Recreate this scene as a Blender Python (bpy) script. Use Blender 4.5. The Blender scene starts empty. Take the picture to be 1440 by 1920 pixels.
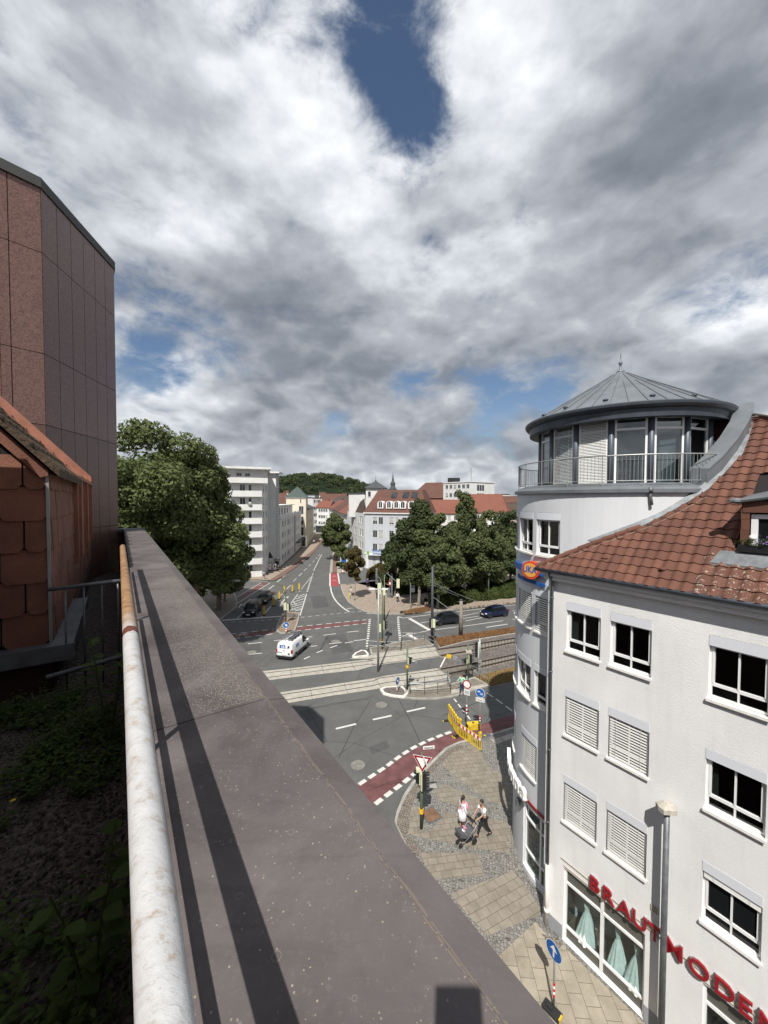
import bpy, bmesh, math, random
import numpy as np
from mathutils import Vector, Matrix
random.seed(7)
R = math.radians
SC = bpy.context.scene
COL = SC.collection
# ------------------------------------------------------------------ camera
F_PX = 721.0; CAM_H = 16.5; PITCH = R(1.75); ROLL = R(0.2)
cam_d = bpy.data.cameras.new("camera"); cam = bpy.data.objects.new("camera", cam_d); COL.objects.link(cam)
cam_d.sensor_fit = 'HORIZONTAL'; cam_d.sensor_width = 36; cam_d.lens = 36 * F_PX / 1440
cam_d.clip_start = 0.03; cam_d.clip_end = 9000
cam.matrix_world = Matrix.Translation((0, 0, CAM_H)) @ Matrix.Rotation(R(90) - PITCH, 4, 'X') @ Matrix.Rotation(ROLL, 4, 'Z')
SC.camera = cam
SC.render.resolution_x = 768; SC.render.resolution_y = 1024
# ------------------------------------------------------------------ sun, sky, exposure
TO_SUN = Vector((-0.104, -0.605, 0.79)).normalized()
sl = bpy.data.lights.new("sun", 'SUN'); sl.energy = 4.8; sl.angle = R(0.53); sl.color = (1.0, 0.96, 0.9)
so = bpy.data.objects.new("sun", sl); COL.objects.link(so)
so.rotation_euler = TO_SUN.to_track_quat('Z', 'Y').to_euler(); so.location = (0, -10, 60)
SC.view_settings.view_transform = 'Standard'; SC.view_settings.look = 'None'
SC.view_settings.exposure = 0.33; SC.view_settings.gamma = 1.0
def pxdir(px, py):
 u = (px - 720) / F_PX; v = -(py - 960) / F_PX
 c, s = math.cos(ROLL), math.sin(ROLL)
 r = u * c - v * s; q = u * s + v * c
 return Vector((r, math.cos(PITCH) + q * math.sin(PITCH), -math.sin(PITCH) + q * math.cos(PITCH)))
def G(px, py, z=0.0):
 "ground point (height z) that the photograph shows at this pixel"
 d = pxdir(px, py); k = (z - CAM_H) / d.z
 return Vector((d.x * k, d.y * k, z))
def atY(px, py, Y):
 d = pxdir(px, py); k = Y / d.y
 return Vector((d.x * k, Y, CAM_H + d.z * k))
W = bpy.data.worlds.new("World"); SC.world = W; W.use_nodes = True
def make_world():
 nt = W.node_tree; N = nt.nodes; L = nt.links; N.clear()
 def math_(op, a, b=None, c=None, clamp=False):
  n = N.new('ShaderNodeMath'); n.operation = op; n.use_clamp = clamp
  for i, x in enumerate((a, b, c)):
   if x is None: continue
   if isinstance(x, (int, float)): n.inputs[i].default_value = x
   else: L.new(x, n.inputs[i])
  return n.outputs[0]
 def vmath(op, a, b=None):
  n = N.new('ShaderNodeVectorMath'); n.operation = op
  for i, x in enumerate((a, b)):
   if x is None: continue
   if isinstance(x, (tuple, Vector)): n.inputs[i].default_value = tuple(x)
   else: L.new(x, n.inputs[i])
  return n
 tc = N.new('ShaderNodeTexCoord'); D = vmath('NORMALIZE', tc.outputs['Generated']).outputs[0]
 sep = N.new('ShaderNodeSeparateXYZ'); L.new(D, sep.inputs[0])
 st_ = vmath('MULTIPLY', D, (1.0, 1.0, 1.75)); P = st_.outputs[0]
 low = math_('POWER', math_('SUBTRACT', 1.0, math_('ABSOLUTE', sep.outputs[2])), 2.0)
 def noise(vec, scale, detail, rough, off=(0, 0, 0), dist=0.0, out='Fac'):
  m = vmath('ADD', vec, off)
  n = N.new('ShaderNodeTexNoise'); n.inputs['Scale'].default_value = scale
  n.inputs['Detail'].default_value = detail; n.inputs['Roughness'].default_value = rough
  n.inputs['Distortion'].default_value = dist
  L.new(m.outputs[0], n.inputs['Vector']); return n.outputs[out]
 wc = noise(P, 5.5, 2, 0.55, (7, 3, 1), 0.0, 'Color')
 wv = vmath('SCALE', vmath('SUBTRACT', wc, (0.5, 0.5, 0.5)).outputs[0]); wv.inputs['Scale'].default_value = 0.20
 def puffs(vec, scale):
  v = N.new('ShaderNodeTexVoronoi'); v.feature = 'F1'; v.inputs['Scale'].default_value = scale
  v.inputs['Detail'].default_value = 1.0; v.inputs['Roughness'].default_value = 0.5; v.inputs['Lacunarity'].default_value = 2.4
  v.normalize = True; L.new(vec, v.inputs['Vector']); d_ = v.outputs['Distance']; return math_('SUBTRACT', 1.0, math_('MULTIPLY', math_('MULTIPLY', d_, d_), 2.4))
 def field(off):
  Q = vmath('ADD', P, off).outputs[0]; Qw = vmath('ADD', Q, wv.outputs[0]).outputs[0]
  big = math_('MULTIPLY', noise(Q, 2.3, 6, 0.56, (3.1, 1.7, 0)), 0.75)
  a1 = math_('MULTIPLY', puffs(Qw, 4.2), 0.20)
  a2 = math_('MULTIPLY', math_('MULTIPLY', puffs(Qw, 11.0), 0.26), low)
  return math_('ADD', math_('ADD', big, a1), a2)
 F0 = field((0, 0, 0)); F1 = field((0.0, -0.02, 0.055))
 med = noise(P, 1.6, 1, 0.5, (9.3, 5.2, 0))
 wis = noise(P, 8.5, 6, 0.64, (1.3, 8.2, 4.0), 0.3)
 def blobs(lst, base=None):
  acc = base
  for (x, y, rad, amp) in lst:
   d = pxdir(x, y).normalized()
   dt = vmath('DOT_PRODUCT', D, d).outputs['Value']
   k = 1.0 / (1 - math.cos(R(rad)))
   e = math_('EXPONENT', math_('MULTIPLY', math_('SUBTRACT', dt, 1.0), k))
   t = math_('MULTIPLY', e, amp)
   acc = t if acc is None else math_('ADD', acc, t)
  return acc
 wob = math_('MULTIPLY', math_('SUBTRACT', wis, 0.5), 0.80)
 cover = blobs(GAPS, math_('ADD', math_('ADD', F0, COVER_BIAS), wob))
 cov = N.new('ShaderNodeMapRange'); cov.interpolation_type = 'SMOOTHSTEP'
 L.new(cover, cov.inputs[0]); cov.inputs[1].default_value = 0.40; cov.inputs[2].default_value = 0.74
 relief = math_('MULTIPLY', math_('SUBTRACT', F0, F1), 2.3)
 thick = math_('MULTIPLY', math_('SUBTRACT', F0, 0.60), -0.5)
 medt = math_('MULTIPLY', math_('SUBTRACT', med, 0.5), -0.8)
 sh = math_('ADD', math_('ADD', math_('ADD', relief, thick), medt), 0.53)
 sh = math_('ADD', sh, math_('MULTIPLY', math_('SUBTRACT', wis, 0.5), 0.22))
 sh = math_('ADD', sh, math_('MULTIPLY', math_('POWER', low, 3.0), 0.14))
 sh = blobs(SHADE, sh)
 cr = N.new('ShaderNodeValToRGB'); L.new(sh, cr.inputs[0])
 el = cr.color_ramp.elements
 el[0].position = 0.0; el[0].color = (0.135, 0.150, 0.180, 1)
 el[1].position = 1.0; el[1].color = (0.80, 0.815, 0.835, 1)
 e = el.new(0.3); e.color = (0.215, 0.235, 0.27, 1)
 e = el.new(0.6); e.color = (0.385, 0.41, 0.45, 1)
 e = el.new(0.82); e.color = (0.61, 0.635, 0.67, 1)
 sky = N.new('ShaderNodeTexSky'); sky.sky_type = 'NISHITA'; sky.sun_disc = False
 sky.sun_elevation = math.asin(TO_SUN.z); sky.sun_rotation = math.atan2(TO_SUN.x, TO_SUN.y)
 sky.air_density = 1.0; sky.dust_density = 0.6; sky.ozone_density = 2.5
 sk = vmath('SCALE', sky.outputs[0]); sk.inputs['Scale'].default_value = 0.075
 mx = N.new('ShaderNodeMix'); mx.data_type = 'RGBA'
 L.new(cov.outputs[0], mx.inputs[0]); L.new(sk.outputs[0], mx.inputs[6]); L.new(cr.outputs[0], mx.inputs[7])
 bg = N.new('ShaderNodeBackground'); bg.inputs['Strength'].default_value = 1.0
 L.new(mx.outputs[2], bg.inputs[0])
 out = N.new('ShaderNodeOutputWorld'); L.new(bg.outputs[0], out.inputs[0])
COVER_BIAS = 0.115
GAPS = [(690, 60, 5, -0.27), (700, 0, 5, -0.14), (755, 140, 4, -0.14), (805, 205, 4.2, -0.30), (795, 275, 3.5, -0.17), (930, 100, 5, .1), (560, 180, 6, .1), (560, 0, 4, -0.1), (440, 15, 3, -0.12),
  (930, 745, 5, -0.3), (1040, 720, 4, -0.25), (290, 700, 3.5, -0.3), (620, 795, 3, -0.25), (770, 705, 3, -0.2), (1340, 585, 4, -0.14),
  (650, 620, 9, 0.1), (400, 300, 14, 0.12), (1150, 350, 16, 0.14), (1330, 180, 16, 0.14), (1000, 130, 8, 0.08)]
SHADE = [(430, 300, 13, 0.22), (120, 130, 12, 0.12), (560, 90, 8, 0.25), (260, 60, 8, -.1), (330, 420, 5, .15), (690, 400, 6, .12), (640, 420, 9, 0.2), (940, 350, 7, 0.2), (760, 520, 8, 0.15), (1010, 60, 9, 0.15),
         (1390, 620, 5, 0.4), (340, 720, 4, 0.3), (600, 820, 6, 0.12), (1000, 200, 7, 0.15), (880, 600, 8, 0.12),
         (570, 600, 9, -0.22), (430, 610, 8, -0.2), (650, 690, 6, -0.2), (300, 630, 6, -0.2), (500, 780, 5, -0.22), (1160, 330, 10, -0.13), (1300, 180, 12, -0.17),
         (1080, 420, 9, -0.1), (1380, 690, 4, -0.35), (850, 670, 5, -0.12), (1250, 480, 9, -0.1)]
make_world()
# ------------------------------------------------------------------ materials
MATS = {}
def mat(name, col, rough=0.7, metal=0.0, var=0.0, scale=3.0, bump=0.0, bscale=40.0, col2=None, spec=0.5, detail=6, coat=0.0, world=False, alpha=None):
 if name in MATS: return MATS[name]
 m = bpy.data.materials.new(name); MATS[name] = m; m.use_nodes = True
 nt = m.node_tree; b = nt.nodes['Principled BSDF']
 b.inputs['Base Color'].default_value = (*col, 1); b.inputs['Roughness'].default_value = rough
 b.inputs['Metallic'].default_value = metal; b.inputs['Specular IOR Level'].default_value = spec
 b.inputs['Coat Weight'].default_value = coat
 tc = nt.nodes.new('ShaderNodeTexCoord')
 src = tc.outputs['Object']
 if world:
  g = nt.nodes.new('ShaderNodeNewGeometry'); src = g.outputs['Position']
 if var > 0 or col2:
  n = nt.nodes.new('ShaderNodeTexNoise'); n.inputs['Scale'].default_value = scale; n.inputs['Detail'].default_value = detail
  n.inputs['Roughness'].default_value = 0.6
  nt.links.new(src, n.inputs['Vector'])
  r = nt.nodes.new('ShaderNodeValToRGB'); nt.links.new(n.outputs['Fac'], r.inputs[0])
  r.color_ramp.elements[0].position = 0.33; r.color_ramp.elements[1].position = 0.67
  c2 = col2 if col2 else tuple(min(1, c * (1 + var)) for c in col)
  c1 = col if col2 else tuple(c * (1 - var) for c in col)
  r.color_ramp.elements[0].color = (*c1, 1); r.color_ramp.elements[1].color = (*c2, 1)
  nt.links.new(r.outputs[0], b.inputs['Base Color'])
 if bump > 0:
  n2 = nt.nodes.new('ShaderNodeTexNoise'); n2.inputs['Scale'].default_value = bscale; n2.inputs['Detail'].default_value = 4
  nt.links.new(src, n2.inputs['Vector'])
  bp = nt.nodes.new('ShaderNodeBump'); bp.inputs['Strength'].default_value = bump; bp.inputs['Distance'].default_value = 0.02
  nt.links.new(n2.outputs['Fac'], bp.inputs['Height']); nt.links.new(bp.outputs[0], b.inputs['Normal'])
 return m
class NB:
 "tiny node-graph helper for the special materials"
 def __init__(s, name):
  s.m = bpy.data.materials.new(name); MATS[name] = s.m; s.m.use_nodes = True
  s.nt = s.m.node_tree; s.b = s.nt.nodes['Principled BSDF']; s.L = s.nt.links
  s.geo = s.nt.nodes.new('ShaderNodeNewGeometry'); s.tc = s.nt.nodes.new('ShaderNodeTexCoord')
 def n(s, t, **k):
  x = s.nt.nodes.new(t)
  for a, v in k.items(): setattr(x, a, v)
  return x
 def link(s, a, b): s.L.new(a, b)
 def noise(s, vec, scale, detail=5, rough=0.55, dist=0):
  n = s.n('ShaderNodeTexNoise'); n.inputs['Scale'].default_value = scale; n.inputs['Detail'].default_value = detail
  n.inputs['Roughness'].default_value = rough; n.inputs['Distortion'].default_value = dist
  s.link(vec, n.inputs['Vector']); return n.outputs['Fac']
 def vor(s, vec, scale, feature='F1', out='Distance', rnd=1.0):
  n = s.n('ShaderNodeTexVoronoi', feature=feature); n.inputs['Scale'].default_value = scale
  n.inputs['Randomness'].default_value = rnd
  s.link(vec, n.inputs['Vector']); return n.outputs[out]
 def ramp(s, fac, stops, interp='LINEAR'):
  r = s.n('ShaderNodeValToRGB'); s.link(fac, r.inputs[0]); r.color_ramp.interpolation = interp
  el = r.color_ramp.elements
  while len(el) > 1: el.remove(el[-1])
  el[0].position = stops[0][0]; el[0].color = (*stops[0][1], 1)
  for p, c in stops[1:]:
   e = el.new(p); e.color = (*c, 1)
  return r.outputs[0]
 def mix(s, fac, a, b, blend='MIX'):
  x = s.n('ShaderNodeMix', data_type='RGBA', blend_type=blend)
  for i, v in ((0, fac), (6, a), (7, b)):
   if isinstance(v, (int, float)): x.inputs[i].default_value = v
   elif isinstance(v, tuple): x.inputs[i].default_value = (*v, 1)
   else: s.link(v, x.inputs[i])
  return x.outputs[2]
 def math(s, op, a, b=None, clamp=False):
  x = s.n('ShaderNodeMath', operation=op, use_clamp=clamp)
  for i, v in enumerate((a, b)):
   if v is None: continue
   if isinstance(v, (int, float)): x.inputs[i].default_value = v
   else: s.link(v, x.inputs[i])
  return x.outputs[0]
 def mapping(s, vec, rot=0, scale=(1, 1, 1), loc=(0, 0, 0)):
  x = s.n('ShaderNodeMapping'); x.inputs['Rotation'].default_value = (0, 0, rot) if not isinstance(rot, tuple) else rot
  x.inputs['Scale'].default_value = scale; x.inputs['Location'].default_value = loc
  s.link(vec, x.inputs['Vector']); return x.outputs[0]
 def bump(s, h, strength=0.3, dist=0.02):
  bp = s.n('ShaderNodeBump'); bp.inputs['Strength'].default_value = strength; bp.inputs['Distance'].default_value = dist
  s.link(h, bp.inputs['Height']); s.link(bp.outputs[0], s.b.inputs['Normal'])
 def color(s, c): s.link(c, s.b.inputs['Base Color'])
 def rough(s, r): s.b.inputs['Roughness'].default_value = r
 def brick(s, vec, c1, c2, mortar, w, h, mort=0.01, off=0.5, scale=1.0):
  x = s.n('ShaderNodeTexBrick'); x.inputs['Color1'].default_value = (*c1, 1); x.inputs['Color2'].default_value = (*c2, 1)
  x.inputs['Mortar'].default_value = (*mortar, 1); x.inputs['Scale'].default_value = scale
  x.inputs['Brick Width'].default_value = w; x.inputs['Row Height'].default_value = h; x.inputs['Mortar Size'].default_value = mort
  x.offset = off; s.link(vec, x.inputs['Vector']); return x
def mk_asphalt(name, base, tone=(1, 1, 1)):
 k = NB(name); P = k.geo.outputs['Position']
 fine = k.noise(P, 55, 3); mid = k.noise(P, 0.42, 7, 0.72); big = k.noise(P, 0.07, 3)
 c = k.ramp(mid, [(0.3, tuple(base * t * 0.74 for t in tone)), (0.7, tuple(base * t * 1.22 for t in tone))])
 c = k.mix(k.math('MULTIPLY', big, 0.5), c, tuple(base * t * 0.7 for t in tone))
 crk = k.vor(k.mapping(P, 0.3), 0.16, 'DISTANCE_TO_EDGE')
 crk = k.math('LESS_THAN', k.math('ADD', crk, k.math('MULTIPLY', k.noise(P, 3, 4), 0.012)), 0.0095)
 c = k.mix(k.math('MULTIPLY', crk, 0.55), c, (0.02, 0.02, 0.02))
 c = k.mix(k.math('MULTIPLY', k.math('GREATER_THAN', fine, 0.62), 0.25), c, (0.2, 0.2, 0.19))
 stain = k.math('GREATER_THAN', k.noise(P, 0.9, 5, 0.7), 0.66)
 c = k.mix(k.math('MULTIPLY', stain, 0.18), c, (0.02, 0.02, 0.02))
 k.color(c); k.rough(0.85); k.bump(fine, 0.25, 0.01); return k.m
mk_asphalt('asphalt', 0.102, (1, 1, 0.97)); mk_asphalt('asphalt_patch', 0.105, (1, 1, 0.98))
mk_asphalt('asphalt_dark', 0.075, (1, 1, 0.99))
def mk_setts(name, c1, c2, mortar, scale=9.0, rot=0.3):
 k = NB(name); P = k.mapping(k.geo.outputs['Position'], rot)
 n = k.noise(P, 1.5, 3)
 d = k.vor(P, scale, 'DISTANCE_TO_EDGE', rnd=0.55); cc = k.vor(P, scale, 'F1', 'Color', rnd=0.55)
 s = k.n('ShaderNodeSeparateColor'); k.link(cc, s.inputs[0])
 c = k.ramp(s.outputs[0], [(0, c1), (1, c2)]); c = k.mix(k.math('MULTIPLY', n, 0.4), c, tuple(x * 0.6 for x in c1))
 c = k.mix(k.math('LESS_THAN', d, 0.07), c, mortar); k.color(c); k.rough(0.8)
 k.bump(k.math('MINIMUM', d, 0.2), 0.7, 0.05); return k.m
mk_setts('grey_setts', (0.17, 0.165, 0.15), (0.29, 0.275, 0.245), (0.085, 0.08, 0.07), 8.2)
mk_setts('brown_setts', (0.16, 0.135, 0.11), (0.27, 0.23, 0.19), (0.06, 0.05, 0.04), 8.5)
def mk_slab(name, c1, c2, mortar, w, h, rot, mort=0.008, var=0.35):
 k = NB(name); P = k.mapping(k.geo.outputs['Position'], rot)
 b = k.brick(P, c1, c2, mortar, w, h, mort)
 n = k.noise(P, 2.2, 6, 0.65); st = k.math('GREATER_THAN', k.noise(P, 14, 2), 0.73)
 c = k.mix(var, b.outputs['Color'], k.ramp(n, [(0.3, tuple(x * 0.5 for x in c1)), (0.7, tuple(min(1, x * 1.25) for x in c2))]))
 c = k.mix(k.math('MULTIPLY', st, 0.3), c, tuple(x * 0.35 for x in c1))
 c = k.mix(b.outputs['Fac'], c, mortar)
 k.color(c); k.rough(0.85); k.bump(k.math('SUBTRACT', 1.0, b.outputs['Fac']), 0.4, 0.02); return k.m
mk_slab('paving_slabs', (0.19, 0.165, 0.13), (0.25, 0.22, 0.175), (0.07, 0.06, 0.05), 0.46, 0.34, R(-8))
mk_slab('paving_slabs_oblique', (0.21, 0.185, 0.145), (0.27, 0.235, 0.19), (0.08, 0.07, 0.055), 0.52, 0.36, R(-25))
mk_slab('paving_slabs_shop', (0.26, 0.225, 0.17), (0.34, 0.30, 0.235), (0.11, 0.09, 0.07), 0.62, 0.48, R(-86))
mk_slab('plaza_paving', (0.27, 0.215, 0.17), (0.33, 0.27, 0.215), (0.2, 0.16, 0.12), 0.5, 0.3, R(12), 0.012, 0.5)
mk_slab('platform_pavers', (0.17, 0.145, 0.115), (0.24, 0.21, 0.17), (0.07, 0.06, 0.05), 0.3, 0.2, R(16), 0.012)
mk_slab('island_pavers', (0.22, 0.16, 0.11), (0.27, 0.2, 0.145), (0.1, 0.08, 0.06), 0.6, 0.3, R(5), 0.02)
mk_slab('track_slabs', (0.34, 0.32, 0.275), (0.41, 0.385, 0.33), (0.13, 0.12, 0.1), 3.0, 6.0, R(-16), 0.02, 0.45)
mk_slab('footway_red', (0.16, 0.09, 0.07), (0.2, 0.115, 0.09), (0.1, 0.07, 0.06), 0.4, 0.2, R(-30), 0.015, 0.4)
mat('bike_red', (0.125, 0.052, 0.052), 0.85, var=0.3, scale=1.4, bump=0.2, world=True)
mat('bike_red_bright', (0.27, 0.05, 0.055), 0.85, var=0.2, scale=1.4, world=True)
def mk_paint():
 k = NB('road_paint'); P = k.geo.outputs['Position']
 w = k.noise(P, 9, 6, 0.75); c = k.ramp(w, [(0.3, (0.26, 0.26, 0.25)), (0.42, (0.50, 0.49, 0.46)), (0.75, (0.64, 0.63, 0.59))])
 k.color(c); k.rough(0.75)
mk_paint()
mat('kerb_stone', (0.30, 0.29, 0.26), 0.85, var=0.25, scale=1.5, bump=0.2, world=True)
mat('kerb_white', (0.62, 0.6, 0.54), 0.85, var=0.2, scale=3, world=True)
mat('ground_far', (0.13, 0.12, 0.10), 0.95, var=0.4, scale=0.05, world=True)
mat('dry_grass', (0.12, 0.06, 0.028), 0.95, scale=1.3, col2=(0.20, 0.12, 0.055), bump=1.0, bscale=9, world=True)
mat('dry_grass_pale', (0.22, 0.13, 0.045), 0.95, scale=1.3, col2=(0.33, 0.24, 0.11), bump=1.0, bscale=9, world=True)
def mk_ballast(name, a, b, sc):
 k = NB(name); P = k.geo.outputs['Position']
 cc = k.vor(P, sc, 'F1', 'Color'); d = k.vor(P, sc, 'F1')
 s = k.n('ShaderNodeSeparateColor'); k.link(cc, s.inputs[0])
 c = k.ramp(s.outputs[0], [(0, a), (1, b)]); c = k.mix(k.math('MULTIPLY', k.noise(P, 0.8, 4), 0.6), c, tuple(x * .5 for x in a))
 k.color(c); k.rough(0.9); k.bump(k.math('SUBTRACT', 1.0, d), 0.9, 0.05)
mk_ballast('ballast', (0.085, 0.07, 0.062), (0.24, 0.21, 0.19), 9)
mat('rail_steel', (0.055, 0.042, 0.035), 0.5, 0.3, var=0.3, scale=3, world=True)
mat('sleeper', (0.20, 0.175, 0.145), 0.9, var=0.2, world=True)
def mk_render(name, col, grime=0.12, bscale=26, bstr=0.6):
 "rendered (stuccoed) wall"
 k = NB(name); P = k.tc.outputs['Object']
 big = k.noise(P, 0.45, 5, 0.6); f = k.noise(P, bscale, 4, 0.7)
 st = k.noise(k.mapping(P, 0, (2.2, 2.2, 0.22)), 1.0, 5, 0.65)
 c = k.ramp(big, [(0.3, tuple(x * (1 - grime) for x in col)), (0.7, tuple(min(0.86, x * 1.03) for x in col))])
 c = k.mix(k.math('MULTIPLY', k.math('SUBTRACT', st, 0.5, True), 0.7), c, tuple(x * 0.55 for x in col))
 k.color(c); k.rough(0.9); k.bump(f, bstr, 0.02); return k.m
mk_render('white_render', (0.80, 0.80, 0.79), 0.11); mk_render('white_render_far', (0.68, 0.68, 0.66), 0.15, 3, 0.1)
mk_render('bluegrey_render', (0.46, 0.48, 0.51), 0.08, 3, 0.1); mk_render('cream_render', (0.62, 0.57, 0.46), 0.12, 3, 0.1)
mk_render('grey_render', (0.45, 0.46, 0.47), 0.12, 30, 0.2); mk_render('pink_render', (0.5, 0.36, 0.28), 0.1, 3, 0.1)
mk_render('plinth_grey', (0.30, 0.31, 0.33), 0.1, 30, 0.1)
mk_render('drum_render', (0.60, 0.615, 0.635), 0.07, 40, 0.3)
mat('white_pvc', (0.78, 0.78, 0.77), 0.35, var=0.04, scale=2); mat('sill_white', (0.74, 0.72, 0.68), 0.45, var=0.08, scale=6)
mat('shutter_box', (0.66, 0.68, 0.72), 0.5); mat('blind_slat', (0.74, 0.74, 0.71), 0.45)
mat('glass_dark', (0.010, 0.011, 0.012), 0.04, spec=0.35); mat('glass_far', (0.035, 0.04, 0.045), 0.12, spec=0.7, var=0.5, scale=0.8, world=True)
mat('blind_far', (0.38, 0.38, 0.36), 0.6, var=0.15, scale=1)
def mk_clear(name, tint, gl=0.03):
 m = bpy.data.materials.new(name); MATS[name] = m; m.use_nodes = True; nt = m.node_tree; nt.nodes.clear()
 o = nt.nodes.new('ShaderNodeOutputMaterial'); t = nt.nodes.new('ShaderNodeBsdfTransparent'); g = nt.nodes.new('ShaderNodeBsdfGlossy')
 g.inputs['Roughness'].default_value = 0.02; t.inputs['Color'].default_value = (*tint, 1)
 fr = nt.nodes.new('ShaderNodeLayerWeight'); fr.inputs['Blend'].default_value = .5; pw = nt.nodes.new('ShaderNodeMath'); pw.operation = 'POWER'; pw.inputs[1].default_value = 4.5; nt.links.new(fr.outputs['Facing'], pw.inputs[0])
 a = nt.nodes.new('ShaderNodeMath'); a.operation = 'ADD'; a.inputs[1].default_value = .045 + gl; nt.links.new(pw.outputs[0], a.inputs[0])
 mx = nt.nodes.new('ShaderNodeMixShader'); nt.links.new(a.outputs[0], mx.inputs[0]); nt.links.new(t.outputs[0], mx.inputs[1]); nt.links.new(g.outputs[0], mx.inputs[2])
 nt.links.new(mx.outputs[0], o.inputs[0])
mk_clear('shop_glass', (0.84, 0.90, 0.895), 0.0); mk_clear('lantern_glass', (0.62, 0.68, 0.68), 0.12); mk_clear('room_glass', (0.5, 0.54, 0.54), 0.03)
mat('zinc', (0.17, 0.185, 0.20), 0.5, 0.35, var=0.18, scale=1.2); mat('zinc_dark', (0.055, 0.065, 0.08), 0.45, 0.3, var=0.2, scale=2)
mat('zinc_pipe', (0.14, 0.15, 0.16), 0.5, 0.4, var=0.25, scale=5); mat('galv_steel', (0.34, 0.35, 0.34), 0.5, 0.5, var=0.15, scale=4)
mat('lead_flash', (0.17, 0.18, 0.19), 0.55, 0.3, var=0.25, scale=4, bump=0.4, bscale=9)
mat('steel_blue', (0.07, 0.085, 0.11), 0.45)
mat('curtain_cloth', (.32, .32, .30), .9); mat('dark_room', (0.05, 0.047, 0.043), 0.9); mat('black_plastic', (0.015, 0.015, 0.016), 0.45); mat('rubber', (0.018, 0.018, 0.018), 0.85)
mat('shop_panel', (0.10, 0.10, 0.085), 0.35, var=0.08); mat('shop_floor', (0.09, 0.07, 0.05), 0.6)
mat('sign_red', (0.27, 0.008, 0.015), 0.35); mat('sign_white', (0.78, 0.78, 0.76), 0.4); mat('sign_blue', (0.012, 0.10, 0.36), 0.4)
mat('sign_orange', (0.72, 0.34, 0.07), 0.4); mat('sign_orange_red', (0.62, 0.06, 0.02), 0.35); mat('sign_black', (0.02, 0.02, 0.022), 0.5)
mat('sign_back', (0.33, 0.34, 0.35), 0.5, 0.4); mat('letter_side', (0.5, 0.5, 0.5), 0.4, 0.3); mat('sign_green', (0.12, 0.4, 0.03), 0.5)
mat('mast_green', (0.085, 0.12, 0.06), 0.55, var=0.2, scale=2); mat('signal_cream', (0.56, 0.58, 0.40), 0.5); mat('mast_dark', (0.045, 0.05, 0.06), 0.55)
mat('barrier_yellow', (0.60, 0.42, 0.03), 0.45, var=0.08); mat('retro_red', (0.5, 0.02, 0.02), 0.4); mat('lamp_amber', (0.35, 0.10, 0.02), 0.25)
mat('button_yellow', (0.75, 0.42, 0.02), 0.45); mat('bollard_amber', (0.55, 0.36, 0.02), 0.5)
mat('skin', (0.36, 0.21, 0.145), 0.55); mat('skin_dark', (0.20, 0.11, 0.07), 0.55); mat('hair_dark', (0.018, 0.012, 0.009), 0.6); mat('hair_grey', (0.14, 0.12, 0.11), 0.7)
for n_, c_ in (('cloth_white', (0.72, 0.72, 0.74)), ('cloth_black', (0.015, 0.015, 0.017)), ('cloth_pink', (0.62, 0.27, 0.36)), ('cloth_navy', (0.02, 0.035, 0.09)),
               ('cloth_mint', (0.36, 0.62, 0.44)), ('cloth_blue', (0.025, 0.05, 0.22)), ('cloth_sky', (0.22, 0.42, 0.52)), ('cloth_grey', (0.09, 0.095, 0.105)), ('cloth_beige', (0.4, 0.35, 0.28))):
 mat(n_, c_, 0.9, var=0.12, scale=6, bump=0.3, bscale=20)
mat('bark', (0.10, 0.075, 0.05), 0.95, scale=4, col2=(0.2, 0.16, 0.12), bump=0.8, bscale=12); mat('bark_grey', (0.16, 0.14, 0.11), 0.95, scale=2, col2=(0.27, 0.24, 0.19), bump=0.6, bscale=9)
def mk_leaf(name, c1, c2, c3):
 k = NB(name); P = k.geo.outputs['Position']
 n = k.noise(P, 0.5, 4, 0.6); r = k.geo.outputs['Random Per Island']
 c = k.ramp(n, [(0.3, c1), (0.7, c2)]); c = k.mix(k.math('MULTIPLY', r, 0.6), c, c3)
 k.color(c); k.rough(0.75); k.b.inputs['Specular IOR Level'].default_value = 0.08
 t = k.n('ShaderNodeBsdfTranslucent'); k.link(c, t.inputs['Color'])
 mx = k.n('ShaderNodeMixShader'); mx.inputs[0].default_value = 0.32
 out = k.nt.nodes['Material Output']; k.link(k.b.outputs[0], mx.inputs[1]); k.link(t.outputs[0], mx.inputs[2]); k.link(mx.outputs[0], out.inputs[0])
mk_leaf('leaf_plane', (0.059, 0.081, 0.034), (0.124, 0.151, 0.062), (0.176, 0.203, 0.081))
mk_leaf('leaf_linden', (0.052, 0.072, 0.032), (0.102, 0.128, 0.055), (0.160, 0.171, 0.075))
mk_leaf('leaf_dark', (0.036, 0.054, 0.027), (0.072, 0.093, 0.042), (0.105, 0.120, 0.054))
mk_leaf('leaf_brown', (0.07, 0.06, 0.025), (0.11, 0.09, 0.035), (0.13, 0.10, 0.04))
mk_leaf('leaf_weed', (0.05, 0.085, 0.025), (0.10, 0.15, 0.045), (0.14, 0.19, 0.06))
mk_leaf('leaf_hedge', (0.031, 0.050, 0.017), (0.063, 0.087, 0.028), (0.098, 0.112, 0.039))
mk_leaf('leaf_fallen', (0.23, 0.125, 0.06), (0.31, 0.185, 0.09), (0.20, 0.10, 0.05))
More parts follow.
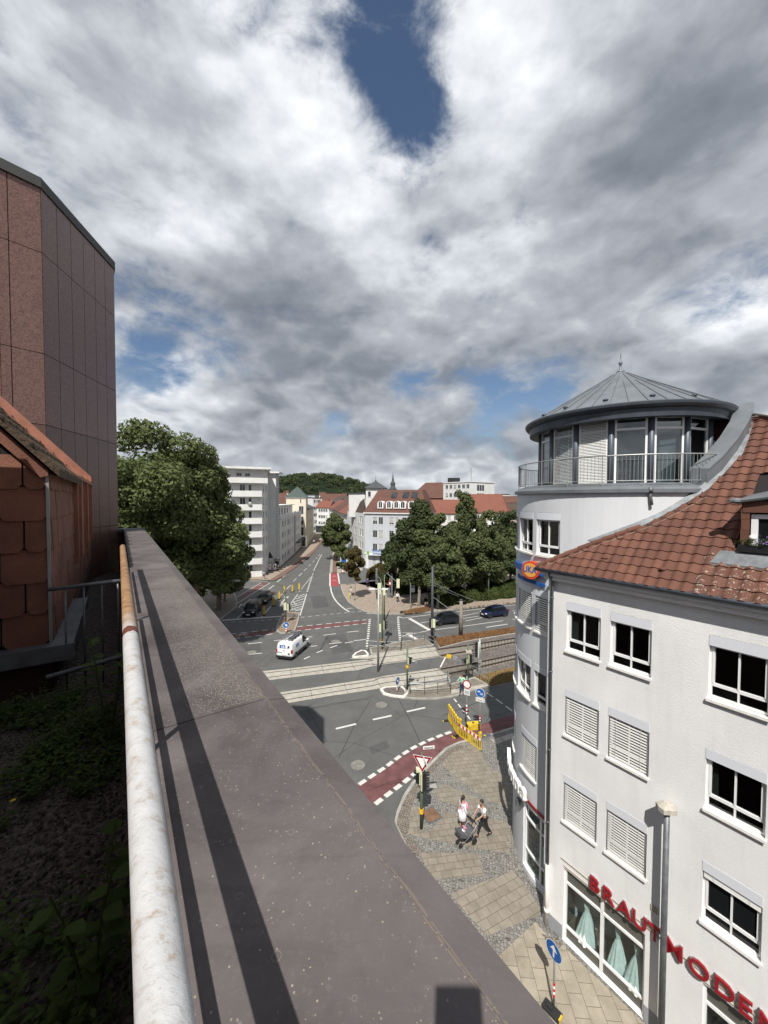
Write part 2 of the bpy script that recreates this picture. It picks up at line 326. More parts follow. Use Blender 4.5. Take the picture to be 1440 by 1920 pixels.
# ------------------------------------------------------------------ mesh builder
class MB:
 def __init__(s): s.v = []; s.f = []; s.mi = []
 def add(s, verts, faces, mi=0, M=None):
  o = len(s.v)
  for p in verts:
   s.v.append(tuple(M @ Vector(p)) if M is not None else tuple(p))
  for f in faces: s.f.append(tuple(i + o for i in f)); s.mi.append(mi)
  return s
 def box(s, c, d, mi=0, M=None, rz=0.0):
  x, y, z = d[0] / 2, d[1] / 2, d[2] / 2
  vs = [Vector((sx * x, sy * y, sz * z)) for sz in (-1, 1) for sy in (-1, 1) for sx in (-1, 1)]
  if rz:
   q = Matrix.Rotation(rz, 3, 'Z'); vs = [q @ v for v in vs]
  vs = [v + Vector(c) for v in vs]
  return s.add(vs, [(0, 2, 3, 1), (4, 5, 7, 6), (0, 1, 5, 4), (2, 6, 7, 3), (0, 4, 6, 2), (1, 3, 7, 5)], mi, M)
 def mbox(s, mf, u0, u1, d0, d1, z0, z1, mi=0, nu=1):
  "box in facade coordinates (u along, d outwards, z up)"
  us = [u0 + (u1 - u0) * i / nu for i in range(nu + 1)]
  vs = []
  for u in us: vs += [mf(u, d0, z0), mf(u, d1, z0), mf(u, d1, z1), mf(u, d0, z1)]
  fs = []
  for i in range(nu):
   a = i * 4; b = a + 4
   for k in range(4):
    k2 = (k + 1) % 4; fs.append((a + k, b + k, b + k2, a + k2))
  fs.append((0, 1, 2, 3)); e = nu * 4; fs.append((e + 3, e + 2, e + 1, e))
  return s.add(vs, fs, mi)
 def cyl(s, p0, p1, r0, r1=None, n=10, mi=0, M=None, caps=True):
  r1 = r0 if r1 is None else r1; p0 = Vector(p0); p1 = Vector(p1); ax = (p1 - p0)
  if ax.length < 1e-6: return s
  ax.normalize(); a = ax.orthogonal().normalized(); b = ax.cross(a)
  vs = []
  for p, r in ((p0, r0), (p1, r1)):
   for i in range(n):
    t = 2 * math.pi * i / n; vs.append(p + a * (math.cos(t) * r) + b * (math.sin(t) * r))
  fs = [(i, (i + 1) % n, n + (i + 1) % n, n + i) for i in range(n)]
  if caps: fs += [tuple(range(n))[::-1], tuple(range(n, 2 * n))]
  return s.add(vs, fs, mi, M)
 def tube(s, pts, r, n=8, mi=0, M=None, rr=None):
  pts = [Vector(p) for p in pts]; m = len(pts); vs = []
  prev = None
  for i, p in enumerate(pts):
   t = (pts[min(i + 1, m - 1)] - pts[max(i - 1, 0)]).normalized()
   if prev is None: a = t.orthogonal().normalized()
   else:
    a = prev - t * prev.dot(t); a = a.normalized() if a.length > 1e-5 else t.orthogonal().normalized()
   prev = a; b = t.cross(a); rad = rr[i] if rr else r
   for k in range(n):
    q = 2 * math.pi * k / n; vs.append(p + a * (math.cos(q) * rad) + b * (math.sin(q) * rad))
  fs = []
  for i in range(m - 1):
   for k in range(n): fs.append((i * n + k, i * n + (k + 1) % n, (i + 1) * n + (k + 1) % n, (i + 1) * n + k))
  fs += [tuple(range(n))[::-1], tuple(range((m - 1) * n, m * n))]
  return s.add(vs, fs, mi, M)
 def prism(s, poly, z0, z1, mi=0, mside=None, M=None):
  n = len(poly); vs = [(p[0], p[1], z0) for p in poly] + [(p[0], p[1], z1) for p in poly]
  area = sum(poly[i][0] * poly[(i + 1) % n][1] - poly[(i + 1) % n][0] * poly[i][1] for i in range(n))
  top = tuple(range(n, 2 * n)); bot = tuple(range(n))[::-1]
  if area < 0: top = top[::-1]; bot = bot[::-1]
  s.add(vs, [top, bot], mi, M)
  o = len(s.v) - 2 * n
  for i in range(n):
   j = (i + 1) % n; q = (i + o, j + o, n + j + o, n + i + o)
   s.f.append(q if area > 0 else q[::-1]); s.mi.append(mi if mside is None else mside)
  return s
 def sheet(s, poly, z, mi=0):
  n = len(poly); area = sum(poly[i][0] * poly[(i + 1) % n][1] - poly[(i + 1) % n][0] * poly[i][1] for i in range(n))
  f = tuple(range(n)); return s.add([(p[0], p[1], z) for p in poly], [f if area > 0 else f[::-1]], mi)
 def lathe(s, prof, n=20, c=(0, 0, 0), mi=0, M=None):
  vs = []; m = len(prof)
  for (r, z) in prof:
   for i in range(n):
    t = 2 * math.pi * i / n; vs.append((c[0] + r * math.cos(t), c[1] + r * math.sin(t), c[2] + z))
  fs = []
  for j in range(m - 1):
   for i in range(n): fs.append((j * n + i, j * n + (i + 1) % n, (j + 1) * n + (i + 1) % n, (j + 1) * n + i))
  fs += [tuple(range(n))[::-1], tuple(range((m - 1) * n, m * n))]
  return s.add(vs, fs, mi, M)
 def ball(s, c, r, mi=0, n=12, m=8, sc=(1, 1, 1), M=None):
  vs = []; fs = []
  for j in range(m + 1):
   ph = math.pi * j / m
   for i in range(n):
    t = 2 * math.pi * i / n
    vs.append((c[0] + r * sc[0] * math.sin(ph) * math.cos(t), c[1] + r * sc[1] * math.sin(ph) * math.sin(t), c[2] + r * sc[2] * math.cos(ph)))
  for j in range(m):
   for i in range(n): fs.append((j * n + i, (j + 1) * n + i, (j + 1) * n + (i + 1) % n, j * n + (i + 1) % n))
  return s.add(vs, fs, mi, M)
 def build(s, name, mats, parent=None, world=False, base=None, smooth=False, M=None):
  me = bpy.data.meshes.new(name)
  v = s.v
  if M is not None: v = [tuple(M @ Vector(p)) for p in v]
  off = Vector((0, 0, 0))
  if parent is not None and world: off = WORLD_OFF.get(parent.name, Vector((0, 0, 0)))
  elif base is not None: off = Vector(base)
  v = [(p[0] - off.x, p[1] - off.y, p[2] - off.z) for p in v]
  me.from_pydata(v, [], s.f);
  if isinstance(mats, str): mats = [mats]
  for m in mats: me.materials.append(MATS[m])
  me.polygons.foreach_set('material_index', s.mi)
  if smooth: me.polygons.foreach_set('use_smooth', [True] * len(s.f))
  me.update(); o = bpy.data.objects.new(name, me); COL.objects.link(o)
  if parent is not None:
   o.parent = parent
   WORLD_OFF[o.name] = off
  elif base is not None: o.location = off
  return o
WORLD_OFF = {}
def tag(o, label=None, cat=None, group=None, kind=None):
 if label: o['label'] = label
 if cat: o['category'] = cat
 if group: o['group'] = group
 if kind: o['kind'] = kind
 return o
def thing(name, loc, label, cat, group=None, rz=0.0):
 o = bpy.data.objects.new(name, None); COL.objects.link(o); o.location = loc; o.rotation_euler = (0, 0, rz); o.empty_display_size = 0.3
 WORLD_OFF[o.name] = Vector(loc); return tag(o, label, cat, group)
def kids(o): return [c for c in COL.objects if c.parent == o]
def dup(root, loc, rz, label):
 def cp(o, par):
  c = o.copy(); COL.objects.link(c)
  if par is not None: c.parent = par
  for ch in o.children: cp(ch, c)
  return c
 r = cp(root, None); r.location = loc; r.rotation_euler = (0, 0, rz); r['label'] = label
 return r
def struct(name, mb, mats, smooth=False): return tag(mb.build(name, mats, smooth=smooth), kind='structure')
RX = Vector((0.8240, 0.5664, 0)); SX = Vector((-0.5664, 0.8240, 0))
def RS(a, t, z): return RX * a + SX * t + Vector((0, 0, z))
def plane_map(p0, p1, nrm_sign=1):
 p0 = Vector((p0[0], p0[1], 0)); p1 = Vector((p1[0], p1[1], 0)); d = (p1 - p0).normalized(); n = Vector((d.y, -d.x, 0)) * nrm_sign
 return (lambda u, dd, z: p0 + d * u + n * dd + Vector((0, 0, z))), (p1 - p0).length
def arc_map(c, rad, a0, sgn=1):
 return lambda u, dd, z: Vector((c[0] + (rad + dd) * math.cos(a0 + sgn * u / rad), c[1] + (rad + dd) * math.sin(a0 + sgn * u / rad), z))
def facade(mb, mf, u0, u1, z0, z1, holes, depth=0.14, du=None, mi=0, mrev=None):
 "wall skin with real window openings and reveals"
 us = {u0, u1}; zs = {z0, z1}
 for (a, b, c, d) in holes: us |= {a, b}; zs |= {c, d}
 us = sorted(x for x in us if u0 <= x <= u1); zs = sorted(x for x in zs if z0 <= x <= z1)
 if du:
  o = []
  for a, b in zip(us, us[1:]):
   n = max(1, int(math.ceil((b - a) / du))); o += [a + (b - a) * i / n for i in range(n)]
  us = o + [us[-1]]
 hole = lambda u, z: any(a < u < b and c < z < d for (a, b, c, d) in holes)
 for a, b in zip(us, us[1:]):
  for c, d in zip(zs, zs[1:]):
   if not hole((a + b) / 2, (c + d) / 2): mb.add([mf(a, 0, c), mf(b, 0, c), mf(b, 0, d), mf(a, 0, d)], [(0, 1, 2, 3)], mi)
 mr = mi if mrev is None else mrev
 for (a, b, c, d) in holes:
  uu = [x for x in us if a - 1e-6 <= x <= b + 1e-6]
  for p, q in zip(uu, uu[1:]):
   for z in (c, d): mb.add([mf(p, 0, z), mf(q, 0, z), mf(q, -depth, z), mf(p, -depth, z)], [(0, 1, 2, 3)], mr)
  for u in (a, b): mb.add([mf(u, 0, c), mf(u, 0, d), mf(u, -depth, d), mf(u, -depth, c)], [(0, 1, 2, 3)], mr)
def text_mesh(txt, size=1.0, ext=0.02, bold=0.0, font=None):
 cu = bpy.data.curves.new('t', 'FONT'); cu.body = txt; cu.size = size; cu.extrude = ext; cu.offset = bold; cu.resolution_u = 3
 o = bpy.data.objects.new('t', cu); COL.objects.link(o); dg = bpy.context.evaluated_depsgraph_get(); dg.update()
 me = bpy.data.meshes.new_from_object(o.evaluated_get(dg)); vs = [v.co.copy() for v in me.vertices]; fs = [tuple(p.vertices) for p in me.polygons]
 nz = [p.normal.z for p in me.polygons]
 bpy.data.objects.remove(o); bpy.data.curves.remove(cu); bpy.data.meshes.remove(me)
 return vs, fs, nz
def add_text(mb, txt, size, fr, ext=0.01, mi=0, bold=0.0, cx=True, mside=None, sx=1.0):
 "fr(x, y, z): text x, y, depth -> point"
 vs, fs, nz = text_mesh(txt, size, ext, bold)
 if not vs: return
 w = max(v.x for v in vs) if cx else 0; w0 = min(v.x for v in vs) if cx else 0
 o = len(mb.v); mb.v += [tuple(fr((v.x - (w + w0) / 2) * sx, v.y, v.z)) for v in vs]
 for f, n in zip(fs, nz): mb.f.append(tuple(i + o for i in f)); mb.mi.append(mi if (mside is None or n > 0.5) else mside)
# ================================================================== GROUND
def gp(pts, z=0.0): return [G(x, y, z) for x, y in pts]
def S3(pts): return [(400 + x / 4.8, 1050 + y / 4.8) for x, y in pts]
def S4(pts): return [(640 + x / 4.235, 1080 + y / 4.235) for x, y in pts]
def S5(pts): return [(560 + x / 3.273, 1300 + y / 3.273) for x, y in pts]
def S6(pts): return [(740 + x / 2.88, 1600 + y / 2.88) for x, y in pts]
def S8(pts): return [(480 + x / 8.0, 1020 + y / 8.0) for x, y in pts]
struct('ground', MB().sheet([(-3000, -600), (3000, -600), (3000, 6000), (-3000, 6000)], -0.05), 'ground_far')
struct('road', MB().sheet([(-120, -30), (150, -30), (150, 330), (-120, 330)], 0.0), 'asphalt')
def raised(name, poly, h, top, kerb='kerb_stone', inset=0.18, z0=-0.02):
 "raised paved area with a kerb stone border"
 mb = MB(); mb.prism([(p.x, p.y) for p in poly], z0, h, 1, 1)
 n = len(poly); c = Vector((sum(p.x for p in poly) / n, sum(p.y for p in poly) / n, 0))
 inn = []
 area = sum(poly[i].x * poly[(i + 1) % n].y - poly[(i + 1) % n].x * poly[i].y for i in range(n)); sg = 1 if area > 0 else -1
 for i in range(n):
  a, b, d = poly[i - 1], poly[i], poly[(i + 1) % n]
  e1 = (b - a).xy.normalized(); e2 = (d - b).xy.normalized()
  n1 = Vector((-e1.y, e1.x)) * sg; n2 = Vector((-e2.y, e2.x)) * sg; m = (n1 + n2)
  m = m.normalized() if m.length > 0.2 else n1
  k = inset / max(0.4, m.dot(n1)); inn.append((b.x + m.x * k, b.y + m.y * k))
 mb.sheet(inn, h + 0.004, 0)
 return struct(name, mb, [top, kerb])
kerb_px = S5([(1500, 170), (1325, 212), (1160, 262), (1040, 292), (980, 306), (900, 343), (830, 410), (760, 482), (690, 562), (640, 640), (600, 740), (588, 800)])
near = gp(kerb_px, 0.0)
near += [RS(10.6, 12.5, 0), RS(10.3, 9, 0), RS(10.3, -12, 0), RS(30, -12, 0), RS(40, 22, 0)]
raised('pavement', near, 0.12, 'grey_setts')
def patch(name, px, mt, z=0.128): return struct(name, MB().sheet(gp(px, z), z), mt)
patch('pavement_edge_band', S5([(985, 318), (905, 355), (838, 420), (770, 492), (700, 572), (652, 646), (612, 745), (602, 805), (700, 1000), (760, 990), (668, 862), (690, 700), (745, 560), (860, 440), (930, 372), (1030, 322)]), 'brown_setts', 0.127)
patch('slab_field', S5([(880, 440), (930, 370), (1060, 322), (1120, 360), (1150, 440), (1255, 500), (1300, 560), (1300, 712), (1150, 650), (1000, 545)]), 'paving_slabs', 0.131)
patch('slab_field', S5([(830, 592), (885, 555), (1128, 655), (1085, 745), (860, 650)]), 'paving_slabs', 0.131)
patch('slab_field', S5([(672, 862), (690, 700), (742, 690), (745, 835), (800, 850), (885, 760), (880, 725), (1300, 790), (1295, 985), (1110, 955), (960, 925), (700, 872)]), 'paving_slabs', 0.131)
patch('slab_field', S5([(735, 978), (1100, 978), (1142, 1118), (830, 1140)]), 'paving_slabs', 0.131)
patch('slab_field', S6([(300, 220), (640, 92), (700, 165), (790, 300), (805, 322), (500, 445)]), 'paving_slabs_oblique', 0.131)
patch('slab_field', S6([(560, 555), (760, 370), (845, 470), (900, 490), (1345, 915), (1700, 1250), (1300, 1350), (700, 900)]), 'paving_slabs_shop', 0.131)
patch('mosaic_strip', S6([(790, 430), (845, 455), (905, 492), (885, 520), (830, 490)]), 'brown_setts', 0.135)
patch('pale_slab_band', S5([(1178, 285), (1325, 240), (1330, 270), (1215, 312)]), 'track_slabs', 0.133)
patch('cycle_lane', S5([(330, 575), (400, 548), (500, 488), (620, 400), (705, 345), (800, 300), (890, 263), (945, 240), (1060, 205), (1200, 165), (1340, 125), (1500, 80), (1500, 165), (1325, 205), (1160, 255), (1040, 285), (980, 300), (900, 336), (830, 402), (755, 470), (725, 480), (640, 548), (540, 622), (470, 680), (400, 650)]), 'bike_red', 0.004)
MARK = MB()
def strip(p, q, w, z=0.008, mb=None):
 mb = MARK if mb is None else mb
 p = Vector(p); q = Vector(q); d = (q - p).xy.normalized(); n = Vector((-d.y, d.x, 0)) * (w / 2)
 mb.add([(*(p - n).xy, z), (*(q - n).xy, z), (*(q + n).xy, z), (*(p + n).xy, z)], [(0, 1, 2, 3)])
def line(pts, w=0.12, z=0.008):
 g = gp(pts)
 for a, b in zip(g, g[1:]): strip(a, b, w, z)
def dashes(pts, w, on, off, z=0.008, ph=0.0):
 "dashed line of fixed metric rhythm along a traced polyline"
 g = gp(pts); pos = -ph
 L = [0]
 for a, b in zip(g, g[1:]): L.append(L[-1] + (b - a).length)
 def at(s):
  for i in range(len(g) - 1):
   if s <= L[i + 1]: return g[i].lerp(g[i + 1], (s - L[i]) / max(1e-6, L[i + 1] - L[i]))
  return g[-1]
 while pos < L[-1]:
  a, b = max(0, pos), min(L[-1], pos + on)
  if b - a > 0.05: strip(at(a), at(b), w, z)
  pos += on + off
top_d = S5([(370, 560), (430, 520), (530, 455), (615, 390), (700, 335), (795, 290), (885, 254), (950, 232)])
dashes(top_d, 0.26, 0.52, 0.24)
dashes(S5([(470, 680), (535, 630), (635, 555), (727, 482)]), 0.28, 0.52, 0.24)
for a, b in (((228, 218), (353, 188)), ((455, 162), (570, 137)), ((663, 113), (776, 88))): line(S5([a, b]), 0.2)
dashes(S4([(895, 975), (960, 1060), (1025, 1140)]), 0.13, 0.55, 0.3); dashes(S4([(1155, 928), (1260, 1000), (1370, 1082)]), 0.13, 0.8, 0.35)
line(S3([(75, 543), (610, 507)]), 0.42); dashes(S3([(95, 565), (600, 533)]), 0.12, 0.5, 0.45)
line(S3([(430, 205), (210, 336)]), 0.12, 0.009); line(S3([(510, 205), (300, 335), (42, 512)]), 0.14, 0.009)
line(S3([(215, 525), (290, 455)]), 0.14); line(S3([(435, 512), (530, 403)]), 0.13); line(S3([(600, 322), (635, 292)]), 0.13)
for a, b in (((660, 262), (695, 226)), ((720, 192), (748, 166)), ((770, 145), (797, 118)), ((815, 98), (840, 76)), ((857, 58), (877, 40)), ((893, 22), (911, 6)), ((922, -12), (936, -24)), ((947, -37), (958, -50))): line(S3([a, b]), 0.14)
for a, b in (((500, 262), (546, 228)), ((573, 198), (609, 171)), ((626, 152), (655, 128))): line(S3([a, b]), 0.2)
line(S3([(902, 98), (965, -32), (975, -50)]), 0.16)
dashes(S3([(897, 120), (843, 290)]), 0.3, 0.5, 0.5); dashes(S3([(893, 135), (770, 288)]), 0.22, 0.5, 0.55)
line(S3([(840, 305), (780, 500)]), 0.16); line(S3([(760, 308), (697, 394)]), 0.14); line(S3([(640, 470), (700, 400)]), 0.1)
for a, b in (((762, 330), (822, 306)), ((742, 352), (833, 321)), ((722, 380), (826, 344)), ((706, 405), (820, 370)), ((704, 424), (812, 392)), ((700, 444), (806, 415)), ((665, 456), (796, 438)), ((730, 462), (790, 445))): line(S3([a, b]), 0.2)
dashes(S3([(785, 517), (1050, 488), (1320, 462), (1440, 455)]), 0.12, 0.55, 0.5)
patch('cycle_crossing', S3([(150, 680), (170, 671), (545, 626), (550, 658), (200, 705)]), 'bike_red', 0.004)
patch('cycle_crossing', S3([(758, 605), (1378, 545), (1378, 568), (745, 636)]), 'bike_red', 0.004)
dashes(S3([(150, 668), (550, 622)]), 0.16, 0.75, 0.5); dashes(S3([(180, 708), (555, 662)]), 0.16, 0.75, 0.5)
dashes(S3([(755, 600), (1378, 538)]), 0.16, 0.75, 0.5); dashes(S3([(735, 640), (1378, 569)]), 0.16, 0.75, 0.5)
patch('cycle_crossing', S3([(436, 203), (506, 206), (298, 333), (232, 335)]), 'bike_red', 0.004)
patch('cycle_path_bright', S3([(1057, 118), (1118, 118), (1130, 235), (1058, 237)]), 'bike_red_bright', 0.004)
line(S3([(1050, 118), (1050, 237)]), 0.3); line(S3([(1120, 118), (1137, 215)]), 0.3)
for y in (146, 183): line(S3([(1075, y), (1105, y)]), 0.22, 0.011)
line(S3([(1055, 240), (1062, 285), (1080, 332), (1108, 375), (1145, 412), (1185, 444), (1225, 468)]), 0.24)
for a, b in (((310, 755), (438, 742)), ((545, 728), (612, 720)), ((850, 695), (890, 690)), ((990, 678), (1102, 663)), ((1205, 650), (1308, 640)), ((320, 850), (437, 838)), ((560, 820), (590, 815)),
             ((860, 780), (935, 772)), ((1040, 755), (1155, 743)), ((1265, 727), (1375, 715)), ((1185, 748), (1258, 735)), ((930, 835), (985, 812)), ((1050, 790), (1113, 770)), ((815, 893), (868, 868))): line(S3([a, b]), 0.17)
dashes(S3([(1408, 533), (1382, 795)]), 0.3, 0.45, 0.35); dashes(S4([(450, 325), (455, 400), (468, 512)]), 0.3, 0.45, 0.35)
line(S4([(455, 322), (490, 335), (720, 305)]), 0.16); line(S4([(540, 337), (705, 432)]), 0.5); line(S4([(525, 458), (612, 512)]), 0.5)
line(S4([(475, 478), (700, 432), (1000, 395), (1285, 355)]), 0.14); line(S4([(800, 362), (920, 340)]), 0.13); line(S4([(985, 358), (1120, 330)]), 0.13); line(S4([(1150, 408), (1320, 382)]), 0.2)
line(S4([(632, 372), (700, 362)]), 0.15); line(S4([(920, 345), (1085, 320)]), 0.13); line(S4([(850, 340), (1090, 292)]), 0.13); line(S4([(870, 290), (1385, 228)]), 0.14); line(S4([(1358, 277), (1385, 274)]), 0.13); line(S4([(1358, 345), (1385, 341)]), 0.13)
line(S3([(335, 352), (272, 405), (252, 402)]), 0.16); line(S3([(252, 395), (228, 428)]), 0.2); line(S3([(280, 405), (240, 408)]), 0.2)
line(S3([(665, 330), (625, 375), (600, 405)]), 0.18); line(S3([(640, 330), (655, 345), (678, 330)]), 0.22); line(S3([(598, 415), (640, 385)]), 0.16); line(S3([(745, 402), (712, 372)]), 0.16)
def bike_symbol(px, py, s, ang, mb=MARK, z=0.012):
 c = G(px, py); d = Vector((math.cos(ang), math.sin(ang), 0)); n = Vector((-d.y, d.x, 0))
 P = lambda x, y: c + d * (x * s) + n * (y * s)
 for cx in (-0.55, 0.55):
  for i in range(10):
   a, b = 2 * math.pi * i / 10, 2 * math.pi * (i + 1) / 10
   strip(P(cx + 0.33 * math.cos(a), 0.33 * math.sin(a)), P(cx + 0.33 * math.cos(b), 0.33 * math.sin(b)), 0.07 * s, z, mb)
 for a, b in (((-0.55, 0), (-0.2, 0.55)), ((-0.2, 0.55), (0.4, 0.55)), ((0.4, 0.55), (0.55, 0)), ((-0.2, 0.55), (0, 0)), ((0, 0), (0.4, 0.55)), ((-0.55, 0), (0, 0)), ((0.3, 0.75), (0.5, 0.75)), ((-0.35, 0.7), (-0.1, 0.7))):
  strip(P(*a), P(*b), 0.07 * s, z, mb)
bike_symbol(*S3([(258, 675)])[0], 0.8, 0.3); bike_symbol(*S3([(1225, 440)])[0], 0.7, 0.5); bike_symbol(*S3([(430, 230)])[0], 0.6, 0.5); bike_symbol(*S3([(340, 280)])[0], 0.6, 0.5)
struct('road_markings', MARK, 'road_paint')
SE = MB()
def seam(pts, w=0.035):
 g = gp(pts)
 for a, b in zip(g, g[1:]): strip(a, b, w, 0.004, SE)
seam(S5([(0, 110), (220, 60), (440, 35)])); seam(S5([(245, 400), (340, 200), (440, 45)])); seam(S5([(600, 10), (680, 160), (745, 300)], )); seam(S5([(0, 110), (100, 175)])); seam(S5([(560, 560), (660, 535), (610, 527), (420, 600)]), 0.02)
seam(S3([(0, 555), (300, 610), (560, 600)])); seam(S3([(760, 560), (1440, 500)])); seam(S3([(840, 405), (1440, 360)])); seam(S3([(480, 480), (620, 505)])); seam(S3([(600, 890), (1440, 700)]), 0.03); seam(S3([(1000, 690), (1260, 830)]), 0.03)
seam(S3([(865, 1345), (1440, 1230)])); seam(S3([(780, 1380), (860, 1345)])); seam(S4([(0, 345), (720, 330)])); seam(S4([(370, 350), (400, 440), (360, 520)]), 0.03); seam(S4([(150, 310), (200, 470)]), 0.03); seam(S4([(800, 1110), (1200, 960)]), 0.05)
struct('road_seams', SE, 'black_plastic')
for q, m_ in (([(690, 150), (790, 130), (830, 190), (720, 215)], 'asphalt_patch'), ([(0, 112), (95, 85), (120, 150), (60, 175)], 'asphalt_dark'), ([(430, 330), (540, 290), (560, 330), (450, 375)], 'asphalt_dark')): patch('road_repair', S5(q), m_, .003)
for q, m_ in (([(1000, 700), (1180, 660), (1260, 820), (1080, 850)], 'asphalt_dark'), ([(620, 930), (980, 880), (1000, 925), (640, 980)], 'asphalt_patch'), ([(200, 760), (420, 740), (430, 840), (300, 880)], 'asphalt_dark'), ([(880, 330), (1010, 320), (1040, 420), (900, 440)], 'asphalt_dark')): patch('road_repair', S3(q), m_, .003)
tr = S3([(430, 1003), (450, 1000), (800, 962), (1150, 922), (1440, 890)]) + S4([(60, 655), (230, 628), (470, 592), (742, 565), (830, 633), (600, 668), (400, 692), (250, 715), (120, 750), (0, 757)]) + S3([(1200, 1000), (820, 1042), (510, 1080), (470, 1085)])
patch('tram_slabs', tr, 'track_slabs', 0.010)
tr2 = S3([(560, 1196), (605, 1190), (900, 1148), (1152, 1108), (1440, 1065)]) + S4([(350, 792), (790, 728), (862, 806), (540, 862), (300, 893), (150, 918), (0, 940)]) + S3([(1100, 1215), (685, 1285), (600, 1300)])
patch('tram_slabs', tr2, 'track_slabs', 0.010)
patch('asphalt_band', S4([(-60, 775), (120, 752), (250, 717), (600, 670), (828, 636), (785, 722), (500, 768), (-60, 848)]), 'asphalt_patch', 0.0045)
RL = MB()
def rail(pts, z=0.02, w=0.1):
 g = gp(pts)
 for a, b in zip(g, g[1:]): strip(a, b, w, z, RL)
rail(S3([(400, 1030), (460, 1020), (1440, 905)]) + S4([(200, 662), (720, 598), (1050, 552), (1385, 500)])); rail(S3([(430, 1066), (495, 1058), (1440, 935)]) + S4([(250, 706), (720, 645), (1050, 595), (1385, 522)]))
rail(S3([(560, 1222), (625, 1212), (1440, 1090)]) + S4([(300, 812), (740, 755), (1050, 700), (1385, 625)])); rail(S3([(600, 1268), (665, 1258), (1440, 1130)]) + S4([(350, 848), (800, 790), (1050, 742), (1385, 655)]))
rails_o = struct('tram_rails', RL, 'rail_steel')
patch('ballast_bed', S4([(745, 568), (1000, 520), (1500, 440), (1500, 700), (1100, 795), (1040, 808), (860, 806), (790, 728), (832, 634)]), 'ballast', 0.02)
OR = MB(); SL = MB()
def open_rail(p):
 g = gp(p)
 for a, b in zip(g, g[1:]):
  d = (b - a).normalized(); n = Vector((-d.y, d.x, 0)) * 0.05
  OR.add([(*(a - n).xy, 0.0), (*(b - n).xy, 0.0), (*(b + n).xy, 0.0), (*(a + n).xy, 0.0), (*(a - n).xy, 0.17), (*(b - n).xy, 0.17), (*(b + n).xy, 0.17), (*(a + n).xy, 0.17)], [(4, 5, 6, 7), (0, 1, 5, 4), (2, 3, 7, 6), (0, 4, 7, 3), (1, 2, 6, 5)])
for A, B in (([(760, 592), (1050, 552), (1480, 485)], [(790, 640), (1050, 597), (1480, 512)]), ([(790, 748), (1050, 702), (1480, 610)], [(850, 785), (1050, 743), (1480, 642)])):
 open_rail(S4(A)); open_rail(S4(B))
 ga, gb = gp(S4(A)), gp(S4(B))
 for i in range(34):
  s = i / 34 * 2
  k = 0 if s < 1 else 1; s -= k
  a = ga[k].lerp(ga[k + 1], s); b = gb[k].lerp(gb[k + 1], s); d = (b - a).normalized(); a2 = a - d * 0.4; b2 = b + d * 0.4; e = Vector((-d.y, d.x, 0)) * 0.12
  SL.add([(*(a2 - e).xy, 0), (*(b2 - e).xy, 0), (*(b2 + e).xy, 0), (*(a2 + e).xy, 0), (*(a2 - e).xy, 0.05), (*(b2 - e).xy, 0.05), (*(b2 + e).xy, 0.05), (*(a2 + e).xy, 0.05)], [(4, 5, 6, 7), (0, 1, 5, 4), (2, 3, 7, 6), (0, 4, 7, 3), (1, 2, 6, 5)])
struct('open_rails', OR, 'rail_steel'); struct('rail_sleepers', SL, 'sleeper')
struct('track_edge_kerb', (lambda m: (strip(G(*S4([(832, 636)])[0]), G(*S4([(787, 726)])[0]), 0.14, 0.03, m), m)[1])(MB()), 'kerb_white')
raised('tram_stop_paving', gp(S4([(528, 890), (862, 822), (870, 862), (1060, 810), (1180, 875), (900, 962), (760, 982), (620, 984), (500, 975)])), 0.1, 'platform_pavers')
patch('tactile_paving', S4([(872, 905), (1000, 880), (1150, 852), (1168, 872), (1010, 908), (872, 938)]), 'track_slabs', 0.112)
patch('pale_footway', S4([(545, 870), (845, 842), (845, 858), (560, 905)]), 'track_slabs', 0.112)
raised('tram_stop_paving', gp(S4([(222, 575), (470, 525), (660, 498), (738, 555), (480, 596), (235, 628)])), 0.1, 'platform_pavers')
raised('verge', gp(S4([(1065, 808), (1200, 772), (1500, 705), (1500, 815), (1185, 885)])), 0.06, 'dry_grass_pale')
raised('verge', gp(S4([(735, 500), (940, 468), (1200, 435), (1500, 395), (1500, 440), (1000, 520), (780, 576)])), 0.06, 'dry_grass')
for px in (S4([(305, 908), (345, 890), (420, 886), (485, 886), (520, 915), (528, 945), (500, 974), (400, 962), (330, 944)]), S4([(84, 645), (110, 618), (160, 595), (195, 600), (218, 625), (215, 640), (90, 654)])):
 raised('traffic_island', gp(px), 0.14, 'ballast', 'kerb_white', 0.22)
raised('splitter_island', gp(S3([(612, 500), (645, 470), (775, 480), (772, 530), (755, 590), (733, 645), (690, 662), (600, 666), (568, 645), (562, 610), (585, 560)])), 0.12, 'island_pavers')
patch('island_asphalt', S3([(622, 512), (650, 478), (765, 488), (765, 515)]), 'ballast', 0.128)
raised('pavement_far', gp(S3([(1143, 212), (1150, 265), (1172, 320), (1215, 385), (1300, 442), (1360, 466), (1440, 482)]) + S4([(200, 300), (440, 308), (560, 300), (720, 290), (900, 268), (1385, 215), (1600, 190), (1600, -140), (850, -120), (440, -60), (200, -30), (0, 30)]) + S3([(1300, 130)])), 0.12, 'plaza_paving')
patch('side_road', [(640, 1080), (652, 1073), (720, 1071), (718, 1088), (668, 1093), (650, 1097)], 'asphalt_patch', 0.13)
raised('pavement_far', gp(S3([(255, 190), (510, 192), (560, 182), (640, 130), (820, -8)]) + S8([(860, 130), (940, 30), (985, -40), (1010, -95), (1020, -130), (1000, -170), (900, -170), (800, -40), (560, 200), (350, 390), (100, 400), (-300, 430), (-600, 500)])), 0.12, 'plaza_paving')
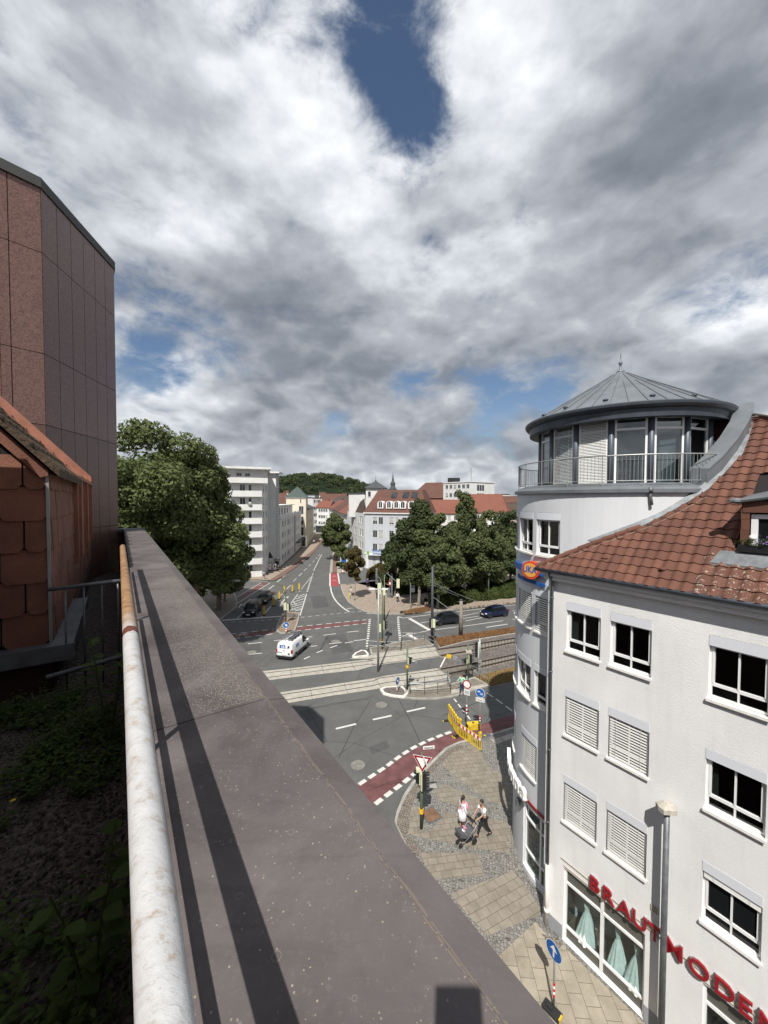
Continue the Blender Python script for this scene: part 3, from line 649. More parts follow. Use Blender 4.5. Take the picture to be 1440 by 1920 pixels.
patch('cycle_path', S8([(180, 555), (290, 540), (420, 470), (620, 330), (800, 190), (900, 90), (960, 10), (1000, -60), (985, -70), (930, 5), (860, 85), (700, 210), (500, 350), (330, 460)]), 'footway_red', 0.13)
raised('pavement_far', gp(S8([(1105, 430), (1118, 260), (1150, 150), (1175, 60), (1195, 0), (1330, 0), (1600, 60), (1600, 400), (1260, 600), (1245, 430)])), 0.12, 'kerb_stone')
patch('cycle_path', S8([(1145, 428), (1152, 250), (1180, 120), (1200, 40), (1240, 30), (1222, 150), (1212, 300), (1215, 430)]), 'footway_red', 0.13)
patch('side_road_mouth', S8([(1245, 435), (1290, 430), (1340, 425), (1500, 400), (1500, 600), (1262, 600)]), 'asphalt_patch', 0.128)
raised('pavement_left', gp([(300, 1250), (443, 1140), (446, 1128), (440, 1112), (420, 1100), (380, 1095), (200, 1120), (100, 1200)]), 0.12, 'platform_pavers')
raised('plaza', gp(S4([(380, 200), (560, 190), (760, 160), (1600, 60), (1600, -150), (800, -120), (430, -40)]), 0.13), 0.16, 'plaza_paving', inset=0.01)
LV = MB(); rnd = random.Random(3)
for poly, n in ((S4([(480, 285), (560, 262), (700, 240), (715, 275), (640, 292), (500, 305)]), 1500), (S4([(900, 255), (1385, 205), (1385, 220), (900, 272)]), 500)):
 g = gp(poly, 0.13); xs = [p.x for p in g]; ys = [p.y for p in g]
 def inside(x, y):
  c = False
  for i in range(len(g)):
   a, b = g[i], g[i - 1]
   if (a.y > y) != (b.y > y) and x < (b.x - a.x) * (y - a.y) / (b.y - a.y) + a.x: c = not c
  return c
 for _ in range(n):
  x, y = rnd.uniform(min(xs), max(xs)), rnd.uniform(min(ys), max(ys))
  if inside(x, y):
   a = rnd.uniform(0, 6.3); s = rnd.uniform(0.08, 0.2); z = 0.14 + rnd.uniform(0, 0.08)
   LV.add([(x + s * math.cos(a + k * 2.1), y + s * math.sin(a + k * 2.1), z + rnd.uniform(0, 0.03)) for k in range(3)], [(0, 1, 2)])
tag(LV.build('fallen_leaves', 'leaf_fallen'), kind='stuff')
def manhole(px, py, r, label, z=0.0):
 c = G(px, py, z); mb = MB()
 mb.lathe([(r, -0.01), (r, 0.016), (r * 0.86, 0.018), (r * 0.84, 0.012), (0.01, 0.014)], 24, (0, 0, 0))
 for i in range(-3, 4):
  w = math.sqrt(max(0.01, (r * 0.75) ** 2 - (i * r * 0.2) ** 2)); mb.box((0, i * r * 0.2, 0.018), (2 * w, 0.03, 0.012))
 o = mb.build('manhole_cover', 'manhole_iron'); o.location = c; tag(o, label, 'manhole cover', 'manhole covers in the road')
mat('manhole_iron', (0.20, 0.19, 0.17), 0.8, 0.1, var=0.25, scale=4); mat('grate_rust', (0.16, 0.09, 0.05), 0.85, var=0.3, scale=2)
manhole(*S5([(507, 71)])[0], 0.46, 'round manhole cover in the road before the tram stop, beside a long white dash')
manhole(*S5([(363, 440)])[0], 0.45, 'pale round manhole cover nearest the parapet, left of the red cycle lane')
manhole(*S3([(345, 832)])[0], 0.5, 'round manhole cover beside a white dash, left of the white van')
manhole(*S3([(1100, 733)])[0], 0.5, 'round manhole cover in the far carriageway, right of the white van')
def floor_plate(px4, mt, label, frame='zinc_pipe', z=0.131):
 g = gp(px4, z); c = sum(g, Vector()) / 4; r = thing('floor_hatch', (c.x, c.y, z), label, 'hatch')
 fr = MB(); fr.prism([(p.x, p.y) for p in g], z - 0.01, z + 0.012); fr.build('frame', frame, r, world=True)
 inn = [c + (p - c) * 0.84 for p in g]; pl = MB(); pl.prism([(p.x, p.y) for p in inn], z + 0.01, z + 0.02); pl.build('cover_plate', mt, r, world=True)
 return r
floor_plate(S5([(740, 735), (822, 692), (886, 762), (800, 805)]), 'grate_rust', 'rust brown square hatch in the pavement behind the green signal mast')
floor_plate(S5([(778, 570), (845, 548), (860, 582), (782, 598)]), 'kerb_stone', 'small pale paved hatch with dark frame, just right of the black signal heads')
# ================================================================== OWN ROOF TERRACE
H0 = CAM_H
def Z(z): return H0 + z
def rsbox(mb, a0, a1, t0, t1, z0, z1, mi=0):
 vs = [RS(a, t, Z(z)) for z in (z0, z1) for (a, t) in ((a0, t0), (a1, t0), (a1, t1), (a0, t1))]
 return mb.add(vs, [(0, 3, 2, 1), (4, 5, 6, 7), (0, 1, 5, 4), (1, 2, 6, 5), (2, 3, 7, 6), (3, 0, 4, 7)], mi)
def mk_parapet():
 k = NB('parapet_metal'); P = k.geo.outputs['Position']
 def dot(v):
  x = k.n('ShaderNodeVectorMath', operation='DOT_PRODUCT'); k.link(P, x.inputs[0]); x.inputs[1].default_value = tuple(v); return x.outputs['Value']
 a = dot(RX); t = dot(SX)
 big = k.noise(P, 2.3, 6, 0.62, 0.6); fine = k.noise(P, 90, 4, 0.7); stz = k.noise(k.mapping(P, -R(34.5), (1.0, 4.0, 1)), 3.0, 5, 0.7, 0.5)
 c = k.ramp(big, [(0.28, (0.055, 0.046, 0.045)), (0.5, (0.10, 0.086, 0.085)), (0.72, (0.140, 0.123, 0.120))])
 c = k.mix(k.math('MULTIPLY', k.math('SUBTRACT', stz, 0.52, True), 1.6), c, (0.05, 0.042, 0.040))
 c = k.mix(k.math('MULTIPLY', k.math('GREATER_THAN', fine, 0.6), 0.25), c, (0.16, 0.145, 0.135))
 on_top = k.math('LESS_THAN', a, 0.507)
 seg = k.math('MULTIPLY', k.math('GREATER_THAN', t, 1.64), k.math('LESS_THAN', t, 5.1))
 edge = k.math('LESS_THAN', k.math('ABSOLUTE', k.math('SUBTRACT', a, k.math('ADD', 0.497, k.math('MULTIPLY', k.noise(P, 9, 3), 0.02)))), 0.007)
 fade = k.math('MULTIPLY', k.math('SUBTRACT', a, 0.17), 4.0, True)
 dn = k.noise(P, 4.5, 3); dens = k.math('ADD', k.math('MULTIPLY', k.math('MULTIPLY', seg, 0.62), fade), k.math('MULTIPLY', dn, 0.035))
 v = k.vor(P, 190, 'F1', 'Color'); s = k.n('ShaderNodeSeparateColor'); k.link(v, s.inputs[0])
 vd = k.vor(P, 190, 'F1'); spk = k.math('MULTIPLY', k.math('LESS_THAN', s.outputs[0], dens), k.math('LESS_THAN', vd, 0.42))
 spk = k.math('MULTIPLY', spk, on_top)
 c = k.mix(k.math('MULTIPLY', spk, 0.85), c, k.mix(s.outputs[1], (0.33, 0.285, 0.215), (0.20, 0.175, 0.14)))
 v2 = k.vor(P, 26, 'F1', 'Color'); s2 = k.n('ShaderNodeSeparateColor'); k.link(v2, s2.inputs[0]); d2 = k.vor(P, 26, 'F1')
 r0 = k.math('MULTIPLY', s2.outputs[1], 0.22)
 ring = k.math('LESS_THAN', k.math('ABSOLUTE', k.math('SUBTRACT', k.math('ADD', d2, k.math('MULTIPLY', k.noise(P, 70, 3), 0.06)), k.math('ADD', r0, 0.05))), 0.022)
 ring = k.math('MULTIPLY', ring, k.math('GREATER_THAN', s2.outputs[0], 0.74)); ring = k.math('MULTIPLY', ring, on_top)
 c = k.mix(k.math('MULTIPLY', ring, 0.26), c, (0.30, 0.27, 0.23))
 c = k.mix(k.math('MULTIPLY', k.math('MULTIPLY', edge, k.math('GREATER_THAN', k.noise(P, 60, 3), 0.46)), 0.5), c, (0.21, 0.165, 0.125))
 v3 = k.vor(k.mapping(P, -R(34), (1, 0.6, 1)), 5.0, 'F1', 'Color'); s3 = k.n('ShaderNodeSeparateColor'); k.link(v3, s3.inputs[0]); d3 = k.vor(k.mapping(P, -R(34), (1, 0.6, 1)), 5.0, 'F1')
 drop = k.math('MULTIPLY', k.math('GREATER_THAN', s3.outputs[0], 0.8), k.math('LESS_THAN', k.math('ADD', d3, k.math('MULTIPLY', k.noise(P, 60, 2), 0.09)), 0.085))
 c = k.mix(k.math('MULTIPLY', drop, 0.8), c, (0.45, 0.44, 0.42))
 jn = k.math('MINIMUM', k.math('ABSOLUTE', k.math('SUBTRACT', t, 1.62)), k.math('ABSOLUTE', k.math('SUBTRACT', t, 5.12)))
 c = k.mix(k.math('LESS_THAN', jn, 0.003), c, (0.02, 0.018, 0.018))
 k.color(c); k.rough(0.72); k.b.inputs['Specular IOR Level'].default_value = 0.3
 k.bump(k.math('ADD', k.math('MULTIPLY', ring, 0.6), k.math('ADD', k.math('MULTIPLY', spk, 0.8), k.math('MULTIPLY', fine, 0.35))), 0.35, 0.004)
mk_parapet()
def mk_rail():
 k = NB('peeling_paint'); P = k.tc.outputs['Object']
 M_ = k.mapping(P, (0, 0, R(20)), (1.6, 2.2, 1.6)); n = k.noise(M_, 11, 9, 0.72, 0.3); n2 = k.noise(P, 4.2, 5, 0.6); s = k.noise(k.mapping(P, (0, 0, R(25)), (1, 2.2, 1)), 60, 4, 0.7, 0.6)
 t = k.n('ShaderNodeVectorMath', operation='DOT_PRODUCT'); k.link(k.geo.outputs['Position'], t.inputs[0]); t.inputs[1].default_value = tuple(SX)
 far = k.math('MULTIPLY', k.math('SUBTRACT', t.outputs['Value'], 1.75), 2.5, True)
 c = k.ramp(n, [(0.31, (0.20, 0.12, 0.07)), (0.39, (0.34, 0.29, 0.24)), (0.47, (0.43, 0.43, 0.43)), (0.8, (0.54, 0.55, 0.56))])
 c = k.mix(k.math('MULTIPLY', k.math('GREATER_THAN', s, 0.60), 0.45), c, (0.30, 0.27, 0.24))
 c = k.mix(k.math('MULTIPLY', k.math('SUBTRACT', n2, 0.56, True), 4.0, True), c, (0.30, 0.17, 0.08))
 rn = k.ramp(k.noise(M_, 9, 6, 0.7), [(0.3, (0.13, 0.05, 0.022)), (0.55, (0.30, 0.175, 0.085)), (0.75, (0.42, 0.30, 0.19))])
 c = k.mix(k.math('MULTIPLY', far, k.math('GREATER_THAN', k.math('ADD', k.noise(M_, 6, 5), k.math('MULTIPLY', far, 0.25)), 0.47)), c, rn)
 band = k.math('LESS_THAN', k.math('ABSOLUTE', k.math('SUBTRACT', k.math('ADD', t.outputs['Value'], k.math('MULTIPLY', k.noise(P, 30, 3), 0.05)), 1.85)), 0.035)
 c = k.mix(band, c, (0.12, 0.035, 0.018))
 k.color(c); k.rough(0.62); k.bump(k.math('ADD', n, k.math('MULTIPLY', s, 0.4)), 0.6, 0.003)
mk_rail()
def mk_granite(name, a, b, dark):
 k = NB(name); P = k.geo.outputs['Position']; d = k.vor(P, 48, 'F1', 'Color'); s = k.n('ShaderNodeSeparateColor'); k.link(d, s.inputs[0])
 c = k.ramp(s.outputs[0], [(0, a), (0.55, b), (1, dark)]); n = k.noise(P, 0.5, 5, 0.6)
 c = k.mix(k.math('MULTIPLY', k.noise(P, 20, 3), 0.3), c, b)
 c = k.mix(k.math('MULTIPLY', n, 0.35), c, tuple(x * 0.7 for x in b)); k.color(c); k.rough(0.3)
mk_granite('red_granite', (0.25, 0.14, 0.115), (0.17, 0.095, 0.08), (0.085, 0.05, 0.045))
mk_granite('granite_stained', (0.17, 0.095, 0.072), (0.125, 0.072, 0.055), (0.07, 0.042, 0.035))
mat('joint_dark', (0.012, 0.008, 0.008), 0.9); mat('coping_black', (0.05, 0.052, 0.05), 0.6, var=0.1)
mat('fibre_tile', (0.18, 0.072, 0.043), 0.8, var=0.3, scale=2.5, bump=0.3, bscale=60, world=True); mat('fibre_sheet', (0.24, 0.095, 0.055), 0.75, var=0.25, scale=3, world=True)
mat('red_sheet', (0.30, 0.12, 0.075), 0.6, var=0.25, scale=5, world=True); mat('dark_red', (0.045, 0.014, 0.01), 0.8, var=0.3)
mat('mossy_tile', (0.035, 0.024, 0.014), 0.95, scale=9, col2=(0.085, 0.055, 0.03), bump=1.0, bscale=25, world=True)
mk_ballast('roof_gravel', (0.06, 0.047, 0.038), (0.28, 0.235, 0.20), 42)
struct('terrace_gravel', rsbox(MB(), -3.2, 0.02, -8, 13.1, -2.2, -2.0), 'roof_gravel')
ob = thing('office_building', RS(-4, -3, 0), 'building the photo is taken from, seen only as its dark wall under the long parapet', 'building')
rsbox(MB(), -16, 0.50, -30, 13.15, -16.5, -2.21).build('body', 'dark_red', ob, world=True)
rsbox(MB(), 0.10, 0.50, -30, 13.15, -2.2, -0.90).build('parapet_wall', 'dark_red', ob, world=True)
rb = MB(); rsbox(rb, -12, -1.25, -14, 4.7, -2.19, 1.3); rb.build('shade_block', 'fibre_sheet', ob, world=True)  # unseen block added to shade the gravel strip and tiled wall
pp = thing('parapet', RS(0.3, 0, Z(-0.9)), 'long flat brown metal parapet coping running away from the camera, flecked with lichen', 'parapet')
pc = MB(); n = 60
for i, (t0, t1) in enumerate(((-6, 1.617), (1.624, 5.115), (5.122, 9.2), (9.207, 13.2))):
 prof = [(0.09, -1.25), (0.09, -0.852), (0.105, -0.85), (0.495, -0.85), (0.503, -0.851), (0.508, -0.858), (0.588, -0.874), (0.592, -0.88), (0.592, -1.0)]
 vs = []
 for t in (t0, t1): vs += [RS(a, t, Z(z)) for a, z in prof]
 m = len(prof); pc.add(vs, [(j, j + 1, m + j + 1, m + j) for j in range(m - 1)] + [tuple(range(m)), tuple(range(m, 2 * m))[::-1]])
pc.build('coping', 'parapet_metal', pp, world=True)
en = MB(); rsbox(en, -0.72, 0.595, 13.2, 13.5, -0.93, -0.845); rsbox(en, -0.72, 0.1, 13.14, 13.2, -0.93, -0.86); en.build('end_coping', 'zinc_dark', pp, world=True)
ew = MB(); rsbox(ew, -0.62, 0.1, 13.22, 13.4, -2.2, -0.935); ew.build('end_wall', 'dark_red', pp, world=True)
cr = MB(); rnd = random.Random(11)
for _ in range(350):
 t = 0.35 + 2.4 * rnd.random() ** 1.3; a = 0.2 + 0.3 * rnd.random() ** 0.6 if rnd.random() < .6 else rnd.gauss(0.498, 0.006)
 if a > 0.515: continue
 r = rnd.uniform(0.0008, 0.0026); k = rnd.randint(5, 7); ph = rnd.random() * 6
 c = RS(a, t, Z(-0.8498)); ring = [c + Vector((r * rnd.uniform(.7, 1.2) * math.cos(ph + 6.283 * j / k), r * rnd.uniform(.7, 1.2) * math.sin(ph + 6.283 * j / k), 0)) for j in range(k)]
 cr.add(ring + [c + Vector((0, 0, rnd.uniform(0.0006, 0.0014)))], [(j, (j + 1) % k, k) for j in range(k)])
mat('lichen', (0.20, 0.175, 0.145), 0.9, scale=8, col2=(0.17, 0.14, 0.11), world=True)
co = cr.build('lichen', 'lichen', pp, world=True); co['kind'] = 'stuff'
gr = thing('guard_rail', RS(0.03, 0.5, Z(-0.85)), 'rusty steel tube handrail with peeling white paint along the inside of the parapet', 'railing')
tr_ = MB(); pts = [RS(0.020 + 0.0022 * (5.3 - t) ** 1, t, Z(-0.54)) for t in [-4 + 0.15 * i for i in range(63)]]
tr_.tube(pts, 0.0262, 28); tr_.ball(pts[-1], 0.0262, n=16, m=8)
o = tr_.build('top_rail', 'peeling_paint', gr, world=True, smooth=True)
lo = MB(); lo.tube([RS(0.03, t, Z(-0.70)) for t in (-4, 1, 3.1)], 0.011, 10); lo.tube([RS(0.03, 3.3, Z(-0.70)), RS(0.03, 5.25, Z(-0.7))], 0.011, 10); lo.build('lower_rail', 'peeling_paint', gr, world=True, smooth=True)
for t in (-1.9, -0.2, 1.45, 3.13, 4.9):
 p = MB(); p.cyl(RS(0.03, t, Z(-0.53)), RS(0.03, t, Z(-1.9)), 0.013, n=10); p.build('post', 'peeling_paint', gr, world=True, smooth=True)
g2 = thing('cross_rail', RS(-0.3, 5.0, Z(-2)), 'short grey baluster railing crossing the gravel strip beside the tiled wall', 'railing')
m = MB(); m.tube([RS(-0.60, 5.02, Z(-0.90)), RS(-0.2, 5.02, Z(-0.885)), RS(0.0, 5.02, Z(-0.88))], 0.02, 12); m.build('top_rail', 'galv_dark' if 'galv_dark' in MATS else 'zinc_pipe', g2, world=True, smooth=True)
for a in (-0.47, -0.32, -0.17, -0.03):
 m = MB(); m.cyl(RS(a, 5.02, Z(-0.9)), RS(a, 5.02, Z(-1.95)), 0.009, n=8); m.build('baluster', 'zinc_pipe', g2, world=True, smooth=True)
m = MB(); m.tube([RS(-0.62, 4.95, Z(-1.75)), RS(0.0, 5.0, Z(-1.7))], 0.022, 10); m.build('bottom_rail', 'zinc_pipe', g2, world=True)
dm = thing('tiled_dormer', RS(-1.5, 6, Z(-2.2)), 'red brown scalloped tile wall and steep mossy roof at the left edge, in shade', 'dormer')
bd = MB(); sl = 1.12
prof = [(-0.62, -1.5), (-0.62, 0.28), (-3.6, 0.28 + 2.98 * sl), (-3.6, -1.5)]
vs = [RS(a, t, Z(z)) for t in (5.27, 13.1) for a, z in prof]
bd.add(vs, [(0, 1, 2, 3), (7, 6, 5, 4), (0, 4, 5, 1), (2, 6, 7, 3), (1, 5, 6, 2)]); bd.build('wall', 'joint_dark', dm, world=True)
TW, TH = 0.37, 0.32
ti = MB(); row = 0; z = -1.5
while z < 2.5:
 off = (row % 2) * TW / 2; a = -0.615 + off * 0
 k = 0; a1 = -0.615
 first = TW * 0.5 if row % 2 else TW
 while a1 > -2.6:
  w = first if k == 0 else TW; a0 = a1 - w; zt = 0.30 + (-0.62 - a0) * sl - 0.03
  if z < 0.28 + (-0.62 - a1) * sl:
   top1 = min(z + TH + 0.02, 0.26 + (-0.62 - a1) * sl); top0 = min(z + TH + 0.02, 0.26 + (-0.62 - a0) * sl); c = 0.045; g = 0.008
   d0, d1 = 5.262, 5.232
   poly = [(a0 + c, z), (a1 - c, z), (a1 - g, z + c), (a1 - g, top1), (a0 + g, top0), (a0 + g, z + c)]
   n = len(poly); tl = rnd.uniform(-0.003, 0.003)
   ti.add([RS(p, d0, Z(q)) for p, q in poly] + [RS(p, d1 + (q - z) * 0.075 + tl, Z(q)) for p, q in poly], [tuple(range(n, 2 * n))] + [(i, (i + 1) % n, n + (i + 1) % n, n + i) for i in range(n)])
  a1 = a0; k += 1
 z += TH; row += 1
ti.build('tile_cladding', 'fibre_tile', dm, world=True)
ts = MB(); z = -1.5; row = 0
while z < 0.2:
 t = 5.3 - (row % 2) * 0.12
 while t < 13.0:
  t1 = min(t + 0.24, 13.05); t0 = max(t, 5.3); top = min(z + TH + 0.01, 0.27); c = 0.03; tl = rnd.uniform(-0.003, 0.003)
  if t > 7.75 and z > -1.0: break
  poly = [(t0 + c, z), (t1 - c, z), (t1 - .003, z + c), (t1 - .003, top), (t0 + .003, top), (t0 + .003, z + c)]
  if t1 - t0 > 0.08:
   n = 6; ts.add([RS(-0.616, p, Z(q)) for p, q in poly] + [RS(-0.597 - (q - z) * 0.04 + tl, p, Z(q)) for p, q in poly], [tuple(range(n, 2 * n))] + [(i, (i + 1) % n, n + (i + 1) % n, n + i) for i in range(n)])
  t += 0.24
 z += TH; row += 1
ts.build('side_tiles', 'fibre_tile', dm, world=True)
vsht = MB()
for i in range(7):
 t0 = 7.78 + i * 0.76; rsbox(vsht, -0.61, -0.585 + 0.018 * (i % 2), t0, t0 + 0.745, -1.02, 0.36)
 rsbox(vsht, -0.61, -0.545, t0 - 0.01, t0 + 0.012, -1.02, 0.40)
vsht.build('sheet_cladding', 'fibre_sheet', dm, world=True)
cs = MB(); rsbox(cs, -0.625, -0.600, 5.232, 5.262, -1.5, 0.27); cs.build('corner_strip', 'galv_steel', dm, world=True)
rf = MB()
def roofsl(mb, t0, t1, a_e, z_e, a_r, th, mi=0, wav=0.0, nn=1):
 n = max(1, nn)
 for i in range(n):
  p, q = t0 + (t1 - t0) * i / n, t0 + (t1 - t0) * (i + 1) / n
  for j in range(14):
   f0, f1 = j / 14, (j + 1) / 14; aa0 = a_e + (a_r - a_e) * f0; aa1 = a_e + (a_r - a_e) * f1
   z0 = z_e + (a_e - aa0) * sl; z1 = z_e + (a_e - aa1) * sl; o1 = 0.035
   w = wav * (1 if i % 2 else 0)
   vs = [RS(aa0, p, Z(z0 + o1 + w)), RS(aa0, q, Z(z0 + o1 + w)), RS(aa1, q, Z(z1 + w)), RS(aa1, p, Z(z1 + w)), RS(aa0, p, Z(z0 - th)), RS(aa0, q, Z(z0 - th)), RS(aa1, q, Z(z1 - th)), RS(aa1, p, Z(z1 - th))]
   mb.add(vs, [(0, 1, 2, 3), (4, 7, 6, 5), (0, 4, 5, 1), (0, 3, 7, 4), (1, 5, 6, 2), (2, 6, 7, 3)], mi)
roofsl(rf, 5.10, 7.9, -0.50, 0.27, -3.6, 0.045, 0, 0.022, 18); rf.build('mossy_roof', 'mossy_tile', dm, world=True)
bf = MB()
for j in range(1):
 vs = [RS(a, t, Z(z)) for t in (5.20, 5.235) for a, z in ((-0.60, 0.24), (-0.60, 0.30), (-3.6, 0.30 + 3.0 * sl), (-3.6, 0.16 + 3.0 * sl), (-0.66, 0.22))]
 bf.add(vs, [(0, 1, 2, 3, 4), (9, 8, 7, 6, 5), (0, 5, 6, 1), (4, 9, 5, 0), (3, 8, 9, 4)])
bf.build('verge_board', 'fibre_tile', dm, world=True)
rs2 = MB(); roofsl(rs2, 7.92, 13.1, -0.54, 0.36, -2.7, 0.03, 0, 0.012, 9)
for i in range(8):
 t0 = 7.95 + i * 0.735; vs = [RS(a, t, Z(z)) for t in (t0, t0 + 0.03) for a, z in ((-0.52, 0.36), (-0.52, 0.50), (-2.7, 0.36 + 2.16 * sl + 0.14), (-2.7, 0.36 + 2.16 * sl))]
 rs2.add(vs, [(0, 1, 2, 3), (7, 6, 5, 4), (0, 4, 5, 1), (1, 5, 6, 2)])
rs2.build('red_flashing', 'red_sheet', dm, world=True)
gt = MB(); rsbox(gt, -3.2, -0.42, 5.02, 5.26, -1.62, -1.50); rsbox(gt, -0.62, -0.42, 5.26, 7.4, -1.62, -1.50); rsbox(gt, -3.2, -0.40, 5.0, 5.03, -1.63, -1.47); gt.build('gutter', 'zinc_pipe', dm, world=True)
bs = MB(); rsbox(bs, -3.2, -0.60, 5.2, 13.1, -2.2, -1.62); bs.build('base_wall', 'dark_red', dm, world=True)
sg = MB()   # snow guard grille standing on the roof
for i in range(46):
 f = i / 45; a = -0.95 - 2.2 * f; t = 12.0; zb = 0.36 + (-0.54 - a) * sl
 sg.cyl(RS(a, t, Z(zb)), RS(a - 0.0, t, Z(zb + 0.42)), 0.006, n=4)
for dz in (0.02, 0.2, 0.42): sg.tube([RS(-0.95, 12.0, Z(0.36 + 0.41 * sl + dz)), RS(-3.15, 12.0, Z(0.36 + 2.61 * sl + dz))], 0.009, 5)
sg.build('snow_guard', 'joint_dark', dm, world=True)
TB = H0 - 6; TTOP = H0 + 6.38
A_ = Vector((-7.52, 10.87)); B_ = Vector((-7.08, 8.10)); fd = Vector((0.625, 0.78)); C_ = B_ - fd * 0.66
poly = [A_, B_, C_, C_ + Vector((-2.6, -0.25)), C_ + Vector((-4.2, 1.5)), C_ + Vector((-4.2, 5.2)), A_ + Vector((-1.4, 1.7))]
tw = thing('stair_tower', (-9, 10, 0), 'tall faceted tower clad in reddish granite panels with black coping, upper left', 'tower')
inn = MB(); cen = sum(poly, Vector((0, 0))) / len(poly)
inn.prism([tuple(cen + (p - cen) * 0.985) for p in poly], 0, TTOP - 0.02); inn.build('core', 'joint_dark', tw, world=True)
rows = [TTOP, H0 + 5.08, H0 + 3.02, H0 + 1.55, H0 - 0.72, H0 - 2.9, H0 - 5.0, H0 - 7.2, 0]
for i in range(len(poly)):
 p, q = poly[i], poly[(i + 1) % len(poly)]; ln = (q - p).length; d = (q - p).normalized(); nr = Vector((d.y, -d.x))
 if (p - cen).dot(nr) < 0: nr = -nr
 npan = max(1, round(ln / 0.465)); pm = MB(); ps = MB()
 if i == 0: cuts = [0, 0.46, 0.92, 1.39, 1.86, 2.33, ln]
 elif i == 1: cuts = [0, 0.50, ln]
 else: cuts = [ln * k / npan for k in range(npan + 1)]
 for c0, c1 in zip(cuts, cuts[1:]):
  for z1, z0 in zip(rows, rows[1:]):
   g = 0.007; a = p + d * (c0 + g); b = p + d * (c1 - g); e0 = nr * (-0.03); e1 = nr * 0.0
   vs = [(*(a + e0), z0 + g), (*(b + e0), z0 + g), (*(b + e0), z1 - g), (*(a + e0), z1 - g), (*(a + e1), z0 + g), (*(b + e1), z0 + g), (*(b + e1), z1 - g), (*(a + e1), z1 - g)]
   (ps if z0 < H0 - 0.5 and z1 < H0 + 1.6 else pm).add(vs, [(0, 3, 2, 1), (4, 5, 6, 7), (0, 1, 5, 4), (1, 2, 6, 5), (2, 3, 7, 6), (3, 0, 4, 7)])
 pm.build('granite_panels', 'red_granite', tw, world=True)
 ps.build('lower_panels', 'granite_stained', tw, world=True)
cp = MB(); cp.prism([tuple(cen + (p - cen) * 1.015) for p in poly], TTOP, TTOP + 0.2); cp.build('coping', 'coping_black', tw, world=True)
def leaf_shape(mb, base, d, L, wd, up, curl=0.3, mi=0):
 d = Vector(d).normalized(); sd = d.cross(Vector(up)).normalized(); u = sd.cross(d)
 pr = [(0, 0.02), (0.2, 0.6), (0.45, 1.0), (0.75, 0.6), (1.0, 0.0)]
 vs = [];
 for f, w in pr:
  c = Vector(base) + d * (L * f) + u * (-curl * L * f * f)
  vs += [c - sd * (wd * w / 2) + u * 0.05 * wd * w, c, c + sd * (wd * w / 2) + u * 0.05 * wd * w]
 fs = []
 for i in range(4):
  for j in (0, 1): fs.append((3 * i + j, 3 * i + j + 1, 3 * i + j + 4, 3 * i + j + 3))
 mb.add(vs, fs, mi)
def plant(loc, h, nstem, nleaf, L, label, name='self_sown_plant', seed=1, group=None, lean=(0, 0), m='leaf_weed'):
 r = random.Random(seed); root = thing(name, loc, label, 'plant', group); st = MB(); lf = MB()
 for s in range(nstem):
  az = r.random() * 6.28; sp = r.uniform(0.1, 0.45) * h; top = Vector((math.cos(az) * sp + lean[0], math.sin(az) * sp + lean[1], h * r.uniform(0.7, 1.05)))
  pts = [top * f + Vector((0, 0, 0.1 * h * math.sin(f * 3))) for f in (0, 0.35, 0.7, 1)]; st.tube(pts, 0.004, 5)
  for i in range(nleaf):
   f = 0.25 + 0.75 * i / nleaf; p = top * f + Vector((0, 0, 0.1 * h * math.sin(f * 3))); a = r.random() * 6.28
   d = Vector((math.cos(a), math.sin(a), r.uniform(-0.1, 0.5))); leaf_shape(lf, p, d, L * r.uniform(0.6, 1.15), L * r.uniform(.45, .7), (0, 0, 1), r.uniform(0.1, 0.5))
 st.build('stem', 'leaf_weed', root); lf.build('leaves', m, root); return root
plant(RS(-0.10, 3.75, Z(-2)), 0.95, 4, 7, 0.13, 'green leafy plant poking up behind the far end of the handrail', seed=3)
plant(RS(-0.12, 1.8, Z(-2)), 0.75, 4, 6, 0.13, 'broad leaved plant left of the handrail, half way down', seed=8)
plant(RS(-0.12, 0.75, Z(-2)), 0.6, 4, 6, 0.14, 'large leaved plant in the shade beside the nearest stretch of handrail', seed=12)
plant(RS(-0.95, 3.0, Z(-2)), 0.35, 8, 9, 0.05, 'bushy small leaved weed under the tiled wall gutter', seed=5)
wd = MB(); r_ = random.Random(21)
for _ in range(1500):
 t = r_.uniform(0.2, 5.0); a = -0.05 - r_.random() * (1.5); cl = math.sin(a * 5.1 + t * 2.3) + math.sin(t * 3.7 - a * 2)
 if cl < -.7 + r_.random() * 0.9: continue
 b = RS(a, t, Z(-2.0)); h = r_.uniform(0.05, 0.24)
 for s in range(r_.randint(2, 4)):
  q = r_.random() * 6.28; top = b + Vector((math.cos(q) * h * .5, math.sin(q) * h * .5, h * r_.uniform(.6, 1)))
  for i in range(6):
   f = (i + 1) / 6; p = b.lerp(top, f); aa = r_.random() * 6.28; leaf_shape(wd, p, (math.cos(aa), math.sin(aa), r_.uniform(-.2, .5)), r_.uniform(0.02, 0.055), r_.uniform(.012, .028), (0, 0, 1), .2)
tag(wd.build('weeds', 'leaf_weed'), kind='stuff')
st_ = MB()
for _ in range(9000):
 t = 0.1 + r_.random() ** 1.5 * 5; a = 0.0 - r_.random() * 1.6; s = r_.uniform(0.006, 0.017); c = RS(a, t, Z(-2.0 + s * 0.5)); q = r_.random() * 6.28
 vs = [c + Vector((s * math.cos(q + k * 1.57) * r_.uniform(.7, 1.3), s * math.sin(q + k * 1.57) * r_.uniform(.7, 1.3), 0)) for k in range(4)] + [c + Vector((r_.uniform(-.3, .3) * s, r_.uniform(-.3, .3) * s, s * .8))]
 st_.add(vs, [(0, 1, 4), (1, 2, 4), (2, 3, 4), (3, 0, 4)])
tag(st_.build('gravel', 'roof_gravel'), kind='stuff')
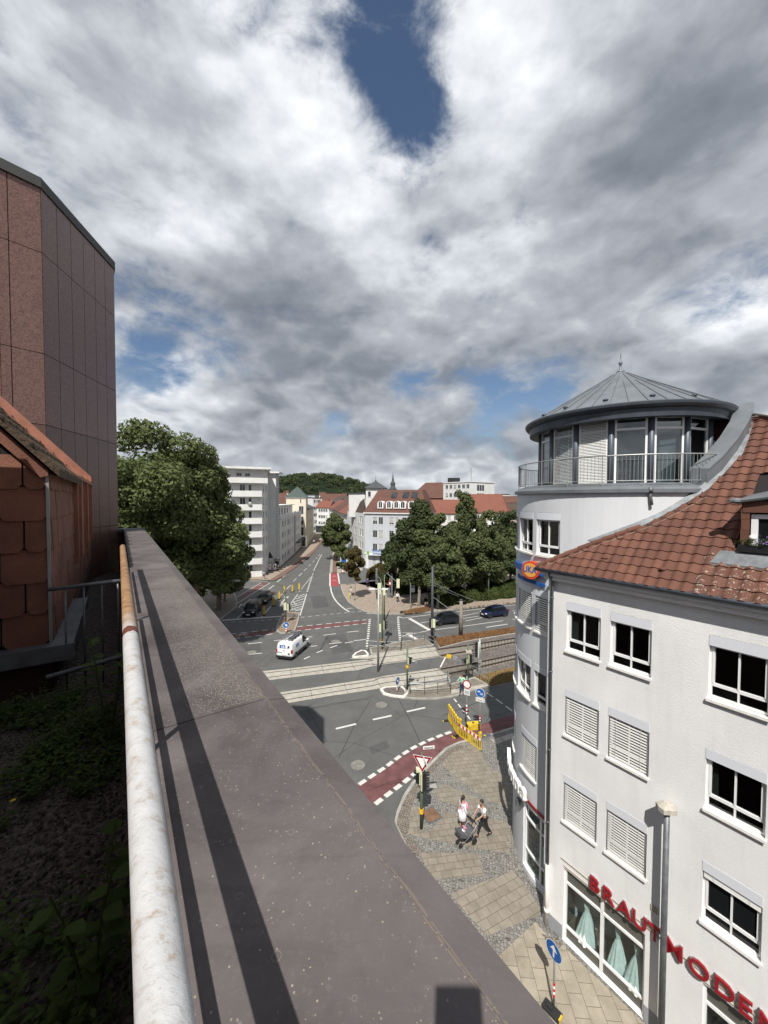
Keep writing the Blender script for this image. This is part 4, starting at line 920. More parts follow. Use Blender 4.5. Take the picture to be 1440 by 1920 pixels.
yf = MB()
for (a, t) in ((-0.42, 1.1), (-0.5, 1.55), (-0.75, 2.4), (-0.28, .62), (-0.15, 1.0), (-.55, 3.1), (-.62, 2.0)):
 for k in range(5):
  q = k * 1.256; leaf_shape(yf, RS(a, t, Z(-1.8)), (math.cos(q), math.sin(q), 0.2), 0.018, 0.012, (0, 0, 1), 0)
mat('petal_yellow', (0.6, 0.42, 0.02), 0.6); tag(yf.build('weed_flowers', 'petal_yellow'), kind='stuff')
# ================================================================== SHOP BUILDING WITH THE ROUND CORNER
FA = 13.4   # facade distance
sb = thing('shop_building', RS(FA + 2, 4, 0), 'white rendered corner building with round corner tower, blinds and red lettered shop front', 'building')
def fmap(u, d, z): return RS(FA - d, u, z)      # u = t, d = towards the street
WT = [-3.67, -6.86, -10.08]; WB = [-5.50, -8.63, -11.88]
cols = [(6.48, 7.69), (4.96, 6.17), (2.34, 3.57), (0.8, 2.03), (-1.8, -0.6), (-3.4, -2.2)]
holes = [(c0, c1, Z(b) , Z(t)) for c0, c1 in cols for t, b in zip(WT, WB)]
shops = [(4.94, 7.62), (0.75, 3.49), (-3.3, -0.6)]
holes += [(a, b, Z(-16.36), Z(-13.60)) for a, b in shops]
fw = MB(); facade(fw, fmap, -9, 8.42, Z(-16.5), Z(-2.75), holes, 0.16)
fw.add([RS(FA, 8.42, 0), RS(FA + 1.2, 8.42, 0), RS(FA + 1.2, 8.42, Z(-2.75)), RS(FA, 8.42, Z(-2.75))], [(0, 1, 2, 3)])
fw.build('wall', 'white_render', sb, world=True)
for a, b in ((7.64, 8.44), (3.51, 4.92), (-0.58, 0.73)): pl = MB(); pl.mbox(fmap, a, b, 0.0, 0.018, Z(-16.5), Z(-15.85)); pl.build('plinth', 'plinth_grey', sb, world=True)
cn = MB(); cn.mbox(fmap, -9, 8.5, 0, 0.18, Z(-2.95), Z(-2.78)); cn.mbox(fmap, -9, 8.6, 0, 0.30, Z(-2.77), Z(-2.63)); cn.build('cornice', 'white_render', sb, world=True)
def window(mf, u0, u1, z0, z1, parent, mode, split=True, depth=0.12, slat_drop=1.0, nu=1):
 "white window: frame with centre bar and a low fixed light, shutter box, sill; optional venetian blind"
 fm = MB(); D = -depth; fz = 0.06; box = 0.30; zt = z1 - box; zs = z0 + 0.06
 B = lambda a, b, c, d, d0=D - 0.05, d1=D + 0.02: fm.mbox(mf, a, b, d0, d1, c, d, nu=nu)
 B(u0, u0 + fz, zs, zt + .02); B(u1 - fz, u1, zs, zt + .02); B(u0 + fz, u1 - fz, zt - fz, zt + .02); B(u0 + fz, u1 - fz, zs, zs + fz)
 low = zs + (zt - zs) * 0.22; B(u0 + fz, u1 - fz, low, low + 0.09)
 B(u0 + fz, u0 + fz + 0.05, low + .09, zt - fz, D - .04, D + .035); B(u1 - fz - 0.05, u1 - fz, low + .09, zt - fz, D - .04, D + .035)
 um = (u0 + u1) / 2;
 if split: B(um - 0.02, um + 0.02, low + 0.09, zt - fz, D - .03, D + .03); B(um - 0.02, um + 0.02, zs + fz, low)
 f = fm.build('window', 'white_pvc', parent, world=True)
 g = MB(); g.mbox(mf, u0 + fz, u1 - fz, D - 0.03, D - 0.018, zs + fz, zt - fz, nu=nu); g.build('pane', 'room_glass' if mode == 'open' else 'glass_dark', f, world=True)
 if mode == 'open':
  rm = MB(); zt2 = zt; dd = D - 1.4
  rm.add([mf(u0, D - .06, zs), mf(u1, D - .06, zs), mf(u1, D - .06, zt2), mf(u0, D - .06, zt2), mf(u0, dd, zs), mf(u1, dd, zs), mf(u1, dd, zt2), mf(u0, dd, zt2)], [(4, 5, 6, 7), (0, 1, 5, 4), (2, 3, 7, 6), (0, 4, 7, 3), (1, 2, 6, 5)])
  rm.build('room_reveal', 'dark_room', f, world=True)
  if int(u0 * 7 + z0 * 3) % 3 != 1: cu = MB(); w_ = .16 + .1 * (int(z0 * 5) % 3); n_ = 8; cu.add([mf(u1 - .08 - w_ * i / n_, D - .10 - .02 * (i % 2), q) for i in range(n_ + 1) for q in (zs + .05, zt - .05)], [(2 * i, 2 * i + 2, 2 * i + 3, 2 * i + 1) for i in range(n_)]); cu.build('curtain', 'curtain_cloth', f, world=True)
 s = MB(); s.mbox(mf, u0 - 0.03, u1 + 0.03, -depth, 0.075, z0 - 0.0, z0 + 0.045, nu=nu); s.mbox(mf, u0 - .03, u1 + .03, 0.06, 0.078, z0 - 0.03, z0 + .0, nu=nu); s.build('sill', 'sill_white', f, world=True)
 b = MB(); b.mbox(mf, u0, u1, -0.13, 0.012, zt, z1 - .012, nu=nu); b.build('shutter_box', 'shutter_box', f, world=True)
 if mode in ('blind', 'half', 'rolled'):
  sm = MB(); zb = {'blind': z0 + 0.06, 'half': z0 + 0.16, 'rolled': zt - 0.16}[mode]; z = zt - 0.03; pitch = 0.092
  while z > zb:
   for i in range(nu):
    a, c = u0 + .03 + (u1 - u0 - .06) * i / nu, u0 + .03 + (u1 - u0 - .06) * (i + 1) / nu
    sm.add([mf(a, -0.022, z - 0.025), mf(c, -0.022, z - 0.025), mf(c, -0.030, z + 0.025), mf(a, -0.030, z + 0.025)], [(0, 1, 2, 3)])
   z -= pitch if mode != 'rolled' else 0.02
  for q in (0.2, 0.8): uu = u0 + (u1 - u0) * q; sm.mbox(mf, uu - .004, uu + .004, -0.012, -0.008, zb, zt)
  sm.mbox(mf, u0 + .03, u1 - .03, -0.06, -0.02, zb - 0.025, zb, nu=nu)
  sm.build('blind', 'blind_slat', f, world=True)
  if mode != 'rolled':
   for q in (u0 + .03, u1 - .045): bk = MB(); bk.mbox(mf, q, q + .015, -.09, -.0, zb, zt); bk.build('blind_guide', 'galv_steel', f, world=True)
 return f
modes = {(0, 0): 'open', (1, 0): 'open', (2, 0): 'open', (0, 1): 'half', (1, 1): 'blind', (2, 1): 'open', (0, 2): 'blind', (1, 2): 'blind', (2, 2): 'rolled', (3, 0): 'open', (3, 1): 'open', (3, 2): 'rolled'}
for ci, (c0, c1) in enumerate(cols):
 for ri, (t, b) in enumerate(zip(WT, WB)):
  window(fmap, c0, c1, Z(b), Z(t), sb, modes.get((ci, ri), 'open'))
mat('dress_mint', (0.68, 0.73, 0.72), 0.8, var=0.12, scale=12); mat('dress_white', (0.72, 0.74, 0.72), 0.8, var=0.1, scale=14)
def dress(loc, h, wd, lab, m, seed, parent_rot=0.0, lace=False):
 r = random.Random(seed); root = thing('bridal_dress', loc, lab, 'dress', 'dresses in the shop window', parent_rot)
 n = 44; prof = [(0.0, 0.50, 1.0), (0.12, 0.46, 1.0), (0.30, 0.36, .9), (0.5, 0.25, .7), (0.62, 0.17, .35), (0.68, 0.115, .1), (0.76, 0.135, 0), (0.86, 0.165, 0), (0.92, 0.14, 0), (0.95, 0.05, 0), (1.0, 0.04, 0)]
 mb = MB(); vs = []
 ph = r.random() * 6
 for f, rr, ru in prof[:9]:
  for i in range(n):
   q = 2 * math.pi * i / n; w = 1 + ru * 0.10 * math.sin(11 * q + ph) + ru * 0.05 * math.sin(5 * q) + (r.uniform(-.03, .03) if lace else 0)
   x = rr * wd * w * math.cos(q); y = rr * wd * w * math.sin(q) * (0.75 if f > 0.6 else 0.9); vs.append((x, y, f * h * 0.94))
 fs = [(j * n + i, j * n + (i + 1) % n, (j + 1) * n + (i + 1) % n, (j + 1) * n + i) for j in range(8) for i in range(n)] + [tuple(range(8 * n, 9 * n))]
 mb.add(vs, fs); mb.build('gown', m, root, smooth=not lace)
 k = MB(); k.lathe([(0.055, h * .86), (0.05, h * .90), (0.035, h * 0.95), (0.04, h * .99), (0.01, h * 1.0)], 14); k.build('mannequin_neck', 'sill_white', root, smooth=True)
 return root
for si, (a, b) in enumerate(shops):
 f = MB(); D = -0.12; z0, z1 = Z(-16.36), Z(-13.60); mid = (a + b) / 2
 bars = [(a, a + .07), (b - .07, b), (mid - .05, mid + .05)]
 for p, q in bars: f.mbox(fmap, p, q, D - .05, D + .04, z0, z1)
 for zz in ((z0, z0 + .07), (z0 + 0.46, z0 + .54), (z1 - .62, z1 - .53), (z1 - .06, z1)):
  f.mbox(fmap, a + .07, mid - .05, D - .045, D + .035, *zz); f.mbox(fmap, mid + .05, b - .07, D - .045, D + .035, *zz)
 fr = f.build('shop_window', 'white_pvc', sb, world=True)
 for za, zb_ in ((z0 + .07, z0 + .47), (z1 - .54, z1 - .06)): p = MB(); p.mbox(fmap, a + .07, b - .07, D - .03, D - .01, za, zb_); p.build('panel', 'shop_panel', fr, world=True)
 g = MB(); g.mbox(fmap, a + .07, b - .07, D - .02, D - .012, z0 + .53, z1 - .62); g.build('pane', 'shop_glass', fr, world=True)
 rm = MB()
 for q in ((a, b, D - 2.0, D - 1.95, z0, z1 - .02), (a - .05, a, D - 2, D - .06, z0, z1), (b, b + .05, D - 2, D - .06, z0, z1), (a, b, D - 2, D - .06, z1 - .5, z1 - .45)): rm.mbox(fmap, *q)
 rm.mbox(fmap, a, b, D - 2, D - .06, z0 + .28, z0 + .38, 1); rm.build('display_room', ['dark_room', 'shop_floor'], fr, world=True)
 mm = MB(); mm.mbox(fmap, a, b, -.02, 0.03, z1 + .08, z1 + .1); mm.build('conduit', 'cloth_beige', sb, world=True)
zf = Z(-16.36) + .385
dress(RS(FA + 0.42, 6.95, zf), 1.62, 0.72, 'mint tulle gown, leftmost in the shop window left of the lamp post', 'dress_mint', 4)
dress(RS(FA + 0.44, 5.9, zf), 1.60, 0.60, 'lace fishtail gown in the middle of the shop window left of the lamp post', 'dress_mint', 9, lace=True)
dress(RS(FA + 0.46, 5.3, zf), 1.62, 0.75, 'plain flared mint gown, nearest the lamp post in the left shop window', 'dress_mint', 14)
dress(RS(FA + 0.7, 3.0, zf), 1.6, 0.75, 'mint gown in the shop window at the bottom right corner', 'dress_mint', 15)
ls = thing('shop_sign', RS(FA - .1, 4, Z(-13.45)), 'red raised letters reading BRAUTMODEN above the bridal shop windows', 'sign')
starts = [('B', 6.60), ('R', 6.16), ('A', 5.74), ('U', 5.26), ('T', 4.83), ('M', 4.36), ('O', 3.80), ('D', 3.20), ('E', 2.70), ('N', 2.31)]
for ch, t in starts:
 mb = MB(); vs, fs, nz = text_mesh(ch, 0.66, 0.03, 0.004); x0 = min(v.x for v in vs); h = max(v.y for v in vs)
 sc = 0.46 / h; o = len(mb.v)
 mb.v += [tuple(RS(FA - 0.10 - v.z, t - (v.x - x0) * sc * 0.95, Z(-13.45) + v.y * sc)) for v in vs]
 for f, n in zip(fs, nz): mb.f.append(tuple(i + o for i in f)); mb.mi.append(0 if n > 0.5 else 1)
 mb.build('letter', ['sign_red', 'sign_red'], ls, world=True)
 m2 = MB(); o = 0; m2.v += [tuple(RS(FA - 0.045 - v.z * 0.55, t + 0.012 - (v.x - x0) * sc * 0.98, Z(-13.46) + v.y * sc * 1.04)) for v in vs]
 m2.f = list(fs); m2.mi = [0] * len(fs); m2.build('letter_body', 'letter_side', ls, world=True)
cnd = MB(); cnd.mbox(fmap, 2.0, 7.72, 0.02, 0.04, Z(-13.30), Z(-13.28)); cnd.build('rail', 'cloth_beige', ls, world=True)
gm = MB(); gm.tube([RS(FA - 0.36, t, Z(-2.58)) for t in (8.75, 4, -9)], 0.075, 12); gm.build('gutter', 'zinc_dark', sb, world=True, smooth=True)
dp = MB(); dp.tube([RS(FA - .34, 8.22, Z(-2.6)), RS(FA - .2, 8.22, Z(-2.85)), RS(FA - .09, 8.22, Z(-3.0)), RS(FA - .09, 8.22, Z(-13.9))], 0.055, 12)
for z in (-3.6, -6.4, -9.4, -12.2): dp.cyl(RS(FA - .09, 8.22, Z(z)), RS(FA - .09, 8.22, Z(z - .05)), 0.068, n=12)
dp.build('downpipe', 'zinc_pipe', sb, world=True, smooth=True)
d2 = MB(); d2.tube([RS(FA - .1, 8.22, Z(-13.9)), RS(FA - .1, 8.22, Z(-16.3))], 0.07, 12); d2.cyl(RS(FA - .1, 8.22, Z(-15.65)), RS(FA - .1, 8.22, Z(-15.78)), 0.10, n=12); d2.build('standpipe', 'sill_white', sb, world=True, smooth=True)
bx = MB(); bx.mbox(fmap, 4.62, 4.80, 0, 0.03, Z(-12.65), Z(-12.45), 0); bx.build('socket_box', 'cloth_beige', sb, world=True)
# ---- round tower
DC = Vector((10.5, 17.3)); DR = 4.27
dmap = arc_map(DC, DR, R(120)); AU = lambda deg: R(deg - 120) * DR
dh = []
wins = []
DT = [-0.47, -3.67, -6.86, -10.08]; DB = [-2.28, -5.50, -8.63, -11.95]
for t, b in zip(DT, DB):
 for a0, a1 in (((176.2, 193.0), (196.3, 212.3), (155.5, 172.3)) if t > -10 else ((183.4, 199.2), (155.5, 171.3), (133, 149))): wins.append((AU(a0), AU(a1), Z(b), Z(t)))
dsh = [(AU(187.5), AU(213), Z(-16.2), Z(-13.3))]
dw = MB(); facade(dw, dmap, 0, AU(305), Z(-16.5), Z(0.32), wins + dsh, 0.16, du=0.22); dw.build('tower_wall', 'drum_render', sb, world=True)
for i, (a, b, c, d) in enumerate(wins):
 lvl, col_ = i // 3, i % 3
 window(dmap, a, b, c, d, sb, 'blind' if (lvl in (1, 3)) else 'open', nu=5, split=True)
f = MB(); a, b, z0, z1 = dsh[0]; D = -.12
for p in (a, (a + b) / 2 + .1, b - .08): f.mbox(dmap, p, p + .08, D - .05, D + .04, z0, z1)
for zz in ((z0, z0 + .08), (z0 + .75, z0 + .83), (z1 - .7, z1 - .62), (z1 - .07, z1)): f.mbox(dmap, a, b, D - .04, D + .035, *zz, nu=8)
fr = f.build('shop_window', 'white_pvc', sb, world=True); g = MB(); g.mbox(dmap, a, b, D - .02, D - .01, z0 + .08, z1 - .07, nu=8); g.build('pane', 'shop_glass', fr, world=True)
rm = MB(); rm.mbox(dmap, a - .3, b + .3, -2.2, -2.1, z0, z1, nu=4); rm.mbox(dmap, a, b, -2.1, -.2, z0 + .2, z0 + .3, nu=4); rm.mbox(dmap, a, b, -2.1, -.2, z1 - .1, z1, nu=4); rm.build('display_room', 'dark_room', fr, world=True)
dress((DC.x + 3.5 * math.cos(R(197)), DC.y + 3.5 * math.sin(R(197)), Z(-15.95)), 1.65, .7, 'pale gown behind the curved shop window beside the downpipe', 'dress_mint', 33)
rdl = MB(); rdl.mbox(dmap, AU(189), AU(214), 0.02, 0.05, Z(-13.12), Z(-13.0), nu=8); rdl.build('red_band', 'sign_red', sb, world=True)
tc_ = MB(); tc_.lathe([(DR - 0.45, 0.32), (DR + 0.10, 0.30), (DR + 0.12, 0.30), (DR + 0.12, 0.42), (DR + .02, 0.50), (DR - .40, 0.66), (DR - .45, .6)], 72, (DC.x, DC.y, H0)); tc_.build('terrace_coping', 'zinc', sb, world=True)
tf = MB(); tf.lathe([(0.1, .40), (DR - .3, .40), (DR - .3, .45), (.1, .45)], 60, (DC.x, DC.y, H0)); tf.build('terrace_floor', 'plinth_grey', sb, world=True)
rl = MB(); rr_ = DR - 0.05
ang = [R(100 + 198 * i / 90) for i in range(91)]
P3 = lambda a, z: (DC.x + rr_ * math.cos(a), DC.y + rr_ * math.sin(a), H0 + z)
rl.tube([P3(a, 1.62) for a in ang], 0.022, 8); rl.tube([P3(a, 0.72) for a in ang], 0.014, 6)
for i in range(121):
 a = R(100 + 198 * i / 120); rl.cyl(P3(a, 0.72 if i % 10 else .45), P3(a, 1.62), 0.0075 if i % 10 else .016, n=5)
rl.build('terrace_railing', 'galv_steel', sb, world=True)
LR = 3.28; posts = [167.3 + 22.35 * k for k in range(16)]
lm = lambda r_, a, z: Vector((DC.x + r_ * math.cos(R(a)), DC.y + r_ * math.sin(R(a)), H0 + z))
po = MB()
for a in posts: po.cyl(lm(LR, a, .42), lm(LR, a, 3.15), 0.10, n=14); po.cyl(lm(LR - .28, a, .42), lm(LR - .28, a, 3.15), 0.07, n=8)
po.build('lantern_posts', 'steel_blue', sb, world=True, smooth=True)
for k, a in enumerate(posts):
 if k > 9 and k < 15 and False: continue
 a0, a1 = a + 1.9, a + 22.35 - 1.9; A0 = lm(LR - .05, a0, 0); B0 = lm(LR - .05, a1, 0)
 wm, ln = plane_map((A0.x, A0.y), (B0.x, B0.y), 1)
 nrm = wm(0, 1, 0) - wm(0, 0, 0); out = (A0 + B0).xy / 2 - DC
 if nrm.xy.dot(out) < 0: wm, ln = plane_map((A0.x, A0.y), (B0.x, B0.y), -1)
 f = MB(); z0, z1 = Z(.46), Z(3.12)
 for p, q in ((0, .07), (ln - .07, ln)): f.mbox(wm, p, q, -.04, .04, z0, z1)
 for zz in ((z0, z0 + .09), (z1 - .48, z1 - .40), (z1 - .07, z1)): f.mbox(wm, .07, ln - .07, -.035, .035, *zz)
 fr = f.build('lantern_window', 'white_pvc', sb, world=True)
 g = MB(); g.mbox(wm, .07, ln - .07, -.01, 0.0, z0 + .09, z1 - .07); g.build('pane', 'lantern_glass', fr, world=True)
 if k in (1, 2):
  s = MB(); z = z1 - .05
  while z > z0 + .03:
   s.add([wm(.03, .075, z - .022), wm(ln - .03, .075, z - .022), wm(ln - .03, .045, z + (.02 if k == 2 else -.005)), wm(.03, .045, z + (.02 if k == 2 else -.005))], [(0, 1, 2, 3)]); z -= .058
  for q in (.2, .8): s.mbox(wm, ln * q - .004, ln * q + .004, .08, .084, z0, z1)
  s.build('blind', 'blind_slat', fr, world=True)
core = MB(); core.lathe([(1.0, .45), (1.0, 3.1), (.9, 3.1)], 20, (DC.x + .8, DC.y + .8, H0)); core.build('inner_core', 'shutter_box', sb, world=True)
ceil = MB(); ceil.lathe([(.05, 3.06), (LR + .1, 3.06), (LR + .1, 3.1), (.05, 3.1)], 48, (DC.x, DC.y, H0)); ceil.build('ceiling', 'cloth_grey', sb, world=True)
cone = MB(); nseg = 72; er = 3.86
prof = [(er, 3.52), (er * .9, 3.74), (er * .55, 4.535), (er * .18, 5.375), (0.16, 5.72), (0.02, 5.78)]
cone.lathe(prof, nseg, (DC.x, DC.y, H0)); ro = cone.build('roof', 'zinc', sb, world=True)
seams = MB()
def cone_pt(r, a, dz=0):
 for (r0, z0), (r1, z1) in zip(prof, prof[1:]):
  if r1 <= r <= r0: return lm(r, a, z0 + (z1 - z0) * (r0 - r) / (r0 - r1) + dz)
 return lm(r, a, 5.7)
for i in range(40):
 a = i * 9; rr2 = [er, er * .8, er * .55, er * .35, er * .18, 0.35] if i % 2 == 0 else [er, er * .8, er * .55, er * .36]
 seams.tube([cone_pt(r, a, .012) for r in rr2], 0.016, 4)
seams.build('roof_seam', 'zinc_pipe', ro, world=True)
for a in (205, 231, 256, 281, 181):
 dv = MB(); p = cone_pt(er * .88, a, .03); dv.ball(p, 0.10, sc=(1, 1, .55), n=10, m=6); dv.build('roof_vent', 'zinc_dark', ro, world=True, smooth=True)
fn = MB(); fn.lathe([(.2, 5.70), (.12, 5.8), (.045, 5.86), (.04, 6.0), (.045, 6.04), (.07, 6.08), (.08, 6.13), (.07, 6.18), (.03, 6.22), (.025, 6.4), (.008, 6.95)], 14, (DC.x, DC.y, H0)); fn.build('finial', 'zinc', ro, world=True, smooth=True)
ev = MB(); ev.lathe([(er - .75, 3.1), (er - .35, 3.0), (er - .12, 3.02), (er - .1, 3.3), (er + .02, 3.34), (er + .08, 3.42), (er + .09, 3.50), (er + .05, 3.54), (er - .02, 3.52)], 72, (DC.x, DC.y, H0)); ev.build('eave', 'zinc_dark', ro, world=True, smooth=False)
gl = MB(); gl.ball((0, 0, .13), .13, n=14, m=8); o = gl.build('ball_lamp', 'lamp_yellow' if 'lamp_yellow' in MATS else 'sign_green', smooth=True); o.location = lm(2.4, 262, 1.25); tag(o, 'round yellow green ball behind the glass of the rooftop lantern', 'ball')
mat('lamp_yellow', (0.6, 0.6, 0.05), 0.4); o.data.materials[0] = MATS['lamp_yellow']
tb = thing('desk', lm(2.3, 236, .45), 'dark desk behind the lantern glass left of the ball', 'desk'); m_ = MB(); m_.box((0, 0, .72), (1.4, .7, .05)); m_.build('desk_top', 'cloth_black', tb)
for x in (-.6, .6):
 for y in (-.28, .28): q = MB(); q.box((x, y, .35), (.05, .05, .70)); q.build('leg', 'cloth_black', tb)
m_ = MB(); m_.box((0, 0, .95), (.5, .04, .32)); m_.box((0, 0.02, .78), (.1, .08, .12)); o = m_.build('monitor', 'black_plastic'); o.location = lm(2.3, 236, .45); tag(o, 'black monitor standing on the desk behind the lantern glass', 'monitor')
# ---- tiled main roof
SLP = 0.93
def rz(a): return -2.50 + SLP * (a - 13.1)
def roofhit(px, py):
 d = pxdir(px, py); da = d.x * RX.x + d.y * RX.y
 k = (-2.50 - SLP * 13.1) / (d.z - SLP * da); p = d * k
 return (p.x * RX.x + p.y * RX.y, p.x * SX.x + p.y * SX.y)
edge = [roofhit(*p) for p in ((1023, 1058), (1060, 1042), (1110, 1022), (1200, 990), (1262, 958), (1300, 936), (1326, 919), (1352, 893), (1389, 854), (1401, 824), (1409, 793))]
edge = [(13.06, 8.75)] + edge[1:]
def tmax(a):
 for (a0, t0), (a1, t1) in zip(edge, edge[1:]):
  if a0 <= a <= a1: return t0 + (t1 - t0) * (a - a0) / max(1e-6, a1 - a0)
 return edge[-1][1] if a > edge[-1][0] else edge[0][1]
def mk_tiles(name, base, alt, lich=0.0, lo=1.0):
 k = NB(name); P = k.geo.outputs['Position']; r = k.geo.outputs['Random Per Island']
 c = k.ramp(r, [(0, tuple(x * .86 for x in base)), (0.5, base), (1, alt)]); n = k.noise(P, 1.1, 5, .65); f = k.noise(P, 22, 4, .7)
 c = k.mix(k.math('MULTIPLY', n, .5), c, tuple(x * .55 for x in base)); c = k.mix(k.math('MULTIPLY', k.math('SUBTRACT', f, .55, True), 1.5), c, (.16, .09, .06))
 if lich:
  a = k.n('ShaderNodeVectorMath', operation='DOT_PRODUCT'); k.link(P, a.inputs[0]); a.inputs[1].default_value = tuple(RX); t = k.n('ShaderNodeVectorMath', operation='DOT_PRODUCT'); k.link(P, t.inputs[0]); t.inputs[1].default_value = tuple(SX)
  reg = k.math('MULTIPLY', k.math('LESS_THAN', a.outputs['Value'], 14.15), k.math('LESS_THAN', t.outputs['Value'], 3.9))
  sp = k.math('GREATER_THAN', k.math('ADD', k.noise(P, 9, 5, .8), k.math('MULTIPLY', reg, .10)), .68)
  c = k.mix(k.math('MULTIPLY', sp, .85), c, (.36, .33, .26))
 k.color(c); k.rough(.85); k.bump(f, .3, .01); return k.m
mk_tiles('clay_tiles', (0.125, 0.050, 0.032), (0.165, 0.068, 0.043), 1.0)
rt = MB(); ca = math.cos(math.atan(SLP)); CW = 0.305; CH = 0.36 * ca
nrm = (RX * -math.sin(math.atan(SLP)) + Vector((0, 0, math.cos(math.atan(SLP)))))
a = 13.02; row = 0; NX = 6
shape = [0.0, 0.012, 0.042, 0.052, 0.038, 0.008, 0.0]
dor_a0, dor_a1, dor_t = 14.05, 16.3, 3.5
while a < 18.9:
 t = -4.0
 while t < 10:
  tm = tmax(a + CH * .5)
  if t + CW > tm + 0.02:
   if t > tm - 0.03: break
   w = tm - t + 0.02
  else: w = CW
  if not (a > 14.2 and a < 16.6 and t + CW * .5 < 3.3 - (a - 14.2) * 0.0):
   vs = []; lift = rnd.uniform(0, 0.006); ov = 0.05 * ca
   for j, (aa, dz) in enumerate(((a, 0.036 + lift), (a + CH + ov, 0.002))):
    for i in range(7):
     tt = t + w * i / 6; b = RS(aa, tt, Z(rz(aa))); vs.append(b + nrm * (dz + shape[i]))
   for i in range(7): vs.append(RS(a, t + w * i / 6, Z(rz(a))) + nrm * (shape[i] + 0.004 + lift))
   fs = [(i, i + 1, 8 + i, 7 + i) for i in range(6)] + [(14 + i, 15 + i, i + 1, i) for i in range(6)]
   rt.add(vs, fs)
  t += CW
 a += CH; row += 1
mr = rt.build('tile_roof', 'clay_tiles', sb, world=True)
un = MB(); un.add([RS(13.05, 8.7, Z(rz(13.05) - .02)), RS(13.05, -4, Z(rz(13.05) - .02)), RS(18.9, -4, Z(rz(18.9) - .02)), RS(18.9, tmax(18.9), Z(rz(18.9) - .02))] + [RS(a_, t_, Z(rz(a_) - .02)) for a_, t_ in edge[::-1][:-1]], [tuple(range(4 + len(edge) - 1))]); un.build('roof_underlay', 'joint_dark', sb, world=True)
bk = MB(); rsbox(bk, 16.6, 24, -9, 7.0, -16.4, -2.7); bk.build('rear_body', 'white_render', sb, world=True)
bk = MB(); bk.add([RS(18.9, -4, Z(rz(18.9))), RS(18.9, 6, Z(rz(18.9))), RS(24, 6, Z(-2.6)), RS(24, -4, Z(-2.6))], [(0, 1, 2, 3)]); bk.build('rear_roof', 'clay_tiles', sb, world=True)
rg = MB(); rg.tube([RS(18.9, t_, Z(rz(18.9) + .05)) for t_ in (-4, 0, 5.6)], .11, 10); rg.build('ridge', 'clay_tiles', sb, world=True, smooth=True)
vg = MB()
for i in range(len(edge) - 1):
 (a0, t0), (a1, t1) = edge[i], edge[i + 1]; n = max(1, int(math.hypot(a1 - a0, t1 - t0) / .33))
 for j in range(n):
  f0, f1 = j / n, (j + 1.08) / n; p = RS(a0 + (a1 - a0) * f0, t0 + (t1 - t0) * f0, 0); q = RS(a0 + (a1 - a0) * f1, t0 + (t1 - t0) * f1, 0)
  p.z = Z(rz(a0 + (a1 - a0) * f0)) + .05; q.z = Z(rz(a0 + (a1 - a0) * f1)) + .035
  if i < 3: vg.cyl(p, q, .10, .085, n=10)
vg.build('verge_tiles', 'clay_tiles', sb, world=True)
fl = MB(); off = 0.0
for i in range(2, len(edge) - 1):
 (a0, t0), (a1, t1) = edge[i], edge[i + 1]
 p = [RS(a0, t0 - .05, Z(rz(a0) + .07)), RS(a1, t1 - .05, Z(rz(a1) + .07)), RS(a1, t1 + .16, Z(rz(a1) + .17)), RS(a0, t0 + .16, Z(rz(a0) + .17))]
 fl.add(p + [x - Vector((0, 0, .03)) for x in p], [(0, 1, 2, 3), (7, 6, 5, 4), (0, 4, 5, 1), (2, 6, 7, 3)])
fl.build('wall_flashing', 'lead_flash', sb, world=True)
cpx = [(1312, 905), (1340, 880), (1368, 845), (1388, 810), (1396, 785), (1397, 770)]
sw = MB(); sec = []
for x, y in cpx:
 a_, t_ = roofhit(x + 14, y + 8); a_ = min(a_, 19.4); sec.append((a_, t_))
hh = [0.62, 0.62, 0.6, 0.56, 0.5, 0.46]
sv = []
for (a_, t_), h in zip(sec, hh):
 zt = rz(a_) + h; sv.append([RS(a_, t_ + .0, Z(rz(a_) - .05)), RS(a_, t_ + .0, Z(zt - .06)), RS(a_, t_ - .03, Z(zt - .06)), RS(a_, t_ - .03, Z(zt)), RS(a_, t_ + .50, Z(zt + .04)), RS(a_, t_ + .50, Z(zt - .05)), RS(a_, t_ + .46, Z(zt - .05)), RS(a_, t_ + .46, Z(min(.45, rz(a_) - .05)))])
for s0, s1 in zip(sv, sv[1:]):
 o = len(sw.v); sw.v += [tuple(v) for v in s0 + s1]
 for j in range(7): sw.f.append((o + j, o + j + 1, o + 9 + j, o + 8 + j)); sw.mi.append(0 if j in (2, 3, 4) or j == 0 else 1)
sw.add(sv[0], [tuple(range(8))], 0); sw.add(sv[-1], [tuple(range(8))[::-1]], 0)
sw.build('climbing_parapet', ['zinc', 'plinth_grey'], sb, world=True)
pv = MB(); pv.tube([RS(sec[-1][0] - .2, sec[-1][1] + .9, Z(2.95)), RS(sec[-1][0], sec[-1][1] + .2, Z(3.12)), RS(18.8, 3.9, Z(3.14)), RS(18.8, 3.5, Z(3.0)), RS(18.8, 3.3, Z(2.8))], .06, 10); pv.build('vent_pipe', 'galv_steel', sb, world=True, smooth=True)
q = lm(DR + .06, 251.5, .42); ww = MB(); ww.tube([q, q + Vector((0, 0, -.25)), q + Vector((.02, -.05, -.55))], .055, 10); ww.cyl(q + Vector((0, 0, .05)), q + Vector((0, 0, -.12)), .09, n=10); ww.build('rainwater_outlet', 'zinc_pipe', sb, world=True, smooth=True)
lc = MB(); lc.tube([RS(a_, t_ - .35, Z(rz(a_) + .085)) for a_, t_ in edge[:6]], .006, 5); lc.tube([RS(13.15, 8.3, Z(rz(13.15) + .09)), RS(13.3, 8.35, Z(rz(13.3) + .09)), RS(13.7, 7.9, Z(rz(13.7) + .1))], .006, 5); lc.build('lightning_wire', 'cloth_beige', sb, world=True)
